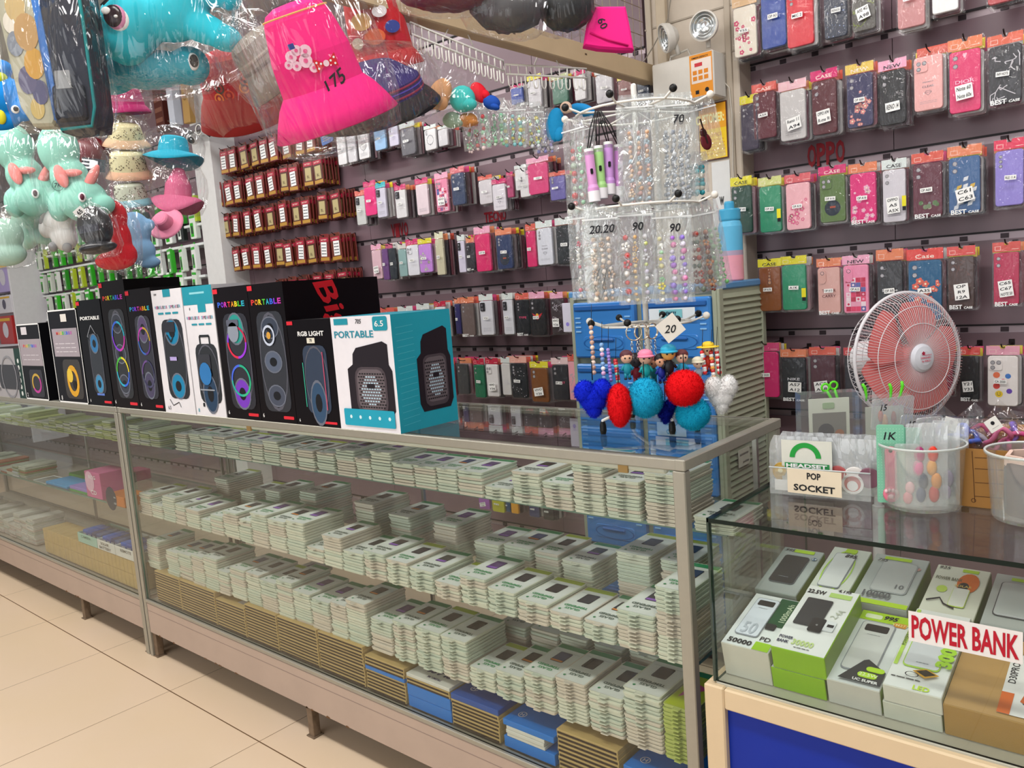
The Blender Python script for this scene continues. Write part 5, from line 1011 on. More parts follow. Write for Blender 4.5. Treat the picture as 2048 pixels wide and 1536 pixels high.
# =============== timber rail, wire grid, hanging racks ===============
XB, ZBm = -.88, 2.13
g = G(); g.bbox(-.025, .025, -.75, 1.49, 0, .068, M('#c2aa88', .6, noise=.12, scale=9), .003)
for y_ in (.25, .62, 1.0): g.box(.0252, .0256, y_, y_+.012, .03, .036, M('#5a4632'))
o = g.build('timber_rail', loc=(XB, 0, ZBm)); tag(o, 'pale timber rail running from the column overhead', 'rail')
g = G()
for k in range(26): y_ = .15+.05*k; g.tube([(0, y_, 0), (0, y_, .62)], .0016, M('#b7a795', .4, metal=.4), 4)
for k in range(13): g.tube([(0, .12, .05*k), (0, 1.42, .05*k)], .0016, M('#b7a795', .4, metal=.4), 4)
o = g.build('wire_grid', loc=(XB+.01, 0, ZBm+.07)); tag(o, 'upright wire grid panel standing on the timber rail', 'wire grid')
g = G(); g.bbox(-.02, .02, 1.465, 1.49, .0, 1.0, M('#bfae96'), .003); o = g.build('upright_batten', loc=(XB+.06, 0, ZBm-.05)); tag(o, 'upright timber batten on column at the rail end', 'batten')
def rack(P0, P1, hook, label, n=13):
    P0, P1 = Vector(P0), Vector(P1); d = P1-P0; L = d.length; t = empty('wire_rack', P0, 0, label, 'wire rack', 'white wire hanging racks')
    e = d/L; up = Vector((0, 0, 1)); g = G()
    a = [tuple(e*s_+up*z_) for s_, z_ in ((0, .03), (0, 0), (L, 0), (L, .03))]; g.tube(a, .0032, WIREW, 6, closed=True)
    for k in range(n): s_ = L*(k+.5)/n; g.tube([tuple(e*s_+up*.03), tuple(e*s_)], .0022, WIREW, 5)
    m_ = L/2
    for s_ in (m_-L*.16, m_+L*.16): g.tube([tuple(e*s_+up*.03), tuple(e*(m_+(s_-m_)*.4)+up*.085)], .002, WIREW, 5)
    g.tube([tuple(e*(m_-L*.064)+up*.085), tuple(e*(m_+L*.064)+up*.085)], .002, WIREW, 5); g.build('frame', t)
    for k in range(n):
        s_ = L*(k+.5)/n; g = G(); c = Vector((0, -1, 0)) if abs(e.x) > .3 else Vector((1, 0, 0)); sd = e
        g.tube([tuple(e*s_+sd*(-.008)), tuple(e*s_+sd*(-.008)-up*.03), tuple(e*s_+sd*(-.004)-up*.04), tuple(e*s_+sd*(.004)-up*.04), tuple(e*s_+sd*(.008)-up*.03), tuple(e*s_+sd*.008-up*.008)], .0022, WIREW, 5); g.build('hook', t)
    g = G(); h = Vector(hook)-P0; b_ = e*m_+up*.085; g.tube([tuple(b_), tuple(b_+up*.03), tuple(h+Vector((.03, 0, -.01))), tuple(h+Vector((.036, 0, .012))), tuple(h+Vector((.02, 0, .03))), tuple(h+Vector((0, 0, .03)))], .0028, M('#9c8a74', .35, metal=.6), 6); g.build('hanger', t)
    return t
def on_rail(u): 
    lo, hi = -.7, 1.4
    for _ in range(40):
        m = (lo+hi)/2; c = RM.transposed() @ (Vector((XB, m, ZBm+.07))-CAMP)
        if CX+FL*c.x/(-c.z) < u: lo = m
        else: hi = m
    return Vector((XB-.026, lo, ZBm+.04))
h1 = on_rail(925); d1 = DEP(h1); rack(AD(822, 68, d1-.18), AD(1008, 142, d1+.12), h1, 'white wire rack hanging nearer end of the timber rail', 14)
h2 = on_rail(1090); d2 = DEP(h2); rack(AD(1012, 148, d2-.05), AD(1174, 156, d2+.1), h2, 'white wire rack hanging nearer the column', 10)
# =============== bags of beads, charms ===============
def zipbag(w, h, label, group, beads, P, rz=FACE, cardcol=None, txt=None, tilt=0, strap=None, seed=0, name='bead_bag', back=False):
    """clear zip bag holding strings of beads; origin at the hanging hole, top centre"""
    rnd = random.Random(seed); g = G(); t = .010
    vs = []; fs = []; nx, nz = 5, 8
    for sd in (-1, 1):
        for j in range(nz+1):
            for i in range(nx+1):
                x = -w/2+w*i/nx; z = .008-h*j/nz; e = min(i, nx-i)/(nx/2); f = max(0, min(1, (j-1)/3))*(1 if j < nz else .1)
                if j == 0: x *= .82
                vs.append((x+(rnd.uniform(-.002, .002) if 0 < j else 0), sd*(t*e**.5*f*rnd.uniform(.7, 1.2)+.0006), z))
    N = (nx+1)*(nz+1)
    for s_ in (0, 1):
        for j in range(nz):
            for i in range(nx): a = s_*N+j*(nx+1)+i; q = (a, a+nx+1, a+nx+2, a+1); fs.append(q if s_ == 0 else q[::-1])
    g.smooth = True; g.add(vs, fs, BEADBAG); g.smooth = False
    g.rect(-w*.5, -.021, w*.5, -.018, -.0035, M('#e8eaea', .3)); 
    if txt: g.text(txt, w*.05, -h*.2, .018, -.0125, INK, shear=.2)
    o = g.build(name, loc=P, rot=(0, tilt, rz)); tag(o, label, 'bag of beads', group)
    b = G()
    for (x, cols, r, n) in beads:
        for k in range(n):
            z = -h*.3-(h*.62)*k/max(1, n-1); c = cols[k % len(cols)]; xx = x*w+rnd.uniform(-.002, .002); rr = r*rnd.uniform(.75, 1.15)
            if rnd.random() < .18:
                for a in range(5): b.ball((xx+rr*math.cos(a*1.257), rnd.uniform(-.002, .002), z+rr*math.sin(a*1.257)), rr*.6, M(c, .2, spec=.7), 6, 4)
            else: b.ball((xx, rnd.uniform(-.003, .003), z), rr, M(c, .18, spec=.8), 8, 6)
    if strap: 
        for x in (-.1, .12): b.tube([(x*w, -.002, -h*.6), (x*w-.012, -.004, -h*.8), (x*w, -.002, -h*.93), (x*w+.012, -.003, -h*.8), (x*w+.006, -.002, -h*.62)], .0009, M(strap), 5)
    if b.v: b.build('bead_string', o)
    if back:
        o2 = o.copy(); COL.objects.link(o2); o2.location = o.location+Matrix.Rotation(rz, 3, 'Z') @ Vector((.006, .024, 0)); o2.rotation_euler = (0, tilt+.03, rz+.04); o2['label'] = 'second '+label.split(',')[0]+', just behind the front one'
        for c_ in o.children: q_ = c_.copy(); COL.objects.link(q_); q_.parent = o2
    return o
BEADBAG = film('bead_bag_film', tint=(.97, .98, .975), gloss=.06, haze=.12, edge=.34, scale=30, strength=.9, stretch=(1, 1, .5))
GRN = ['#8fdcae', '#b8ecc8', '#e8f6ea', '#9fe0b0']; PRL = ['#e3c9b4', '#f1e4d8', '#c9a88e', '#efe2d2']; RDS = ['#d4141e', '#f6f0ea', '#d4141e']; PUR = ['#b06ae0', '#f08ac0', '#e8e0f4', '#9a7ae8']
BRN = ['#9a5a30', '#3a2418', '#c8803c', '#7a3020']; SLV = ['#c9ced6', '#a8b0bc', '#e6eaf0', '#8f98a8']; GLD = ['#e2b088', '#f0cfae', '#bcd6e6', '#d8a8a0']; LGR = ['#9adf9a', '#c8f0b8', '#78c878']; TEA = ['#1a9aa8', '#3ab8c4', '#e6e0d0']
for k, (u, v, cols, lb) in enumerate(((948, 205, ['#d23038', '#a8e8bc', '#e8d0d0'], 'green bead bag with red flowers, leftmost under the wire racks'), (985, 204, GRN, 'pale green bead bag, second from left under the racks'), (1022, 206, ['#b8ecc8', '#e8d84a', '#8fd4dc'], 'bead bag with green and yellow beads, third under the racks'), (1058, 210, ['#e8d84a', '#c8f0d8', '#e6eaf0'], 'bead bag with yellow tints, fourth under the wire racks'), (1086, 222, ['#b8a8e8', '#e8e4f4', '#9a9ad8'], 'lilac bead bag, rightmost of the bags under the wire racks'))):
    zipbag(.075, .115 if k else .125, lb, 'bead bags under the wire racks', [(-.25, cols, .0055, 9), (.0, cols[::-1], .005, 10), (.25, cols, .0055, 9)], AD(u, v, 2.02+.03*k), rz=FACE+.15*(k-2), strap='#3a3a3a', seed=k)
# =============== revolving rack standing on the showcase ===============
cS = Vector((-.235, .275, HT)); dS = DEP((cS.x, cS.y, 1.4))
T_ = empty('revolving_rack', cS, 0, 'white wire revolving display rack standing on the showcase glass', 'display rack')
g = G(); ztS = AD(1290, 180, dS).z-HT; g.lathe([(.0065, .03), (.0065, ztS), (.004, ztS+.004), (0, ztS+.005)], WIREW, 12); g.build('pole', T_)
zt1 = AD(1290, 232, dS).z-HT; zt2 = AD(1290, 418, dS).z-HT; zt3 = AD(1290, 648, dS).z-HT
for nm, zz, R_ in (('top_ring', zt1, .135), ('middle_ring', zt2, .135), ('bottom_ring', zt3, .105)):
    g = G(); g.tube([(R_*math.cos(a*PI/12), R_*math.sin(a*PI/12), zz) for a in range(24)], .0028, WIREW, 6, closed=True)
    for a in range(8): an = a*PI/4+.25; g.tube([(0, 0, zz+.004), (R_*math.cos(an), R_*math.sin(an), zz), ((R_+.035)*math.cos(an), (R_+.035)*math.sin(an), zz+.012)], .0026, WIREW, 6)
    rg = g.build(nm, T_)
    for a in range(8):
        an = a*PI/4+.25; g = G(); g.ball(((R_+.036)*math.cos(an), (R_+.036)*math.sin(an), zz+.012), .0085, BLACK if a % 4 else M('#e9e4da'), 10, 8); g.build('knob', rg)
for (u, v) in ((1207, 868), (1345, 868), (1265, 835), (1395, 862)):
    f = AZ(u, v, HT)-cS; g = G(); g.tube([(0, 0, .045), (f.x*.8, f.y*.8, .04), (f.x, f.y, .032), (f.x, f.y, .012)], .004, WIREW, 8); lg = g.build('leg', T_)
    g = G(); g.lathe([(0, 0), (.006, .0), (.008, .008), (.0075, .022), (.005, .03)], BLACK, 12, c=(f.x, f.y, 0)); g.build('rubber_foot', lg)
def stand_bag(u, v, tier, *a, **k): return zipbag(*a, P=AD(u, v, k.pop('d')), back=tier in (1, 2) and len(a[4]) > 0, **k)
DB = dS-.12
stand_bag(1146, 242, 1, .075, .215, 'edge-on bead bag with red flowers, left of pastel torches', 'bead bags on the revolving rack', [(-.1, ['#d23038', '#e88a8a', '#b8ccb8'], .007, 9), (.2, GRN, .005, 9)], d=DB+.05, rz=FACE-.9, seed=11)
stand_bag(1272, 196, 1, .092, .245, 'bead bag with peach and gold beads, top tier of the revolving rack', 'bead bags on the revolving rack', [(-.2, GLD, .0045, 16), (0, GLD[::-1], .0045, 15), (.2, GLD, .0045, 16)], d=DB, txt='', seed=12)
stand_bag(1349, 193, 1, .09, .25, 'bead bag with silver beads, top tier right of the peach one', 'bead bags on the revolving rack', [(-.25, SLV, .0045, 16), (-.08, SLV[::-1], .0045, 17), (.1, SLV, .0045, 16), (.26, SLV, .004, 15)], d=DB+.02, txt='70', seed=13)
stand_bag(1398, 200, 1, .075, .14, 'white bag with a dark red guitar shaped charm, top tier right', 'bead bags on the revolving rack', [], d=DB+.03, seed=14, tilt=-.22, rz=FACE+.35)
P = AD(1412, 283, DB+.02); g = G(); g.ball((0, 0, 0), (.014, .004, .019), M('#5c1a22', .25), 12, 8); g.ball((0, 0, .018), (.009, .004, .012), M('#3a1216', .25), 10, 6); g.rect(-.002, -.005, .002, .05, -.0045, M('#2a1410')); o = g.build('guitar_charm', loc=P, rot=(0, -.3, FACE+.3)); tag(o, 'dark red guitar shaped charm in the white bag', 'charm')
stand_bag(1398, 310, 1, .05, .09, 'small teal bead bag below the guitar charm', 'bead bags on the revolving rack', [(-.2, TEA, .006, 7), (.1, TEA, .007, 7)], d=DB+.06, seed=15, rz=FACE+.5)
stand_bag(1165, 418, 2, .09, .21, 'edge-on bead bag with pink beads, middle tier leftmost', 'bead bags on the revolving rack', [(-.2, ['#e8e6e0', '#e8607a', '#dcdcd6', '#e8e6e0'], .005, 11), (.2, ['#9ab89a', '#c8a8e0', '#e0dcd0'], .005, 11)], d=DB+.05, rz=FACE-.75, seed=16)
stand_bag(1198, 420, 2, .078, .21, 'bead bag with pearl brown beads, middle tier second from left', 'bead bags on the revolving rack', [(-.2, PRL, .0055, 12), (.02, PRL[::-1], .005, 12), (.22, PRL, .0055, 11)], d=DB, rz=FACE-.1, txt='20.20', strap='#22262a', seed=17)
stand_bag(1268, 412, 2, .08, .222, 'bead bag with bright red round beads, middle tier centre', 'bead bags on the revolving rack', [(-.28, RDS, .0062, 8), (-.05, ['#e8b878', '#f0d8a0'], .004, 12), (.24, ['#eceaf0', '#d8e080', '#e0d8f0'], .005, 10)], d=DB, txt='90', seed=18)
stand_bag(1342, 416, 2, .088, .215, 'bead bag with purple and pink beads, middle tier right of the red one', 'bead bags on the revolving rack', [(-.3, ['#e8e0a0', '#f0f0e8', '#8ad890', '#f8e82a'], .005, 10), (0, PUR, .0062, 10), (.26, PUR[::-1], .006, 10)], d=DB, txt='90', seed=19)
stand_bag(1396, 412, 2, .085, .20, 'bead bag with brown and red beads, middle tier second from right', 'bead bags on the revolving rack', [(-.2, ['#b03a2c', '#6a7a6a', '#b03a2c'], .0065, 8), (.1, BRN, .0065, 12)], d=DB+.04, rz=FACE+.35, tilt=-.12, seed=20)
stand_bag(1414, 408, 2, .075, .20, 'bead bag with pale green beads, middle tier rightmost', 'bead bags on the revolving rack', [(-.1, LGR, .0062, 11), (.2, LGR[::-1], .005, 10)], d=DB+.07, rz=FACE+.6, tilt=-.2, seed=21)
for k, (u, col, v0) in enumerate(((1177, '#d89ad0', 298), (1196, '#a8d88a', 292), (1216, '#cf9ae0', 284), (1237, '#cf8fd0', 290))):
    P = AD(u, v0, DB+.02+.012*k); L_t = .115; g = G(); g.lathe([(0, 0), (.010, 0), (.0105, -.006), (.0105, -L_t*.68), (.013, -L_t*.74), (.013, -L_t*.9)], M(col, .35), 16); g.lathe([(.0105, .0), (.0105, -.014)], WHITE, 16); g.lathe([(.0134, -L_t*.8), (.0134, -L_t), (0, -L_t)], M('#f0ecf0', .35), 16)
    tname = ['pink', 'lime green', 'lilac', 'second pink'][k]; o = g.build('torch', loc=P, rot=(0, -.06+.04*k, FACE)); tag(o, f"{tname} pastel hand torch hanging by a black strap on the revolving rack", 'torch', 'pastel torches')
    g = G(); g.rslab(0, -.05, .006, .012, .002, -.0125, -.0105, BLACK); g.build('switch', o)
    q = AD(1196, 222, DB+.04)-P; q = Matrix.Rotation(-FACE, 3, 'Z') @ q; g = G()
    for s_ in (-.004, .004): g.tube([(s_*.5, 0, 0), (s_+q.x*.5, q.y*.5, q.z*.55), (q.x, q.y, q.z)], .0014, BLACK, 5)
    g.build('wrist_strap', o)
# =============== key rings and pompoms on the bottom tier ===============
DK_ = dS-.14
for k, (u, v, lb) in enumerate(((1268, 665, 'left'), (1284, 664, 'middle'), (1305, 662, 'right'))):
    P = AD(u, v, DK_+.01*k); g = G()
    for j in range(2): g.tube([(.017*math.cos(a*PI/9), .003*j, .017*math.sin(a*PI/9)) for a in range(18)], .0012, M('#d8ccb8', .2, metal=.9), 5, closed=True)
    o = g.build('split_ring', loc=P, rot=(0, 0, FACE+.3*k)); tag(o, f"steel split ring with chain, {lb} of three beside the price square", 'key ring', 'steel split rings')
    g = G()
    for s_ in (-.006, .006):
        for j in range(6): z = -.02-.007*j; g.tube([(s_+.0025*math.cos(a*PI/3)*(1 if j % 2 else .4), .0025*math.sin(a*PI/3)*(.4 if j % 2 else 1), z+.0045*math.sin(a*PI/3)) for a in range(6)], .0008, STEEL, 4, closed=True)
    g.build('chain', o)
o = None; P = AD(1341, 656, DK_-.05); g = G(); g.box(-.023, .023, 0, .001, -.023, .023, M('#e6e0d6', .5)); 
g.T = Matrix.Rotation(PI/5.2, 4, 'Y').inverted() @ Matrix.Identity(4); g.T = Matrix.Rotation(.62, 4, 'Y'); g.text('20', 0, -.002, .017, -.0008, INK, shear=.25); g.T = Matrix.Identity(4)
o = g.build('price_square', loc=P, rot=(0, -.62, FACE)); tag(o, 'white square price card marked 20 among the key rings', 'price tag')
def figure(u, v, d, hatc, bodyc, skin, label, hat='cap', s=1.0):
    P = AD(u, v, d); g = G(); H = .013*s
    g.ball((0, 0, 0), (H, H*.85, H), M(skin, .4), 12, 8); 
    if hat == 'cap': g.ball((0, .001, H*.45), (H*1.12, H, H*.8), M(hatc, .4), 12, 8); g.ball((0, -.004, H*.2), (H*1.3, H*1.2, H*.25), M(hatc, .4), 12, 6)
    elif hat == 'hair': g.ball((0, .003, H*.35), (H*1.12, H, H*.95), M(hatc, .5), 12, 8)
    elif hat == 'straw': g.ball((0, 0, H*.55), (H*2, H*2, H*.2), M(hatc, .6), 14, 5); g.ball((0, 0, H*.9), (H*1.05, H*1.05, H*.6), M(hatc, .6), 12, 6)
    for s_ in (-1, 1): g.disc(s_*H*.38, -H*.05, H*.16, -H*.9, INK, 8)
    g.ball((0, 0, -H*1.9), (H*.7, H*.5, H*1.1), M(bodyc, .4), 10, 8)
    for s_ in (-1, 1):
        g.tube([(s_*H*.5, 0, -H*1.3), (s_*H*.95, -.001, -H*2.1)], H*.22, M(bodyc, .4), 6); g.tube([(s_*H*.3, 0, -H*2.6), (s_*H*.32, 0, -H*3.5)], H*.27, M(bodyc, .4), 6); g.ball((s_*H*.34, -H*.15, -H*3.55), (H*.3, H*.4, H*.2), M('#23232a'), 6, 5)
    o = g.build('doll_charm', loc=P, rot=(0, 0, FACE)); tag(o, label, 'key charm', 'small doll key charms'); return o
figure(1253, 715, DK_, '#5a3038', '#1f8fa0', '#e6b89a', 'doll charm with brown hair and teal shirt, left of the pink cap one', 'hair')
figure(1291, 715, DK_, '#f08aa8', '#1b9a9a', '#eec0a0', 'doll charm with pink cap', 'cap', 1.15)
figure(1322, 722, DK_-.01, '#201c20', '#1c2a8a', '#d8a080', 'doll charm with black hair and dark blue suit', 'hair')
figure(1337, 706, DK_-.02, '#2fa8cc', '#1a1a20', '#e6b060', 'doll charm with sky blue cap and black suit', 'cap', 1.2)
figure(1364, 714, DK_-.01, '#6a3032', '#1f9ac0', '#eac4a8', 'doll charm with maroon hood right of the blue cap one', 'hair')
figure(1396, 726, DK_+.01, '#d8d0b8', '#a8b8c8', '#e8d8c0', 'cream and grey doll charm beside the beads', 'cap', .9)
figure(1416, 700, DK_+.02, '#eac83a', '#c8382a', '#e8c4a0', 'doll charm with yellow straw hat', 'straw', 1.0)
figure(1272, 722, DK_+.03, '#2a2228', '#8a2030', '#3a3236', 'dark figure charm behind the pink cap one', 'hair', 1.1)
figure(1306, 726, DK_+.03, '#8a3a3a', '#16808c', '#c88a6a', 'small charm with red hair and teal body', 'hair', .9)
for k, (u, v0, v1, cols, lb) in enumerate(((1182, 655, 745, ['#c8a08a', '#e8d0c0', '#b08a7a'], 'string of tan beads'), (1203, 690, 775, ['#7aa8d8', '#f0f0f0', '#d8a8d0', '#6a8ac0'], 'string of pale blue and white beads'), (1216, 700, 760, ['#a08ad0', '#8a6ac0'], 'string of violet beads'), (1231, 722, 768, ['#b8202c', '#d84040', '#7ac0b0'], 'string of dark red beads'), (1404, 705, 745, ['#e02a30', '#f4f2ee', '#d8e0e8'], 'string of red and white beads'), (1422, 705, 760, ['#c8302c', '#f2efe8', '#e8a040'], 'string of white, red and amber beads'), (1433, 700, 745, ['#e8e4dc', '#c83030'], 'short string of cream beads'))):
    g = G(); a = AD(u, v0, DK_+.01); b = AD(u+6, v1, DK_+.01); n = 10
    for j in range(n): p = a.lerp(b, j/(n-1))-a; g.ball(tuple(p), .0052 if k != 2 else .0045, M(cols[j % len(cols)], .2, spec=.7), 8, 6)
    g.tube([(0, 0, 0), (.002, .004, .05)], .0007, BLACK, 4); o = g.build('bead_strap', loc=a); tag(o, lb+' hanging from the bottom tier of revolving rack', 'bead strap', 'bead straps')
def fur(u, v, ru, rv, d, col, shape, label, dark=None):
    P = AD(u, v, d); k = d/FL; rx, rz_ = ru*k, rv*k; rnd = random.Random(int(u)); m = M(col, .8, sheen=.0, noise=.1, scale=160, spec=.1); g = G()
    def blob(c, r, n):
        g.ball(c, r, m, 16, 10)
        for _ in range(n):
            z = rnd.uniform(-1, 1); a = rnd.uniform(0, 2*PI); q = math.sqrt(1-z*z); N = Vector((q*math.cos(a), q*math.sin(a), z)); s_ = Vector((c[0]+r[0]*N.x*.96, c[1]+r[1]*N.y*.96, c[2]+r[2]*N.z*.96))
            L = rnd.uniform(.003, .0068); tdir = (N+Vector((rnd.uniform(-.4, .4), rnd.uniform(-.4, .4), rnd.uniform(-.5, .2)))).normalized(); sd = tdir.cross(Vector((.3, .5, .8))).normalized()*.0007
            g.add([tuple(s_+sd), tuple(s_-sd), tuple(s_+tdir*L)], [(0, 1, 2)], m)
    if shape == 'heart':
        blob((0, 0, rz_*.12), (rx*.8, rx*.5, rz_*.5), 700)
        for s_ in (-1, 1): blob((s_*rx*.45, 0, rz_*.35), (rx*.56, rx*.5, rz_*.55), 900)
        blob((0, 0, -rz_*.1), (rx*.72, rx*.5, rz_*.6), 900); blob((0, 0, -rz_*.55), (rx*.42, rx*.4, rz_*.45), 600)
    else: blob((0, 0, 0), (rx, min(rx, rz_)*.95, rz_), 2600)
    g.tube([(0, 0, rz_*.9), (.001, .002, rz_+.035)], .0012, BLACK, 4)
    o = g.build('pompom', loc=P, rot=(0, 0, FACE)); tag(o, label, 'pompom', 'furry pompoms hanging from the revolving rack'); return o
fur(1187, 796, 38, 40, DK_-.01, '#1226c8', 'heart', 'royal blue furry heart pompom, leftmost')
fur(1239, 811, 24, 43, DK_-.03, '#e0141c', 'oval', 'narrow bright red furry pompom between two blue ones')
fur(1290, 796, 36, 40, DK_-.02, '#1c9fc8', 'ball', 'turquoise furry ball pompom left of the navy one')
fur(1331, 822, 22, 24, DK_+.02, '#101c8c', 'heart', 'navy furry heart pompom tucked between the turquoise ones')
fur(1369, 776, 39, 36, DK_-.03, '#e01018', 'ball', 'large bright red furry ball pompom')
fur(1386, 827, 35, 33, DK_+.0, '#17a6cc', 'ball', 'small turquoise furry ball pompom, lowest of all')
fur(1442, 788, 33, 40, DK_+.01, '#eceae8', 'heart', 'white furry heart pompom, rightmost')
P = AX(1488, 914, X1+.013); g = G(); g.T = ORI_RIGHT; g.slab([(-.045, -.03), (.04, -.03), (.048, -.02), (.048, .02), (.04, .032), (-.045, .032)], -.001, 0, M('#dcdacb', .5)); g.text('accessories', 0, .014, .01, -.0016, INK, shear=.3); g.text('(solution)', .012, -.016, .012, -.0016, INK, shear=.3)
o = g.build('paper_note', loc=P); tag(o, 'cream handwritten paper note stuck on the sage green louvred side', 'note')
# =============== right counter: glass box on a cream and blue base ===============
RZ = .95; RX0, RY0 = .069, -.055; RX1, RY1 = 1.75, .42; CREAM = M('#dcc4a0', .45, noise=.03); BLUEP = M('#042c9c', .4, noise=.02)
RC = empty('display_counter', (.052, RY0-.01, 0), 0, 'glass topped counter on a cream and blue base with power banks', 'display counter')
ox, oy = .052, RY0-.01
g = G(); zt_ = .628; zr = .586
g.bbox(0, .040, 0, .02, 0, zt_, CREAM, .003)
g.bbox(.0405, 1.7, 0, .02, zr, zt_-.001, CREAM, .003); g.bbox(.0405, 1.7, 0, .02, 0, .08, CREAM, .003)
g.bbox(0, .02, .02, .5, zr, zt_, CREAM, .003); g.bbox(0, .02, .02, .06, 0, zr, CREAM, .002); g.bbox(0, .02, .46, .5, 0, zr, CREAM, .002); g.bbox(0, .02, .06, .46, 0, .08, CREAM, .002)
g.build('base_frame', RC)
g = G(); g.box(.0405, 1.7, .014, .019, .08, zr, BLUEP); g.build('front_panel', RC)
g = G(); g.box(.006, .010, .06, .46, .08, zr, BLUEP); g.build('side_panel', RC)
g = G(); g.bbox(.02, 1.7, .012, .49, zt_-.016, zt_+.004, M('#b9b6a6', .5), .002); g.build('case_floor', RC)
def rpane(nm, x0, x1, y0, y1, z0, z1, em):
    q = G(); d = (x1-x0, y1-y0, z1-z0); ax = d.index(min(d)); q.box(x0-ox, x1-ox, y0-oy, y1-oy, z0, z1, em); k = q.mi(PANE)
    for i in {0: (3, 5), 1: (2, 4), 2: (0, 1)}[ax]: q.m[i] = k
    return q.build(nm, RC)
rpane('top_glass', RX0, RX1, RY0, RY1, RZ-.008, RZ, M('#0a1c17', .2, spec=.3))
rpane('front_glass', RX0+.002, RX1, RY0+.003, RY0+.008, zt_+.004, RZ-.008, PANE_EDGE)
rpane('side_glass', RX0+.0, RX0+.005, RY0+.008, RY1, zt_+.004, RZ-.008, PANE_EDGE)
rpane('back_glass', RX0+.005, RX1, RY1-.006, RY1-.001, zt_+.004, RZ-.008, PANE_EDGE)
g = G(); g.box(RX0-ox-.001, RX0-ox+.003, RY0-oy, RY0-oy+.006, zt_+.004, RZ, M('#16332b', .15, spec=.8)); g.build('corner_seal', RC)
# --- power bank boxes ---
FZ = zt_+.0045; GRN_ = '#8fc21a'
TILT = math.radians(13)
def pbox(u0, u1, y0, z0, h, d, front, side, topc, label, art=None, fart=None, rot=0, name='power_bank_box', grp='power bank boxes'):
    a_ = y0-y1_; n_ = z0-FZ; y0 = y1_+a_*math.cos(TILT)-n_*math.sin(TILT); z0 = FZ+.001+a_*math.sin(TILT)+n_*math.cos(TILT)
    x0, x1 = uX(u0, y0, z0), uX(u1, y0, z0); w = x1-x0; g = G(); F_, S_, T_ = M(front, .35), M(side, .35), M(topc, .3, spec=.6)
    g.bbox(0, w, 0, d, 0, h, F_, .0012); g.T = Matrix.Identity(4)
    g.add([(w+.0003, .002, .002), (w+.0003, d-.002, .002), (w+.0003, d-.002, h-.002), (w+.0003, .002, h-.002), (-.0003, .002, .002), (-.0003, d-.002, .002), (-.0003, d-.002, h-.002), (-.0003, .002, h-.002)], [(0, 1, 2, 3), (7, 6, 5, 4)], S_)
    g.add([(.001, .001, h+.0003), (w-.001, .001, h+.0003), (w-.001, d-.001, h+.0003), (.001, d-.001, h+.0003)], [(0, 1, 2, 3)], T_)
    o = g.build(name, loc=(x0, y0, z0), rot=(TILT, 0, rot)); tag(o, label, 'box', grp)
    if art:
        q = G(); q.T = Matrix.Translation((w/2, 0, h+.0008)) @ ORI_TOP; art(q, w, d)
        if fart: q.T = Matrix.Translation((w/2, 0, 0)); fart(q, w, h)
        q.build('printed_face', o)
    return o
def bank(g, cx, cz, w, h, y, col, scr=True, rim='#8f949a'):
    g.rslab(cx, cz, w, h, w*.14, y-.0012, y, M(rim, .3)); g.rslab(cx, cz, w*.94, h*.965, w*.12, y-.002, y-.0012, M(col, .25, spec=.6))
    if scr: g.rslab(cx, cz+h*.36, w*.7, h*.14, w*.06, y-.0024, y-.002, M('#26282a', .2), n=2); g.scrawl(1, cx-w*.2, cz+h*.2, cx+w*.2, cz+h*.24, y-.0026, M('#8a8f92'), None, .0012)
def t_50000(g, w, d): g.rect(w*.1, d*.45, w*.48, d*.98, -.0004, M('#12502e')); g.text('1000mAh', w*.38, d*.72, .012, -.001, M('#c9d8b8'), rot=PI/2, w=.06); bank(g, -w*.12, d*.55, w*.5, d*.72, -.0008, '#dfe6ee'); g.text('50000', -w*.15, d*.08, .014, -.001, INK, w=w*.5, bold=.03); g.rect(w*.15, 0, w*.48, d*.14, -.0006, M('#9ac81e')); g.text('PD', w*.3, d*.2, .012, -.001, INK); g.text('50', -w*.12, d*.32, .035, -.0038, M('#b8c0c8'), w=w*.3); g.rslab(w*.25, d*.42, w*.2, d*.1, .003, -.003, -.001, M('#202226'))
def t_22(g, w, d):
    g.text('22.5W', -w*.28, d*.9, .013, -.001, INK, w=w*.36, bold=.03); g.rect(-w*.02, d*.86, w*.4, d*.93, -.0006, M('#b8d878')); g.text('4,195', w*.22, d*.975, .01, -.0012, INK, bold=.03, shear=.2)
    g.rslab(-w*.12, d*.58, w*.5, d*.42, .003, -.002, -.0006, M('#3a3c40', .25)); g.rslab(w*.08, d*.4, w*.26, d*.2, .004, -.003, -.002, M('#2a2b2e', .25)); g.ring(w*.08, d*.4, .002, .001, -.003, WHITE, 6); g.rslab(w*.28, d*.42, w*.24, d*.14, .003, -.0026, -.0006, M('#dfe2e2')); g.rect(w*.26, d*.4, w*.38, d*.44, -.003, INK)
    g.text('POWER', -w*.32, d*.16, .008, -.001, M('#26284a'), w=w*.26, bold=.03); g.text('BANK', -w*.34, d*.1, .008, -.001, M('#26284a'), w=w*.22, bold=.03); g.text('30000', w*.02, d*.12, .016, -.001, M('#c3d98a'), w=w*.4, bold=.03); g.scrawl(1, -w*.1, d*.04, w*.2, d*.06, -.001, INK, None, .0015); g.text('2.4A', w*.32, d*.62, .012, -.001, M('#b9bfae'), rot=1.2)
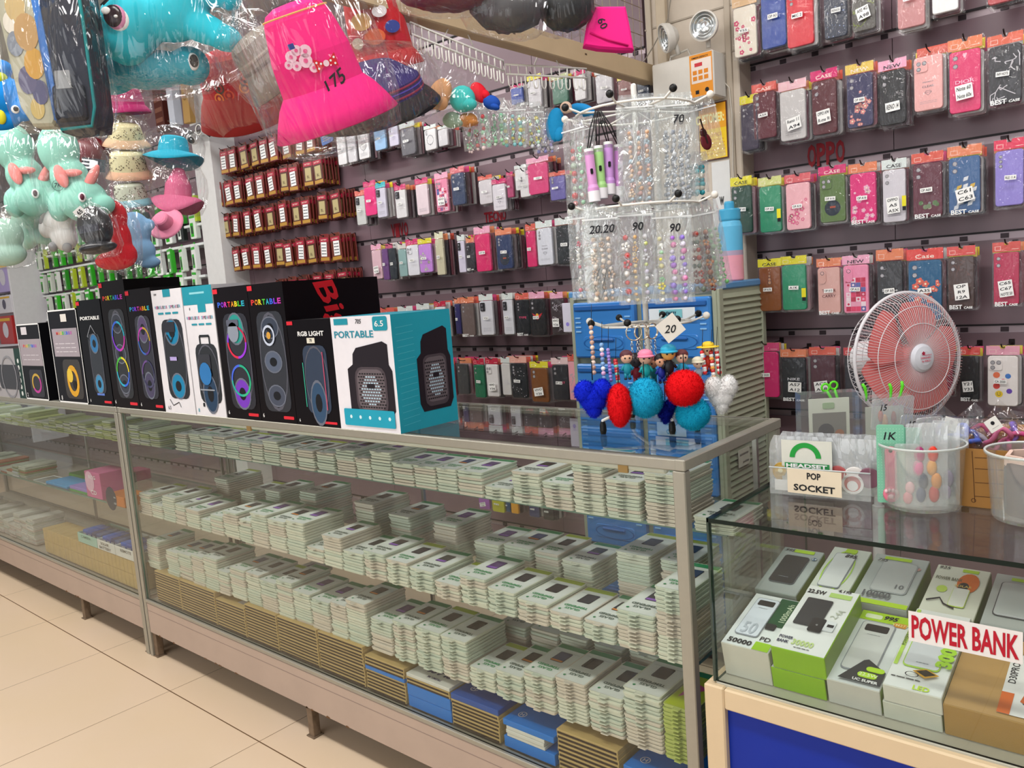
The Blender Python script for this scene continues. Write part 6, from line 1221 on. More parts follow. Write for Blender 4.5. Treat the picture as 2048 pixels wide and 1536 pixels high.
def t_c(g, w, d):
    g.rect(-w*.49, d*.86, w*.49, d*.99, -.0005, M('#a8cf1e')); g.rslab(-w*.22, d*.92, w*.34, d*.06, .004, -.0012, -.0005, M('#dfe8c0')); g.text('995', w*.12, d*.93, .013, -.0012, INK, bold=.04, shear=.2); g.rect(w*.22, d*.83, w*.46, d*.89, -.001, M('#d8902a')); g.text('YM277', w*.34, d*.86, .007, -.0016, M('#f4e4a0'))
    bank(g, -w*.04, d*.5, w*.66, d*.68, -.0008, '#cfd1cd'); g.poly([(-w*.3, d*.03), (w*.49, d*.03), (w*.49, d*.2), (w*.1, d*.32), (w*.02, d*.3)], -.0045, M('#303236')); g.rslab(w*.3, d*.2, w*.34, d*.055, .006, -.006, -.0048, M('#b6e02a'), n=3); g.rslab(w*.2, d*.12, w*.36, d*.06, .006, -.006, -.0048, M('#b6e02a'), n=3); g.text('22.5W', w*.22, d*.12, .008, -.0066, M('#f0f8d0')); g.text('UC SUPER', w*.2, d*.055, .007, -.005, WHITE, bold=.03)
def t_d(g, w, d):
    bank(g, 0, d*.58, w*.64, d*.66, -.0008, '#d6d9dc', False, '#a9d04a'); g.rect(-w*.47, d*.25, -w*.40, d*.98, -.0006, M('#b9dc5a')); g.text('POWERBANK', -w*.44, d*.6, .006, -.001, INK, rot=PI/2)
    g.text('30000', w*.36, d*.5, .026, -.004, M('#a9d83a'), rot=PI/2+.0, w=d*.4, bold=.06); g.scrawl(1, -w*.1, d*.3, w*.12, d*.32, -.0034, M('#7c8288'), None, .0015)
    g.poly([(-w*.1, d*.2), (w*.12, d*.25), (w*.36, d*.2), (w*.14, d*.14)], -.004, M('#c8952a')); g.poly([(-w*.04, d*.2), (w*.12, d*.235), (w*.3, d*.2), (w*.14, d*.16)], -.0045, M('#241e12')); g.ring(-w*.08, d*.15, w*.12, w*.02, -.005, INK, 14, rz=d*.03); g.scrawl(1, -w*.42, d*.1, w*.1, d*.13, -.001, INK, None, .002); g.text('LED', w*.14, d*.04, .011, -.001, M('#c3e23a'), bold=.03)
def t_blackbank(g, w, d): g.rect(-w*.2, d*.9, w*.3, d*.97, -.0005, M('#b0d22a')); bank(g, -w*.02, d*.5, w*.62, d*.62, -.0008, '#2d3032', False, '#5c6064'); g.scrawl(1, -w*.15, d*.3, w*.1, d*.33, -.0034, M('#8a8f92'), None, .0012); g.disc(w*.38, d*.8, w*.07, -.001, M('#4a6a80'), 12); g.text('2.4', w*.38, d*.8, .006, -.0014, WHITE); g.text('995', -w*.3, d*.93, .01, -.001, INK, shear=.2)
def t_green(g, w, d): g.rect(-w*.42, d*.03, w*.46, d*.1, -.0004, M('#b0d22a')); g.ring(-w*.05, d*.5, w*.36, w*.03, -.0006, M('#b0d84a'), 24, rz=d*.44); bank(g, -w*.05, d*.5, w*.56, d*.72, -.0008, '#dcdedc', False); g.text('895', w*.1, d*.8, .012, -.004, INK, shear=.2, bold=.03); g.rslab(w*.02, d*.93, w*.3, d*.08, .003, -.002, -.0006, M('#b0d22a'))
def t_grey(g, w, d): g.rect(-w*.46, 0, w*.49, d*.08, -.0004, M('#b0d22a')); g.rect(-w*.3, d*.9, w*.2, d*.96, -.0005, M('#b0d22a')); bank(g, w*.04, d*.55, w*.66, d*.62, -.0008, '#b9bcb9', False, '#9fa3a3'); g.text('10000', -w*.1, d*.16, .02, -.004, M('#55585a'), w=w*.5, bold=.03); g.text('10', w*.22, d*.36, .014, -.004, M('#6a6d70')); g.text('795', -w*.3, d*.85, .01, -.003, INK, shear=.2); g.disc(w*.38, d*.78, w*.05, -.001, M('#c09088'), 10)
def t_orange(g, w, d): g.text('POWER BANK', -w*.18, d*.72, .011, -.001, M('#5a5c40'), w=w*.5); g.disc(w*.18, d*.68, w*.2, -.0008, M('#d96a1e'), 16, rz=d*.2); g.disc(w*.12, d*.6, w*.1, -.0014, INK, 14, rz=d*.08); g.text('SOLAR', w*.12, d*.6, .007, -.0018, M('#e0c060')); bank(g, w*.12, d*.36, w*.3, d*.36, -.002, '#dfe0d4', False, '#c3dc4a'); g.disc(-w*.24, d*.5, w*.1, -.0008, M('#c3dc5a'), 12, rz=d*.07); g.tube([(-w*.42, -.003, d*.22), (-w*.2, -.003, d*.3), (-w*.1, -.003, d*.2), (w*.1, -.003, d*.14)], .0016, INK, 5); g.text('925', -w*.34, d*.94, .01, -.001, INK, shear=.2); g.rect(w*.0, d*.9, w*.3, d*.96, -.0005, M('#b0d22a'))
def t_dark(g, w, d): bank(g, 0, d*.5, w*.7, d*.66, -.0008, '#c9cccb', False, '#4a4c4e'); g.rslab(0, d*.5, w*.6, d*.58, .006, -.0032, -.002, M('#c2c7c4')); g.rect(-w*.2, d*.88, w*.2, d*.94, -.0005, M('#b0d22a'))
y1_ = RY0+.036
g = G(); Lw = .40; g.add([(0, 0, 0), (1.0, 0, 0), (1.0, Lw*math.cos(TILT), 0), (0, Lw*math.cos(TILT), 0), (0, Lw*math.cos(TILT), Lw*math.sin(TILT)), (1.0, Lw*math.cos(TILT), Lw*math.sin(TILT))], [(0, 3, 2, 1), (0, 1, 5, 4), (2, 3, 4, 5), (0, 4, 3), (1, 2, 5)], M('#c9c4b4', .6))
o = g.build('display_riser', loc=(RX0+.012, y1_, FZ)); tag(o, 'sloping board under the power bank boxes inside the right counter', 'riser')
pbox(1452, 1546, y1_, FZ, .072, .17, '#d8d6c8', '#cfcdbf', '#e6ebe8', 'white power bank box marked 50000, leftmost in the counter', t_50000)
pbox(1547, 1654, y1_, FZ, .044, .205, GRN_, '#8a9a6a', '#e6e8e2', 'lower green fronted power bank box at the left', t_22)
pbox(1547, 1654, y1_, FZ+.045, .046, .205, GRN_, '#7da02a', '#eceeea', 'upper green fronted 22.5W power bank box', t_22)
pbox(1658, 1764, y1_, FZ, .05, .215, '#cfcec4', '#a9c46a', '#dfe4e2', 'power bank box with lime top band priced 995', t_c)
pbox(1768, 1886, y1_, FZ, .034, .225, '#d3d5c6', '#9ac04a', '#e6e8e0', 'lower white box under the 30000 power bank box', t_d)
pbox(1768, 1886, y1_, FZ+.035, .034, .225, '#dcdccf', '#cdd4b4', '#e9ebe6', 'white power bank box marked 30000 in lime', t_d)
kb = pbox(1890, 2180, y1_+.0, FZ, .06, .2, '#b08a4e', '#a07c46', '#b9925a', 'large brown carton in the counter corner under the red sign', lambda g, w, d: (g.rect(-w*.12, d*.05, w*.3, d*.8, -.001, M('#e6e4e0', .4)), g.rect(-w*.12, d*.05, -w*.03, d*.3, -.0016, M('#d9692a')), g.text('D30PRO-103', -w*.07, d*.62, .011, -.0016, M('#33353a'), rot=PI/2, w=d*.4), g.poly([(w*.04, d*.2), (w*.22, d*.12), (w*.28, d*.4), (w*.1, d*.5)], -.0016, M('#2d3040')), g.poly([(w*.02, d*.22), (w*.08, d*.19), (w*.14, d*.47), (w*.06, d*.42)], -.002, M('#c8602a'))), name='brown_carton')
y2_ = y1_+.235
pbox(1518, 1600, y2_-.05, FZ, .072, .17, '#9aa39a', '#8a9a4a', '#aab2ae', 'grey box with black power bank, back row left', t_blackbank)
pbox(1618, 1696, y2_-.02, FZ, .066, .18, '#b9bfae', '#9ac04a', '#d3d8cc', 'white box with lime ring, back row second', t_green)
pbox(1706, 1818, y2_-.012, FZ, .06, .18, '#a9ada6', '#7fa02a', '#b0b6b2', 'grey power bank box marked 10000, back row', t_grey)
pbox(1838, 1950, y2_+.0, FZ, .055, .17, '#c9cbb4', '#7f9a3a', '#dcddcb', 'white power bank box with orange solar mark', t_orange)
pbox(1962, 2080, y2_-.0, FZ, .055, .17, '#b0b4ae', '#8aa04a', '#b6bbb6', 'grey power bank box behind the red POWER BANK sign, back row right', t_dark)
# POWER BANK sign taped inside the front glass
yS = RY0+.0025; a, b = AY(1817, 1252, yS), AY(2046, 1300, yS); zt = AY(1817, 1221, yS).z; zb_ = AY(1820, 1281, yS).z; w, h = b.x-a.x, zt-zb_
g = G(); g.box(0, w, 0, .0006, 0, h, M('#ebe6e2', .4)); RS = M('#b8142c', .4)
g.text('POWER BANK', w/2, h/2, h*.78, -.0006, RS, w=w*.94, bold=.03, kmax=9)
o = g.build('power_bank_sign', loc=(a.x, RY0+.0022-.0, zb_)); tag(o, 'white strip sign with red POWER BANK letters on the counter glass', 'sign')
# =============== things on the right counter ===============
# clear tray of pop sockets
A = AZ(1540, 986, RZ); Bq = AZ(1742, 1004, RZ); d_ = (Bq-A); ang = math.atan2(d_.y, d_.x); w = d_.length; dep = .12; h = .075
TR = empty('acrylic_tray', A, ang, 'clear acrylic tray of bagged phone grips with a POP SOCKET card', 'tray'); g = G()
t = .002; w_tr = w; g.box(0, w, 0, t, 0, h*.72, HARD); g.box(0, w, dep-t, dep, 0, h*1.2, HARD); g.box(0, t, t, dep-t, 0, h, HARD); g.box(w-t, w, t, dep-t, 0, h, HARD); g.box(t, w-t, t, dep-t, 0, t, HARD)
g.tube([(0, 0, h*.72), (w, 0, h*.72)], .0016, M('#d3d8d8', .15, spec=.8), 6); g.build('tray_body', TR)
c_ = slip('price_card', 1575, 1683, 941, 990, A.y-.012, '#e6d6bc', ['POP', '   SOCKET'], 'cream card written POP SOCKET leaning on the clear tray', '#1c1c1c')
rnd = random.Random(3); PACKW = film('white_bag_film', tint=(.9, .91, .91), gloss=.06, haze=.25, edge=.2, scale=24, strength=.8); GRIP = ['#e9e6e2', '#e8e4e0', '#e6e0dc', '#efeeea']
def grip_bag(x, y, z, rot, cols, label, k):
    g = G(); w_, h_ = .062, .11; vs = []; nx, nz = 6, 7
    out = [(w_/2*math.sin(a)*1.0, h_*.5-(h_*.5)*math.cos(a)) for a in [0]]
    for sd in (-1, 1):
        for j in range(nz+1):
            ww = w_*(.62 if j == nz else (.9 if j == nz-1 else 1))
            for i in range(nx+1):
                e = min(i, nx-i)/(nx/2); vs.append((-ww/2+ww*i/nx, sd*(.006*e**.5*(1 if 0 < j < nz else .1)+.0005)*rnd.uniform(.8, 1.2), h_*j/nz))
    N = (nx+1)*(nz+1); fs = []
    for s_ in (0, 1):
        for j in range(nz):
            for i in range(nx): a = s_*N+j*(nx+1)+i; q = (a, a+1, a+nx+2, a+nx+1); fs.append(q if s_ == 0 else q[::-1])
    g.smooth = True; g.add(vs, fs, PACKW); g.smooth = False
    o = g.build('grip_bag', TR, loc=(x, y, z), rot=(0, rnd.uniform(-.1, .1), rot)); o.parent = None; o.matrix_world = Matrix.Translation(A) @ Matrix.Rotation(ang, 4, 'Z') @ Matrix.Translation((x, y, z)) @ Matrix.Rotation(rot, 4, 'Z') @ Matrix.Rotation(rnd.uniform(-.08, .08), 4, 'Y')
    tag(o, label, 'bag', 'white zip bags in the clear tray')
    q = G(); q.T = Matrix.Translation((0, -.008, h_*.34)) @ Matrix.Rotation(PI/2, 4, 'X'); q.lathe([(0, -.004), (.019, -.004), (.02, 0), (.019, .004), (0, .004)], M(cols, .3), 20); q.build('phone_grip', o)
for k in range(7):
    for r in range(2):
        grip_bag(.022+.0265*k, .028+.042*r, .003, rnd.uniform(-.35, .3), ['#c9a14a', '#e8e4e0', '#3a9a4a', '#e6e2de', '#b85a5a', '#efe9e4', '#8a5a6a'][k] if r == 0 else '#e6e2de', f"white zip bag with phone grip, {ORD[k]} from left, {'front' if r == 0 else 'back'} of tray", k)
g = G(); g.ring(0, .022, .03, .01, -.001, M('#1c9a3a', .4), 22, a0=0, a1=.5); g.rect(-.04, .0, .045, .011, -.0012, M('#2a8a4a')); g.text('HEADSET', .002, .0055, .008, -.002, WHITE, w=.078, bold=.04, kmax=3); g.box(-.046, .05, 0, .0012, -.04, .056, M('#d8d8cc', .4))
o = g.build('headset_card', loc=A+Matrix.Rotation(ang, 3, 'Z') @ Vector((w_tr*.36, .012, .052)), rot=(0, 0, ang)); tag(o, 'white card with green arc printed HEADSET inside the clear tray', 'card')
g = G()
for x, z, r_, c in ((.155, .03, .02, '#efeae6'), (.155, .03, .015, '#c86a62'), (.155, .026, .010, '#f2efec')): g.disc(x, z, r_, .0075-.0002*(20-r_*1000)/5, M(c, .4), 18)
g.disc(.02, .046, .012, .0074, M('#c9a85a', .4), 7); g.disc(.02, .046, .005, .0072, M('#e8dcb0', .4), 7); g.rect(.008, .006, .034, .028, .0074, M('#e6e2dc', .5))
o = g.build('grip_display_card', loc=A, rot=(0, 0, ang)); tag(o, 'white and red round phone grips shown at the front of the clear tray', 'phone grips')
# round tubs
def tub(name, c, r, h, label, n=40):
    t = empty(name, c, 0, label, 'tub'); g = G(); g.lathe([(0, .001), (r*.86, .001), (r*.9, .006), (r, h), (r+.004, h+.002), (r+.004, h-.003), (r-.001, h-.001), (r*.88, .008), (0, .004)], MILK, n); g.build('tub_wall', t)
    g = G(); g.tube([((r+.002)*math.cos(a*2*PI/n), (r+.002)*math.sin(a*2*PI/n), h) for a in range(n)], .0022, M('#d4d8d4', .2, spec=.7), 6, closed=True); g.build('rim', t); return t
cT = AZ(1836, 1018, RZ); cT = cT+Vector((0, .03, 0)); tub('round_tub', cT, .070, .115, 'round clear tub of silicone straps on the right counter')
def card_bag(x, y, lean, rz_, w, h, col, label, art=None, film_=None, group='bagged straps in the round tub', z=.006):
    g = G(); g.rslab(0, h/2, w, h, .004, -.002, .002, M(col, .45, bump=0) if not film_ else film_, n=2)
    o = g.build('strap_pack', loc=cT+Vector((x, y, z)), rot=(lean, rz_*.0, FACE+rz_)); tag(o, label, 'bagged strap', group)
    if art: q = G(); art(q, w, h); q.build('strap', o)
    return o
def strap_art(c, paw=True):
    def f(g, w, h):
        g.rslab(0, h*.42, w*.42, h*.62, w*.18, -.008, -.003, M(c, .45), n=4, bev=.0015); g.ball((0, -.006, h*.12), (w*.3, .006, w*.34), M(c, .45), 12, 8)
        if paw:
            for a in (-.7, -.2, .3, .8): g.ball((w*.26*math.sin(a), -.0115, h*.12+w*.2*math.cos(a)), (w*.07, .003, w*.08), M('#f6c9cf', .4), 8, 6)
            g.ball((0, -.0115, h*.1), (w*.12, .003, w*.1), M('#f6c9cf', .4), 8, 6)
        g.disc(0, h*.68, w*.07, -.0085, INK, 12); 
    return f
def strip_art(cs):
    def f(g, w, h):
        for k, c in enumerate(cs): g.ball((w*.1*math.sin(k*2), -.004, h*(.15+.16*k)), (w*.2, .005, h*.1), M(c, .4), 10, 8)
    return f
Z_ = film('strap_bag_film', tint=(.96, .97, .97), gloss=.06, haze=.26, edge=.25, scale=24, strength=.8)
tc = card_bag(-.045, -.028, .02, -.45, .046, .145, '#7fc4a4', 'mint dotted card with pink paw strap at front left of tub', strap_art('#ef7f98'))
q = G(); rnd = random.Random(1); q.text('1K', .0, .125, .014, -.0026, INK, shear=.2)
for i in range(9):
    for j in range(26): q.disc(-.02+.005*i, .008+.0052*j, .0006, -.0023, M('#c9e8d8', .5), 5)
q.build('dot_print', tc)
card_bag(-.022, .0, -.02, -.5, .044, .135, '#6fb496', 'second mint card behind the paw strap card')
card_bag(-.014, -.042, .02, -.3, .04, .115, '#dddddd', 'clear bag with small pink paw strap in tub', strip_art(['#f2a0a8', '#f7c0c4']), Z_)
card_bag(.004, -.03, .0, -.3, .044, .15, '#dddddd', 'clear bag with navy and pink strap in tub', strip_art(['#2a3a6a', '#2a3050', '#e0609a', '#b8407a']), Z_)
card_bag(.024, -.02, -.02, -.5, .044, .15, '#dddddd', 'clear bag with orange and red doll strap in tub', strip_art(['#e0453a', '#f09a3a', '#f0a84a', '#e8402a']), Z_)
card_bag(.038, .005, -.02, -.65, .044, .15, '#dddddd', 'clear bag with lilac strap in tub', strip_art(['#c8b0d8', '#a898b8']), Z_)
card_bag(.046, .03, -.05, -.8, .044, .15, '#dddddd', 'clear bag with dark grey strap at the right of tub', strip_art(['#3c4248', '#4a5058', '#30363c']), Z_)
card_bag(.0, .04, .05, .1, .05, .15, '#dddddd', 'tall clear bag at the back of the tub', strip_art(['#b8b8b8']), Z_)
cT2 = AZ(2062, 1050, RZ)+Vector((0, .04, 0)); tub('round_tub', cT2, .070, .115, 'round clear tub of dark items at the right edge of the photo')
for k in range(6):
    an = k*1.05; g = G(); g.rslab(0, .045, .05, .09, .012, -.004, .004, M(['#2e3038', '#3a2228', '#44464e'][k % 3], .5), n=3); g.rslab(0, .092, .05, .02, .004, -.003, .003, M('#e8c8b8', .5), n=2)
    o = g.build('dark_pouch', loc=cT2+Vector((.036*math.cos(an), .036*math.sin(an), .008)), rot=(0, 0, an+PI/2)); tag(o, f"dark pouch with pale top in the rightmost tub, {ORD[k]} around", 'pouch', 'dark pouches in the rightmost tub')
# open carton with bagged bracelets
A = AZ(1912, 1010, RZ); zc = .105; CK = M('#a5753c', .7, noise=.08)
CB = empty('open_carton', A+Vector((0, .0, 0)), .0, 'open brown carton with rack drawing printed on it, full of bagged bracelets', 'carton'); g = G(); w, d = .26, .16
g.box(0, w, 0, .003, 0, zc, CK); g.box(0, w, d, d+.003, 0, zc, CK); g.box(0, .003, .003, d, 0, zc, CK); g.box(w-.003, w, .003, d, 0, zc, CK); g.box(.003, w-.003, .003, d, 0, .003, CK)
g.add([(0, d, zc), (w, d, zc), (w, d+.07, zc+.004), (0, d+.07, zc+.004)], [(0, 1, 2, 3)], CK); g.build('carton_body', CB)
g = G(); dk = M('#4e2a14', .6)
for x in (.03, .055, .1): g.line([(x, .01), (x-.004, zc-.004)], .001, -.0006, dk)
for z in (.02, .045, .07, .09): g.line([(.03, z), (.1, z+.002)], .0009, -.0006, dk)
g.ring(.028, .012, .004, .001, -.0006, dk, 10); g.build('printed_drawing', CB)
rnd = random.Random(8)
for k, (u, v, c, nm) in enumerate(((1905, 862, '#1d4fd8', 'blue'), (1935, 872, '#5a78e0', 'light blue'), (1965, 868, '#b83a6a', 'raspberry'), (1995, 880, '#e07aa0', 'pink'), (2020, 872, '#8a6ad0', 'violet'), (1950, 890, '#e8e4f0', 'white'), (2035, 890, '#d0508a', 'magenta'))):
    P = AD(u, v, DEP(A)+.05+.02*(k % 3)); g = G(); g.tube([(.024*math.cos(a*PI/10), .02*math.sin(a*PI/10), .006*math.sin(a*.9)) for a in range(20)], .0045, M(c, .35), 8, closed=True)
    o = g.build('bracelet', loc=P, rot=(.5, .3*k, k)); tag(o, f"{nm} bracelet bagged in the brown carton", 'bracelet', 'bracelets in the carton')
    g = G(); vs = []; nn = 7
    rr_ = random.Random(k); 
    for j in range(nn):
        for i in range(nn): vs.append((-.045+.09*i/(nn-1)+rr_.uniform(-.004, .004), -.035+.07*j/(nn-1)+rr_.uniform(-.004, .004), .02*math.sin(i*1.3+k)*math.cos(j*1.1)+.012+rr_.uniform(-.006, .008)))
    g.smooth = False; g.add(vs, [(j*nn+i, j*nn+i+1, (j+1)*nn+i+1, (j+1)*nn+i) for j in range(nn-1) for i in range(nn-1)], CRINKLE); g.build('clear_bag', o)
for (u, v, r_, lb) in ((1902, 848, .35, 'small white square tag with black dot, left one on the bagged bracelets'), (1987, 849, -.5, 'small white square tag with black dot, right one on the bagged bracelets')):
    P = AD(u, v, DEP(A)+.02); g = G(); g.box(-.012, .012, 0, .0008, -.012, .012, M('#efece4')); g.disc(0, .003, .0036, -.0005, INK, 12); g.rect(-.007, -.006, .007, -.0055, -.0005, M('#999999')); o = g.build('price_square', loc=P, rot=(-.3, r_, FACE)); tag(o, lb, 'price tag')
for k, (u, v) in enumerate(((1940, 850), (2000, 845), (1890, 850))):
    P = AD(u, v, DEP(A)+.08); rr_ = random.Random(k+5); g = G(); n = 8; ring0 = [(.045*math.cos(a*2*PI/n)*rr_.uniform(.8, 1.1), .03*math.sin(a*2*PI/n), -.02) for a in range(n)]
    g.add(ring0+[(rr_.uniform(-.01, .01), 0, .045)]+[(.4*p[0], .4*p[1], .025*rr_.uniform(.6, 1.2)) for p in ring0], [(a, (a+1) % n, n+1+(a+1) % n, n+1+a) for a in range(n)]+[(n+1+a, n+1+(a+1) % n, n) for a in range(n)], CRINKLE)
    o = g.build('bag_top', loc=P); tag(o, f"crumpled clear bag top sticking out of the brown carton, {ORD[k]} one", 'plastic bag', 'crumpled clear bags')
# clear cases with green hooks at the back of the counter
def clear_case(u0, u1, vb, vt, label, inner, name='clear_case'):
    A_q = AZ((u0+u1)/2, vb, RZ); dd = DEP(A_q); w = (u1-u0)*dd/FL; h = (vb-vt)*dd/FL; t = empty(name, A_q, FACE-.1, label, 'case')
    g = G(); g.box(-w/2, w/2, 0, .05, .0, h, HARD); g.build('clear_shell', t); g = G(); inner(g, w, h); g.build('contents_card', t); return t, A_q, w, h
t1, A1, w1, h1_ = clear_case(1606, 1718, 905, 785, 'clear tall case with printed card and green straps on top', lambda g, w, h: (g.box(-w*.34, w*.36, .012, .016, .01, h*.9, M('#dfe2d2', .5)), g.rslab(-.0, h*.78, w*.2, h*.1, .003, .010, .0118, M('#a8c09a')), g.rect(-w*.28, h*.08, w*.3, h*.66, .0114, M('#8d8a84')), g.disc(-w*.05, h*.35, w*.14, .011, M('#5c5a5c'), 14), g.disc(w*.18, h*.3, w*.08, .0108, M('#b07a60'), 12)))
t2, A2, w2, h2_ = clear_case(1728, 1825, 900, 793, 'second clear case with orange items behind the round tub', lambda g, w, h: (g.box(-w*.38, w*.38, .02, .024, .01, h*.8, M('#c9ccc0', .5)), g.ball((-.01, .018, h*.62), (.006, .006, .014), M('#e0602a')), g.ball((.02, .018, h*.58), (.006, .006, .016), M('#a8482a')), g.ball((.0, .018, h*.5), (.007, .006, .02), M('#e8b06a'))))
LM = M('#62dc2a', .35)
for k, (u, v, dd, lb) in enumerate(((1652, 778, DEP(A1)+.02, 'left'), (1668, 774, DEP(A1)+.02, 'second'), (1730, 776, DEP(A2)+.02, 'third'), (1782, 776, DEP(A2)+.02, 'fourth'), (1805, 772, DEP(A2)+.02, 'rightmost'))):
    P = AD(u, v, dd); g = G()
    if k < 2: g.tube([(.009*math.cos(a*PI/6), 0, .009*math.sin(a*PI/6)+.004) for a in range(12)], .0028, LM, 8, closed=True); g.tube([(0, 0, -.005), (.002, 0, -.03), (-.004, 0, -.05)], .0032, LM, 8)
    else: g.tube([(-.006, 0, .01), (0, 0, 0), (.003, 0, -.02), (.002, 0, -.032)], [.0035, .004, .003, .002], LM, 8)
    o = g.build('green_strap', loc=P, rot=(0, .2*(k-2), FACE)); tag(o, f"{lb} lime green rubber strap sticking out of clear cases", 'strap', 'lime green rubber straps')
for k, (u, v, col, lb) in enumerate(((1745, 800, '#d9dcdc', 'clear standing zip bag behind the mint card'), (1800, 835, '#e0e0e0', 'second clear standing zip bag marked with price'), (1850, 848, '#dcdede', 'third clear standing zip bag above the tub'))):
    P = AD(u+40, v+25, DEP(cT)+.08); g = G(); g.rslab(0, 0, .09, .06, .004, -.001, .001, Z_, n=2); g.text('15', -.02, .012, .012, -.0016, INK, shear=.2); o = g.build('zip_bag', loc=P, rot=(.1, .1*k, FACE+.2)); tag(o, lb, 'bag')
# =============== pink fan ===============
Pf = AD(1816, 716, 2.36); FN = empty('standing_fan', (Pf.x, Pf.y, 0), FACE+.32, 'standing fan with coral pink blades and white wire guard', 'fan'); zf = Pf.z; R_ = .193
WG = M('#e6e2e4', .35); PKG = M('#f3c3c4', .35); CORAL = M('#ea7f7c', .4, noise=.03)
tilt = Matrix.Translation((0, 0, zf)) @ Matrix.Rotation(PI/2-.06, 4, 'X')      # lathe axis -> facing -y
g = G(); g.T = tilt; g.tube([(R_*math.cos(a*PI/32), R_*math.sin(a*PI/32), 0) for a in range(64)], .0052, WG, 8, closed=True); g.build('guard_rim', FN)
g = G(); g.T = tilt; n = 128
for k in range(n):
    a = 2*PI*k/n; c, s_ = math.cos(a), math.sin(a); g.tube([(r*c, r*s_, z) for r, z in ((.042, .052), (.09, .055), (.14, .048), (.175, .03), (R_, 0))], .00085, PKG if k % 2 else WG, 3, caps=False)
g.build('front_wires', FN)
g = G(); g.T = tilt
for r, z in ((.1, .0545), (.15, .044)): g.tube([(r*math.cos(a*PI/24), r*math.sin(a*PI/24), z) for a in range(48)], .0013, WG, 5, closed=True)
for r, z in ((.165, -.06), (.1, -.075), (.06, -.078)): g.tube([(r*math.cos(a*PI/24), r*math.sin(a*PI/24), z) for a in range(48)], .0015, WG, 5, closed=True)
for k in range(64): a = 2*PI*k/64; c, s_ = math.cos(a), math.sin(a); g.tube([(r*c, r*s_, z) for r, z in ((.05, -.078), (.12, -.074), (.17, -.055), (R_, 0))], .0009, WG, 3, caps=False)
g.build('rear_guard', FN)
g = G(); g.T = tilt
for k in range(5):
    a0 = 2*PI*k/5; nr, na = 5, 7; vs = []
    for i in range(nr+1):
        r = .035+(.165-.035)*i/nr; sp = 1.25+.14*math.sin(i/nr*PI)-(.25 if i == nr else 0)
        for j in range(na+1): f = j/na-.5; a = a0+f*sp; vs.append((r*math.cos(a), r*math.sin(a), .012+.03*f+.004*math.cos(f*6)))
    F_ = [(i*(na+1)+j, i*(na+1)+j+1, (i+1)*(na+1)+j+1, (i+1)*(na+1)+j) for i in range(nr) for j in range(na)]
    q = G(); q.T = tilt; q.smooth = True; q.add(vs, F_, CORAL); q.add([(x, y, z-.003) for x, y, z in vs], [f[::-1] for f in F_], CORAL); bl = q.build('fan_blade', FN)
g = G(); g.T = tilt; g.lathe([(0, .034), (.03, .032), (.036, .02), (.036, -.01), (0, -.012)], CORAL, 28); g.build('blade_hub', FN)
g = G(); g.T = tilt; g.lathe([(0, .066), (.02, .065), (.034, .061), (.041, .055), (.043, .048), (.04, .046)], M('#dfe0e6', .35), 32)
T0 = g.T; g.T = T0 @ Matrix(((1, 0, 0, 0), (0, 0, 1, 0), (0, -1, 0, 0), (0, 0, 0, 1))) 
g.T = tilt @ Matrix.Translation((0, 0, .0668)) @ ORI_TOP
for k in range(5): a = PI/2+k*4*PI/5; b = PI/2+(k+1)*4*PI/5; g.line([(-.008+.006*math.cos(a), .014+.006*math.sin(a)), (-.008+.006*math.cos(b), .014+.006*math.sin(b))], .0022, -.0002, M('#d41c48', .4))
g.text('Standard', .008, .009, .005, -.0002, M('#d85a70')); g.text('DESIGNED', 0, .001, .0055, -.0002, M('#e06a7c'), w=.036, bold=.03); g.text('by KIKO', 0, -.009, .0075, -.0002, M('#e06a7c'), w=.03, bold=.03); g.build('center_cap', FN)
g = G(); g.T = tilt; g.lathe([(0, -.08), (.05, -.08), (.06, -.1), (.055, -.18), (.03, -.2), (0, -.2)], WG, 24); g.build('motor_housing', FN)
g = G(); g.lathe([(.018, 0), (.018, zf-.5), (.012, zf-.5), (.012, zf-.06)], WG, 16, c=(0, .13, .02)); g.build('pole', FN)
g = G(); g.lathe([(0, 0), (.19, 0), (.19, .015), (.16, .03), (.03, .045), (.02, .07), (0, .07)], CORAL, 32, c=(0, .13, 0)); g.build('round_base', FN)
# =============== hats, plush toys and bags hanging overhead ===============
def loft_bag(P, rx, rz_, ry, label, name='clear_bag', neck=.1, seed=0, rz=FACE, roll=0, n=22, parent=None, mat=CRINKLE, lean=0):
    """clear poly bag gathered at the neck, hanging around a thing"""
    rnd = random.Random(seed); g = G(); prof = [(0, -1), (.55, -.99), (.86, -.9), (1, -.6), (1.02, -.1), (.95, .35), (.75, .68), (.42, .9), (.16, 1.02), (.07, 1.1), (.12, 1.2), (.2, 1.28)]
    vs = [(0, 0, -rz_)]; off = [rnd.uniform(-.09, .09) for _ in range(n)]
    for r, z in prof[1:]:
        for k in range(n):
            a = 2*PI*k/n; w = 1+off[k]*(1 if z > -.2 else .5)+rnd.uniform(-.045, .045)
            vs.append((rx*r*w*math.cos(a)+lean*rx*max(0, z), ry*r*w*math.sin(a), rz_*(z if z < 1 else 1+(z-1)*.8)+rnd.uniform(-.02, .02)*rz_))
    L = len(prof)-1; fs = [(0, 1+(k+1) % n, 1+k) for k in range(n)]
    for i in range(L-1):
        for k in range(n): l = (k+1) % n; fs.append((1+i*n+k, 1+i*n+l, 1+(i+1)*n+l, 1+(i+1)*n+k))
    g.smooth = True; g.add(vs, fs, mat); g.smooth = False
    if parent: o = g.build(name, parent, loc=P, rot=(0, roll, 0)); return o
    o = g.build(name, loc=P, rot=(0, roll, rz)); tag(o, label, 'plastic bag'); return o
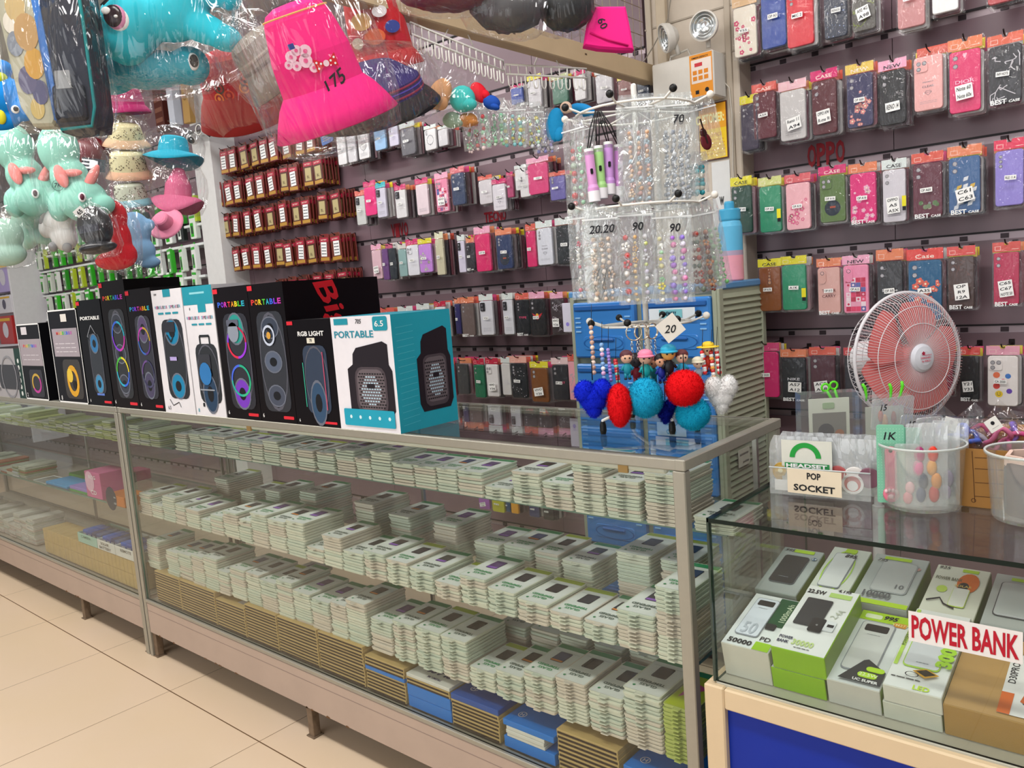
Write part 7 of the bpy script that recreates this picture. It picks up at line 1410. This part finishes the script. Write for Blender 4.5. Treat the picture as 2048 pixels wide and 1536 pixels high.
def hat(u, v, d, rc, hc, rb, drop, roll, pitch, crown, brim, label, bands=None, topr=.86, squash=.9, art=None, bag=True, bs=1.0, seed=0, brimwave=.0, yaw=0):
    k = d/FL; P = AD(u, v, d); g = G(); rc *= k; hc *= k; rb *= k; drop *= k
    C_ = M(crown, .75, noise=.08, scale=80); B_ = M(brim, .75, noise=.08, scale=80)
    prof = [(0, hc), (rc*topr*.55, hc*.985), (rc*topr*.85, hc*.93), (rc*topr, hc*.82), (rc*.95, hc*.4), (rc, 0)]
    g.lathe(prof, C_, 36, sy=squash)
    if bands:
        for z0_, z1__, c in bands:
            f = lambda z: rc*(.95+(1-.95)*(1-z/.4)) if z < .4 else rc*(.95+(topr-.95)*(z-.4)/.42)
            g.lathe([(f(z0_)+.0012, hc*z0_), (f((z0_+z1__)/2)+.0018, hc*(z0_+z1__)/2), (f(z1__)+.0012, hc*z1__)], M(c, .7), 36, sy=squash)
    n = 36; rings = [(rc, 0), (rc+(rb-rc)*.35, -drop*.25), (rc+(rb-rc)*.7, -drop*.62), (rb, -drop), (rb*.985, -drop-.002), (rc+(rb-rc)*.6, -drop*.5-.004), (rc*.97, -.003)]
    vs = []; 
    for r, z in rings:
        for q in range(n): a = 2*PI*q/n; vs.append((r*math.cos(a), r*math.sin(a)*squash, z+brimwave*k*math.cos(2*a)*((r-rc)/(rb-rc) if rb > rc else 0)))
    g.smooth = True; g.add(vs, [(i*n+q, (i+1)*n+q, (i+1)*n+(q+1) % n, i*n+(q+1) % n) for i in range(len(rings)-1) for q in range(n)], B_); g.smooth = False
    o = g.build('hat', loc=P); o.rotation_euler = (Matrix.Rotation(FACE+yaw, 4, 'Z') @ Matrix.Rotation(-roll, 4, 'Y') @ Matrix.Rotation(pitch, 4, 'X')).to_euler(); tag(o, label, 'hat', 'hats hanging overhead')
    if art: q = G(); art(q, rc, hc, k); q.build('printed_motif', o)
    if bag: loft_bag((0, 0, hc*.35), rb*1.04*bs, (hc+drop)*.66*bs+.02, rb*.96*bs, '', seed=seed, parent=o, name='clear_bag')
    return o
def plush(u, v, d, blobs, col, label, extra=None, name='plush_toy', cat='plush toy', group='plush toys hanging overhead', bag=None, voxel=.0055, yaw=0, roll=0, sheen=.3):
    """blobs in photo pixels: (dx, dz, depth, rx, rz, ry, tilt)"""
    k = d/FL; g = G(); m = M(col, .85, spec=.15, noise=.05, scale=120)
    for b in blobs:
        dx, dz, dy, rx, rz_, ry = b[:6]; t = b[6] if len(b) > 6 else 0
        g.T = Matrix.Translation((dx*k, dy*k, dz*k)) @ Matrix.Rotation(-t, 4, 'Y'); g.ball((0, 0, 0), (rx*k, ry*k, rz_*k), m, 16, 12)
    g.T = Matrix.Identity(4); o = g.build(name, loc=AD(u, v, d)); o.rotation_euler = (0, roll, FACE+yaw); tag(o, label, cat, group)
    r = o.modifiers.new('blend', 'REMESH'); r.mode = 'VOXEL'; r.voxel_size = voxel; r.use_smooth_shade = True
    s_ = o.modifiers.new('soften', 'SMOOTH'); s_.iterations = 7; s_.factor = .7
    if extra:
        for nm, fn in extra: q = G(); fn(q, k); q.build(nm, o)
    if bag: rx, rz_, ry, cx, cz = bag; loft_bag((cx*k, 0, cz*k), rx*k, rz_*k, ry*k, '', parent=o, seed=int(u))
    return o
def oval(g, k, x, z, y, rx, rz_, m, rot=0, n=20):
    c, s_ = math.cos(rot), math.sin(rot); g.poly([((x+rx*math.cos(a*2*PI/n)*c-rz_*math.sin(a*2*PI/n)*s_)*k, (z+rx*math.cos(a*2*PI/n)*s_+rz_*math.sin(a*2*PI/n)*c)*k) for a in range(n)], y*k, m)
def bulge(g, k, x, z, y, rx, rz_, ry, m, rot=0):
    T = g.T; g.T = T @ Matrix.Translation((x*k, y*k, z*k)) @ Matrix.Rotation(-rot, 4, 'Y'); g.ball((0, 0, 0), (rx*k, ry*k, rz_*k), m, 18, 12); g.T = T
# big turquoise plush lying on its side
def eye_big(g, k):
    bulge(g, k, -64, 10, -46, 24, 24*1.0, 10, WHITE, .5)
    bulge(g, k, -68, 12, -49, 22, 24, 10, M('#d88ab0', .4), .5); bulge(g, k, -71, 13, -52, 20, 22, 9, M('#2a141c', .2), .5)
    bulge(g, k, -82, 22, -60, 9, 7, 3, WHITE); bulge(g, k, -64, 10, -60, 4, 3, 2, WHITE)
    for dx in (0, 5): g.tube([((-92+dx)*k, -56*k, 34*k), ((-78+dx)*k, -60*k, 42*k), ((-64+dx)*k, -58*k, 62*k)], .0016, INK, 5)
plush(326, 58, 1.8, [(-60, 15, 0, 62, 62, 55), (-75, -15, 0, 50, 50, 48), (20, 25, 5, 75, 50, 48), (80, -4, 0, 62, 30, 32, -.4), (122, -28, -4, 38, 26, 28, -.3), (100, 62, 0, 70, 26, 28, -.25), (140, 50, 0, 26, 26, 26)], '#2cc6da', 'large turquoise plush pony lying sideways in a clear bag, top left', [('eye', eye_big)], bag=(175, 112, 90, 15, 5), voxel=.006)
plush(305, 140, 1.86, [(-85, 0, 0, 55, 42, 40), (0, 0, 0, 80, 38, 40), (75, 2, 0, 40, 38, 36)], '#1ea6bc', 'second turquoise plush lying below the first one', [('eye', lambda g, k: (bulge(g, k, 92, 2, -26, 12, 17, 8, WHITE), bulge(g, k, 95, 2, -29, 9, 13, 7, INK)))], bag=(135, 52, 60, 0, 0), voxel=.006)
# backpack and colourful bag in clear plastic
k_ = 1.72/FL; P = AD(148, 120, 1.72); g = G(); NV = M('#2b2f3c', .6, noise=.1, scale=60)
pts = [(-48, 190), (40, 190), (44, 60), (42, -110), (34, -140), (-34, -142), (-44, -120), (-50, 40)]
g.slab([(x*k_, z*k_) for x, z in pts][::-1], -.03, .05, NV, bev=.012); o = g.build('backpack', loc=P, rot=(0, 0, FACE)); tag(o, 'navy backpack in a clear bag hanging at top left', 'backpack')
g = G(); g.tube([(38*k_, -.03, 190*k_), (42*k_, -.03, 60*k_), (42*k_, -.03, -100*k_), (32*k_, -.03, -136*k_), (-30*k_, -.03, -138*k_)], .0035, M('#1f8a8c', .4), 6); g.tube([(-46*k_, -.028, 190*k_), (-46*k_, -.03, 20*k_), (-36*k_, -.032, -120*k_)], .004, M('#3a74c0', .4), 6); g.build('piping', o)
g = G(); g.rslab(-2*k_, -90*k_, 62*k_, 70*k_, .01, -.045, -.03, M('#232630', .6), bev=.006); g.build('front_pocket', o)
g = G(); g.rslab(-5*k_, -48*k_, 30*k_, 34*k_, .003, -.048, -.046, M('#8f9090', .4)); g.build('care_tag', o)
loft_bag((0, .01, 10*k_), 66*k_, 160*k_, 60*k_, '', parent=o, seed=3)
P = AD(60, 110, 1.7); g = G(); pts = [(-56, 190), (40, 190), (46, 0), (44, -120), (30, -140), (-10, -138), (-30, -100), (-44, 40)]
g.slab([(x*k_, z*k_) for x, z in pts][::-1], -.01, .03, M('#b8b49c', .6, noise=.2, scale=30), bev=.006); o = g.build('school_bag', loc=P, rot=(0, 0, FACE)); tag(o, 'yellow and blue patterned school bag in clear plastic, leftmost at top', 'school bag')
g = G(); rnd = random.Random(2)
for x, z, r, c in ((-10, 90, 20, '#c9ae7a'), (5, 40, 24, '#c09a68'), (-20, 20, 16, '#8a8f98'), (12, -20, 20, '#d0a050'), (-6, -50, 18, '#6a6680'), (16, -75, 16, '#62607c'), (6, -105, 14, '#c9b070'), (-24, 60, 14, '#e8e0d0')): g.disc(x*k_, z*k_, r*k_, -.0112-.0002*r/10, M(c, .5), 14, rz=r*1.5*k_)
g.slab([(x*k_, z*k_) for x, z in ((18, 190), (34, 190), (48, -100), (40, -136))][::-1], -.014, -.010, M('#3f7fd0', .45)); g.build('printed_panel', o)
loft_bag((0, 0, 10*k_), 58*k_, 160*k_, 45*k_, '', parent=o, seed=4)
plush(14, 190, 2.3, [(0, 0, 0, 40, 34, 24), (30, -28, 0, 26, 26, 20), (-20, -50, 0, 40, 18, 18), (-10, 50, 0, 30, 20, 18)], '#1780d0', 'blue and yellow plush fish at the left edge', [('eye', lambda g, k: (bulge(g, k, 24, -34, -20, 8, 8, 5, WHITE), bulge(g, k, 27, -34, -23, 5, 5, 4, INK))), ('fin', lambda g, k: (bulge(g, k, -14, 30, -10, 26, 14, 14, M('#b8c420', .7)), bulge(g, k, -8, -46, -18, 10, 14, 8, M('#d8cc28', .7))))])
COR = M('#f0908a', .8)
def mint(u, v, d, label, s=1.0, roll=0):
    return plush(u, v, d, [(-10*s, 48*s, 0, 38*s, 48*s, 30*s), (4*s, -5*s, 0, 36*s, 36*s, 30*s), (30*s, -52*s, -10*s, 44*s, 40*s, 36*s, .2), (-24*s, -58*s, 0, 20*s, 30*s, 20*s), (66*s, -62*s, -16*s, 24*s, 20*s, 20*s)], '#8fcab8', label,
      [('horn', lambda g, k: bulge(g, k, 54*s, -14*s, -20*s, 9*s, 30*s, 9*s, COR, -.6)), ('ear', lambda g, k: bulge(g, k, 8*s, -8*s, -38*s, 11*s, 22*s, 8*s, COR, .3)), ('tail', lambda g, k: (bulge(g, k, -20*s, 96*s, 0, 24*s, 10*s, 14*s, COR), bulge(g, k, 24*s, -2*s, -30*s, 20*s, 7*s, 8*s, COR))),
       ('eye', lambda g, k: (bulge(g, k, 46*s, -50*s, -46*s, 7*s, 9*s, 5*s, WHITE), bulge(g, k, 48*s, -50*s, -50*s, 4*s, 6*s, 4*s, M('#5a2434'))))], bag=(72*s, 98*s, 50*s, 8*s, -4*s), roll=roll)
mint(45, 345, 2.9, 'mint green plush pony with coral horn, left one of the pair', 1.0)
o = mint(135, 350, 2.85, 'mint green plush pony with coral horn, right one with a price mark', 1.05)
g = G(); g.ring(0, 0, .02, .0015, 0, INK, 20); g.text('7K', 0, 0, .016, -.0004, INK, shear=.2); g.build('price_mark', o, loc=(.002, -.075, -.045))
plush(55, 450, 3.0, [(0, 10, 0, 30, 26, 22), (-14, -22, 0, 34, 28, 24), (24, -26, 0, 26, 14, 16, -.3)], '#a8d8c4', 'small pale mint plush under the mint ponies', bag=(48, 52, 34, 0, 0))
plush(14, 480, 2.8, [(0, 10, 0, 34, 34, 24), (-5, -28, 0, 40, 24, 24)], '#a3c4b4', 'pale mint plush cut by the left edge', bag=(52, 56, 34, 0, 0))
plush(120, 455, 2.9, [(0, 10, 0, 30, 30, 24), (6, -18, 0, 26, 30, 22), (30, 26, 0, 22, 10, 12, -.4), (-28, 0, 0, 14, 20, 14)], '#d8d6d2', 'white and grey plush toy with grey paws', [('paw', lambda g, k: (bulge(g, k, 16, -42, -14, 9, 10, 8, M('#8d8c8c', .7)), bulge(g, k, -12, -38, -14, 8, 10, 8, M('#8d8c8c', .7)), bulge(g, k, -26, 18, -8, 7, 14, 6, M('#8d8c8c', .7), -.5)))], bag=(46, 58, 34, 0, 0))
plush(228, 470, 2.9, [(6, 36, 0, 26, 32, 16), (14, -10, 0, 20, 40, 16), (-4, -50, 0, 42, 20, 18), (16, -40, 0, 26, 26, 16)], '#c01222', 'glossy red cushion toy behind the black cap', bag=(50, 74, 34, 0, 0), group='plush toys hanging overhead')
plush(272, 480, 3.1, [(0, 20, 0, 32, 36, 26), (4, -22, 0, 32, 28, 26), (22, -46, 0, 22, 12, 14), (30, 28, 0, 12, 12, 10)], '#86b4dc', 'pale blue plush toy in clear bag beside the red cushion', bag=(46, 74, 34, 0, 0))
# black cap with price square
k2 = 2.75/FL; P = AD(192, 462, 2.75); g = G(); KB = M('#16161c', .35, spec=.6)
g.ball((0, 0, 8*k2), (34*k2, 26*k2, 42*k2), KB, 20, 12); g.ball((0, -8*k2, -34*k2), (37*k2, 30*k2, 12*k2), KB, 20, 8); o = g.build('cap', loc=P, rot=(0, -.1, FACE)); tag(o, 'black cap in clear wrap with a white price square', 'cap')
g = G(); g.rslab(0, 0, 20*k2, 16*k2, .001, -.0005, .0005, WHITE); g.text('65', 0, 0, 9*k2, -.001, INK, bold=.03); g.build('price_square', o, loc=(-12*k2, -22*k2, 38*k2), rot=(.5, -.5, 0))
g = G(); g.box(-20*k2, 20*k2, -27.5*k2, -26*k2, -4*k2, 10*k2, M('#2c2c36', .4)); g.build('cap_badge', o); loft_bag((0, 0, 0), 46*k2, 54*k2, 36*k2, '', parent=o, seed=9)
# far hats
def flowers(g, rc, hc, k):
    rnd = random.Random(4)
    for _ in range(90):
        a = rnd.uniform(-PI, 0); z = rnd.uniform(.05, .75)*hc; r = rc*.985*(1 if z < hc*.5 else .93); g.ball((r*math.cos(a), r*.9*math.sin(a), z), rc*.028, M('#5c4a3a'), 5, 4)
hat(254, 212, 3.3, 34, 34, 44, 14, 0, .15, '#a3135c', '#a3135c', 'magenta bucket hat above the speckled hats', seed=21)
hat(210, 236, 3.35, 30, 40, 38, 10, .3, .1, '#7a4a22', '#5e3518', 'brown hat left of the magenta one', seed=22)
hat(252, 277, 3.3, 34, 30, 46, 14, -.15, .3, '#d9cfa2', '#e0b894', 'cream speckled sun hat, upper one of two', seed=23, art=flowers)
hat(258, 340, 3.3, 36, 38, 46, 14, -.1, .3, '#dcd3a8', '#e0b090', 'cream speckled sun hat, lower one of two', seed=24, art=flowers)
hat(264, 398, 3.3, 32, 32, 42, 12, 0, .25, '#c9ccb8', '#8fc0cc', 'grey speckled sun hat with pale blue brim', seed=25, art=flowers)
hat(347, 305, 3.3, 30, 32, 58, 16, -.1, -.1, '#18a4c0', '#17a0bc', 'turquoise straw sun hat beside the white upright', bands=None, seed=26, brimwave=8)
hat(356, 392, 3.3, 26, 55, 50, 20, -.15, .0, '#d8688e', '#d86a90', 'folded pink sun hat under the turquoise one', seed=27, topr=.5, brimwave=14)
hat(330, 446, 3.2, 18, 22, 37, 4, .25, 1.15, '#e887a4', '#ea8ca8', 'pink cowboy hat hanging flat, lowest of the far hats', seed=28, bag=False)
k2 = 3.3/FL; P = AD(183, 305, 3.3); g = G(); g.ball((0, 0, 0), (32*k2, 30*k2, 32*k2), M('#6c1424', .4, spec=.5), 18, 12); o = g.build('cap', loc=P, rot=(0, .2, FACE)); tag(o, 'dark red cap with black and white striped badge', 'cap')
g = G(); g.box(-2*k2, 44*k2, -30*k2, -28*k2, -38*k2, -14*k2, M('#1c2030', .4)); 
for z in (-34, -27, -20): g.rect(-2*k2, z*k2, 24*k2, (z+3)*k2, -30.5*k2, WHITE)
g.rslab(22*k2, -25*k2, 16*k2, 14*k2, .002, -31.5*k2, -30.4*k2, M('#e8eaf0')); g.build('cap_badge', o)
# near hats
BAT = '#8a1620'
def batik(g, rc, hc, k):
    rnd = random.Random(6)
    for i in range(16):
        a = rnd.uniform(-2.7, -.4); z = rnd.uniform(.0, .6)*hc; r = rc*.99; c = M(rnd.choice(['#d8542a', '#c83a1e', '#3a2a20', '#e0782e']), .6)
        T = g.T; g.T = T @ Matrix.Translation((r*math.cos(a), r*.9*math.sin(a), z)) @ Matrix.Rotation(a+PI/2, 4, 'Z'); g.ring(0, 0, .014, .004, -.002, c, 12); g.disc(0, 0, .005, -.0024, c, 8); g.T = T
hat(482, 178, 2.15, 76, 78, 102, 62, .12, .45, '#a8121f', '#8a1a18', 'red patterned hat in clear bag left of the pink hat', art=batik, seed=31, brimwave=6)
hat(536, 126, 1.8, 54, 62, 78, 44, .6, .5, '#8d8478', '#7d7468', 'grey lace hat crushed in a clear bag beside the pink hat', seed=32, bands=[(.1, .2, '#6d655a'), (.35, .45, '#a39a8c')])
def bow(g, rc, hc, k):
    T = g.T
    for (a, z, fn) in ((-1.62, .36, 0), (-1.2, .25, 1)):
        g.T = T @ Matrix.Translation((rc*1.0*math.cos(a), rc*.9*math.sin(a), hc*z)) @ Matrix.Rotation(a+PI/2, 4, 'Z')
        if fn == 0:
            for x, zz, r in ((-.022, .012, .011), (-.008, .02, .01), (.008, .014, .012), (-.018, -.006, .009), (.002, -.002, .013), (-.032, .0, .008), (.012, -.018, .009)): g.disc(x, zz, r, -.003, M('#f2c4d4'), 12); g.disc(x, zz, r*.35, -.0036, M('#e85a90'), 8)
            g.rect(-.02, .024, -.008, .034, -.0032, M('#2a3a8a'))
        else:
            for s_ in (-1, 1):
                g.poly([(0, 0), (s_*.022, .014), (s_*.022, -.012)], -.003, M('#d81424'))
                for (x, zz) in ((.01, .002), (.017, -.005), (.018, .006)): g.disc(s_*x, zz, .0022, -.0036, WHITE, 8)
            g.disc(0, 0, .006, -.0038, M('#f8d8e0'), 10)
    g.T = T @ Matrix.Translation((rc*math.cos(-1.15), rc*.9*math.sin(-1.15), hc*.03)) @ Matrix.Rotation(-1.15+PI/2, 4, 'Z'); g.text('175', 0, 0, .026, -.0035, INK, shear=.3, rot=.35); g.T = T
hat(646, 172, 1.62, 84, 158, 130, 76, .24, .34, '#f0127a', '#e8107a', 'hot pink bucket hat with bow and blossom print, largest hat', bands=[(.86, .88, '#d8a05a')], art=bow, seed=33, topr=.78, bs=1.04)
def red_print(g, rc, hc, k):
    T = g.T
    for a, z, c, r in ((-1.9, .5, '#e8b060', .03), (-1.6, .25, '#e86a3a', .028), (-1.3, .6, '#e8e0e0', .02), (-1.0, .35, '#3a4a9a', .022), (-2.2, .2, '#d8c8b0', .02), (-.8, .15, '#c8102a', .02)):
        g.T = T @ Matrix.Translation((rc*1.0*math.cos(a), rc*.9*math.sin(a), hc*z)) @ Matrix.Rotation(a+PI/2, 4, 'Z'); g.disc(0, 0, r, -.004, M(c, .5), 14, rz=r*.7)
    g.T = T
hat(765, 105, 2.15, 62, 120, 78, 30, .12, .3, '#c8101e', '#d4141e', 'bright red printed hat right of the hot pink hat', art=red_print, seed=34)
hat(748, 196, 1.9, 104, 66, 130, 30, .16, .5, '#2c2060', '#18161c', 'black brimmed hat with purple plaid crown, lowest of the near hats', bands=[(.06, .12, '#8a2444'), (.2, .24, '#4a3aa8'), (.3, .36, '#8a2444')], seed=35, bs=1.0, topr=.62, art=lambda g, rc, hc, k: [g.tube([(rc*1.004*math.cos(a), rc*.905*math.sin(a), 0), (rc*.82*math.cos(a), rc*.74*math.sin(a), hc*.55)], .0009, M('#6a4ad0', .6), 4) for a in [-.3-.28*i for i in range(10)]])
# bags overhead at right
def soft(u, v, d, rx, rz_, ry, col, label, seed, mat=None, roll=0):
    k = d/FL; rnd = random.Random(seed); g = G(); g.ball((0, 0, 0), (rx*k, ry*k, rz_*k), mat or M(col, .4, spec=.5, noise=.15, scale=25), 20, 12, wob=.08, rnd=rnd); o = g.build('wrapped_hat', loc=AD(u, v, d), rot=(0, roll, FACE)); tag(o, label, 'hat', 'hats hanging overhead'); loft_bag((0, 0, 0), rx*1.1*k, rz_*1.15*k, ry*1.1*k, '', parent=o, seed=seed); return o
soft(890, -12, 1.9, 92, 32, 50, '#7a2c40', 'wine red bagged hat cut by the top edge', 41, roll=.06)
soft(1010, 12, 1.95, 76, 50, 50, '#4c4a4c', 'dark grey bagged hat overhead beside the timber rail', 42, roll=.2)
soft(1132, 8, 2.0, 56, 52, 45, '#141416', 'glossy black bagged hat overhead', 43)
k3 = 2.02/FL; g = G(); pts = [(-48, -22), (-38, 20), (-20, 50), (40, 46), (46, 10), (52, -38), (20, -36), (-20, -30)]
g.slab([(x*k3, z*k3) for x, z in pts][::-1], -.012, .02, M('#f21a86', .7, noise=.05), bev=.006); g.tube([(-34*k3, -.014, 0), (0, -.016, -16*k3), (40*k3, -.014, -30*k3)], .003, M('#d81070', .7), 5)
o = g.build('folded_cloth', loc=AD(1213, 66, 2.02), rot=(0, 0, FACE)); tag(o, 'neon pink folded cloth hat hanging right of the black one', 'hat'); g = G(); g.text('60', 0, 0, .02, 0, INK, rot=-1.2); g.build('price_mark', o, loc=(-.01, -.0135, .02))
# small plush charms under the racks
def charm(u, v, d, col, rx, rz_, label, roll=0, bag=True):
    k = d/FL; g = G(); m = M(col, .8, noise=.08, scale=120); g.ball((0, 0, 0), (rx*k, rx*.7*k, rz_*k), m, 14, 10); g.ball((rx*.5*k, -rx*.3*k, -rz_*.5*k), (rx*.6*k, rx*.5*k, rz_*.45*k), m, 12, 8)
    o = g.build('plush_charm', loc=AD(u, v, d), rot=(0, roll, FACE)); tag(o, label, 'plush charm', 'small plush charms under the racks')
    if bag:
        g = G(); rr = random.Random(int(u)); n = 6; vs = [(-rx*1.35*k+rx*2.7*k*i/(n-1)+rr.uniform(-.002, .002), -rx*.95*k+rr.uniform(-.004, .002), -rz_*1.3*k+rz_*3.0*k*j/(n-1)) for j in range(n) for i in range(n)]+[(-rx*1.35*k+rx*2.7*k*i/(n-1), rx*.8*k+rr.uniform(-.003, .003), -rz_*1.3*k+rz_*3.0*k*j/(n-1)) for j in range(n) for i in range(n)]
        f = [(j*n+i, j*n+i+1, (j+1)*n+i+1, (j+1)*n+i) for j in range(n-1) for i in range(n-1)]; g.add(vs, f+[tuple(x+n*n for x in q[::-1]) for q in f], CRINKLE); g.build('clear_bag', o)
    return o
charm(880, 188, 1.95, '#d8a070', 22, 32, 'tan plush charm in clear bag below the nearer rack', .5)
charm(925, 198, 1.98, '#3ac4c0', 26, 26, 'aqua plush charm in clear bag below the nearer rack')
charm(905, 240, 2.0, '#9fb8a0', 20, 16, 'pale green plush charm below the aqua one')
charm(935, 240, 2.0, '#c8813a', 20, 14, 'orange brown plush charm beside the pale green one')
charm(958, 185, 2.0, '#e0182c', 15, 22, 'bright red plush charm under the wire racks', -.5, False)
charm(983, 205, 2.0, '#1c50b0', 18, 14, 'royal blue plush charm below the red one', .4, False)
charm(1110, 250, 2.15, '#1f9cd8', 18, 34, 'sky blue plush mitten left of the revolving rack', .2, False)
charm(1165, 220, 2.2, '#2496d8', 26, 12, 'second sky blue plush mitten near the rack top', .3, False)
charm(1132, 215, 2.12, '#e8c8b0', 12, 12, 'cream and pink plush charm between the blue mittens', 0, False)
# wall items behind the far hats
g = G(); g.bbox(-.035, .035, 0, .06, 0, .28, M('#c8ccd8', .5), .004); P = AY(345, 250, 1.34); o = g.build('white_tube_box', loc=P); tag(o, 'tall pale box above the wall camera', 'box')
g = G(); g.bbox(-.04, .04, 0, .04, 0, .26, M('#b08a4e', .6), .003); g.ring(0, .16, .022, .004, -.001, M('#6a4a24'), 16); g.ring(0, .16, .012, .003, -.001, M('#6a4a24'), 12); P = AY(374, 246, 1.34); o = g.build('kraft_pack', loc=P, rot=(0, .06, 0)); tag(o, 'tan carved looking pack right of the pale box', 'pack')
g = G(); g.bbox(-.06, .06, 0, .05, 0, .3, M('#5e2c24', .4), .003); 
for z in (.06, .13, .2): g.rect(-.05, z, .05, z+.03, -.001, M('#8a5a4a'))
o = g.build('brown_pack', loc=AY(322, 262, 1.54)); tag(o, 'brown printed pack hanging left of the pale box', 'pack')
P = AY(386, 276, 1.36); CC = empty('security_camera', P, .3, 'small white security camera with black lens on the upright', 'security camera')
g = G(); g.tube([(0, .05, .06), (0, 0, .03)], .02, WHITE, 12); g.bbox(-.04, .04, .02, .08, .05, .06, WHITE, .003); g.build('mount', CC); g = G(); g.ball((0, 0, 0), (.04, .04, .04), WHITE, 18, 12); g.build('housing', CC); g = G(); g.ball((.004, -.018, -.012), (.026, .026, .026), BLACK, 16, 10); g.build('lens', CC)
g = G(); g.tube([(0, 0, 0), (.08, 0, -.05), (.18, 0, -.02)], .004, BLACK, 6); o = g.build('camera_cable', loc=P+Vector((.05, .04, .04))); tag(o, 'short black cable beside the security camera', 'cable')
# rail under the hats with white rings
a, b = AY(372, 264, 1.3), AY(700, 214, 1.3)
g = G(); g.bbox(0, b.x-a.x, -.012, .012, -.02, .02, M('#6d6468', .5), .003); o = g.build('hanging_rail', loc=(a.x, 1.3, a.z)); tag(o, 'grey hanging rail above the brown battery packs', 'rail')
for k in range(4):
    g = G(); g.tube([(.03*math.cos(t*PI/8), 0, .03*math.sin(t*PI/8)) for t in range(16)], .0035, WIREW, 6, closed=True); o = g.build('white_ring', loc=(a.x+.18+.42*k, 1.285, a.z-.02), rot=(0, 0, .1)); tag(o, f"white plastic ring on the grey hanging rail, {ORD[k]} from left", 'ring', 'white rings on the hanging rail')
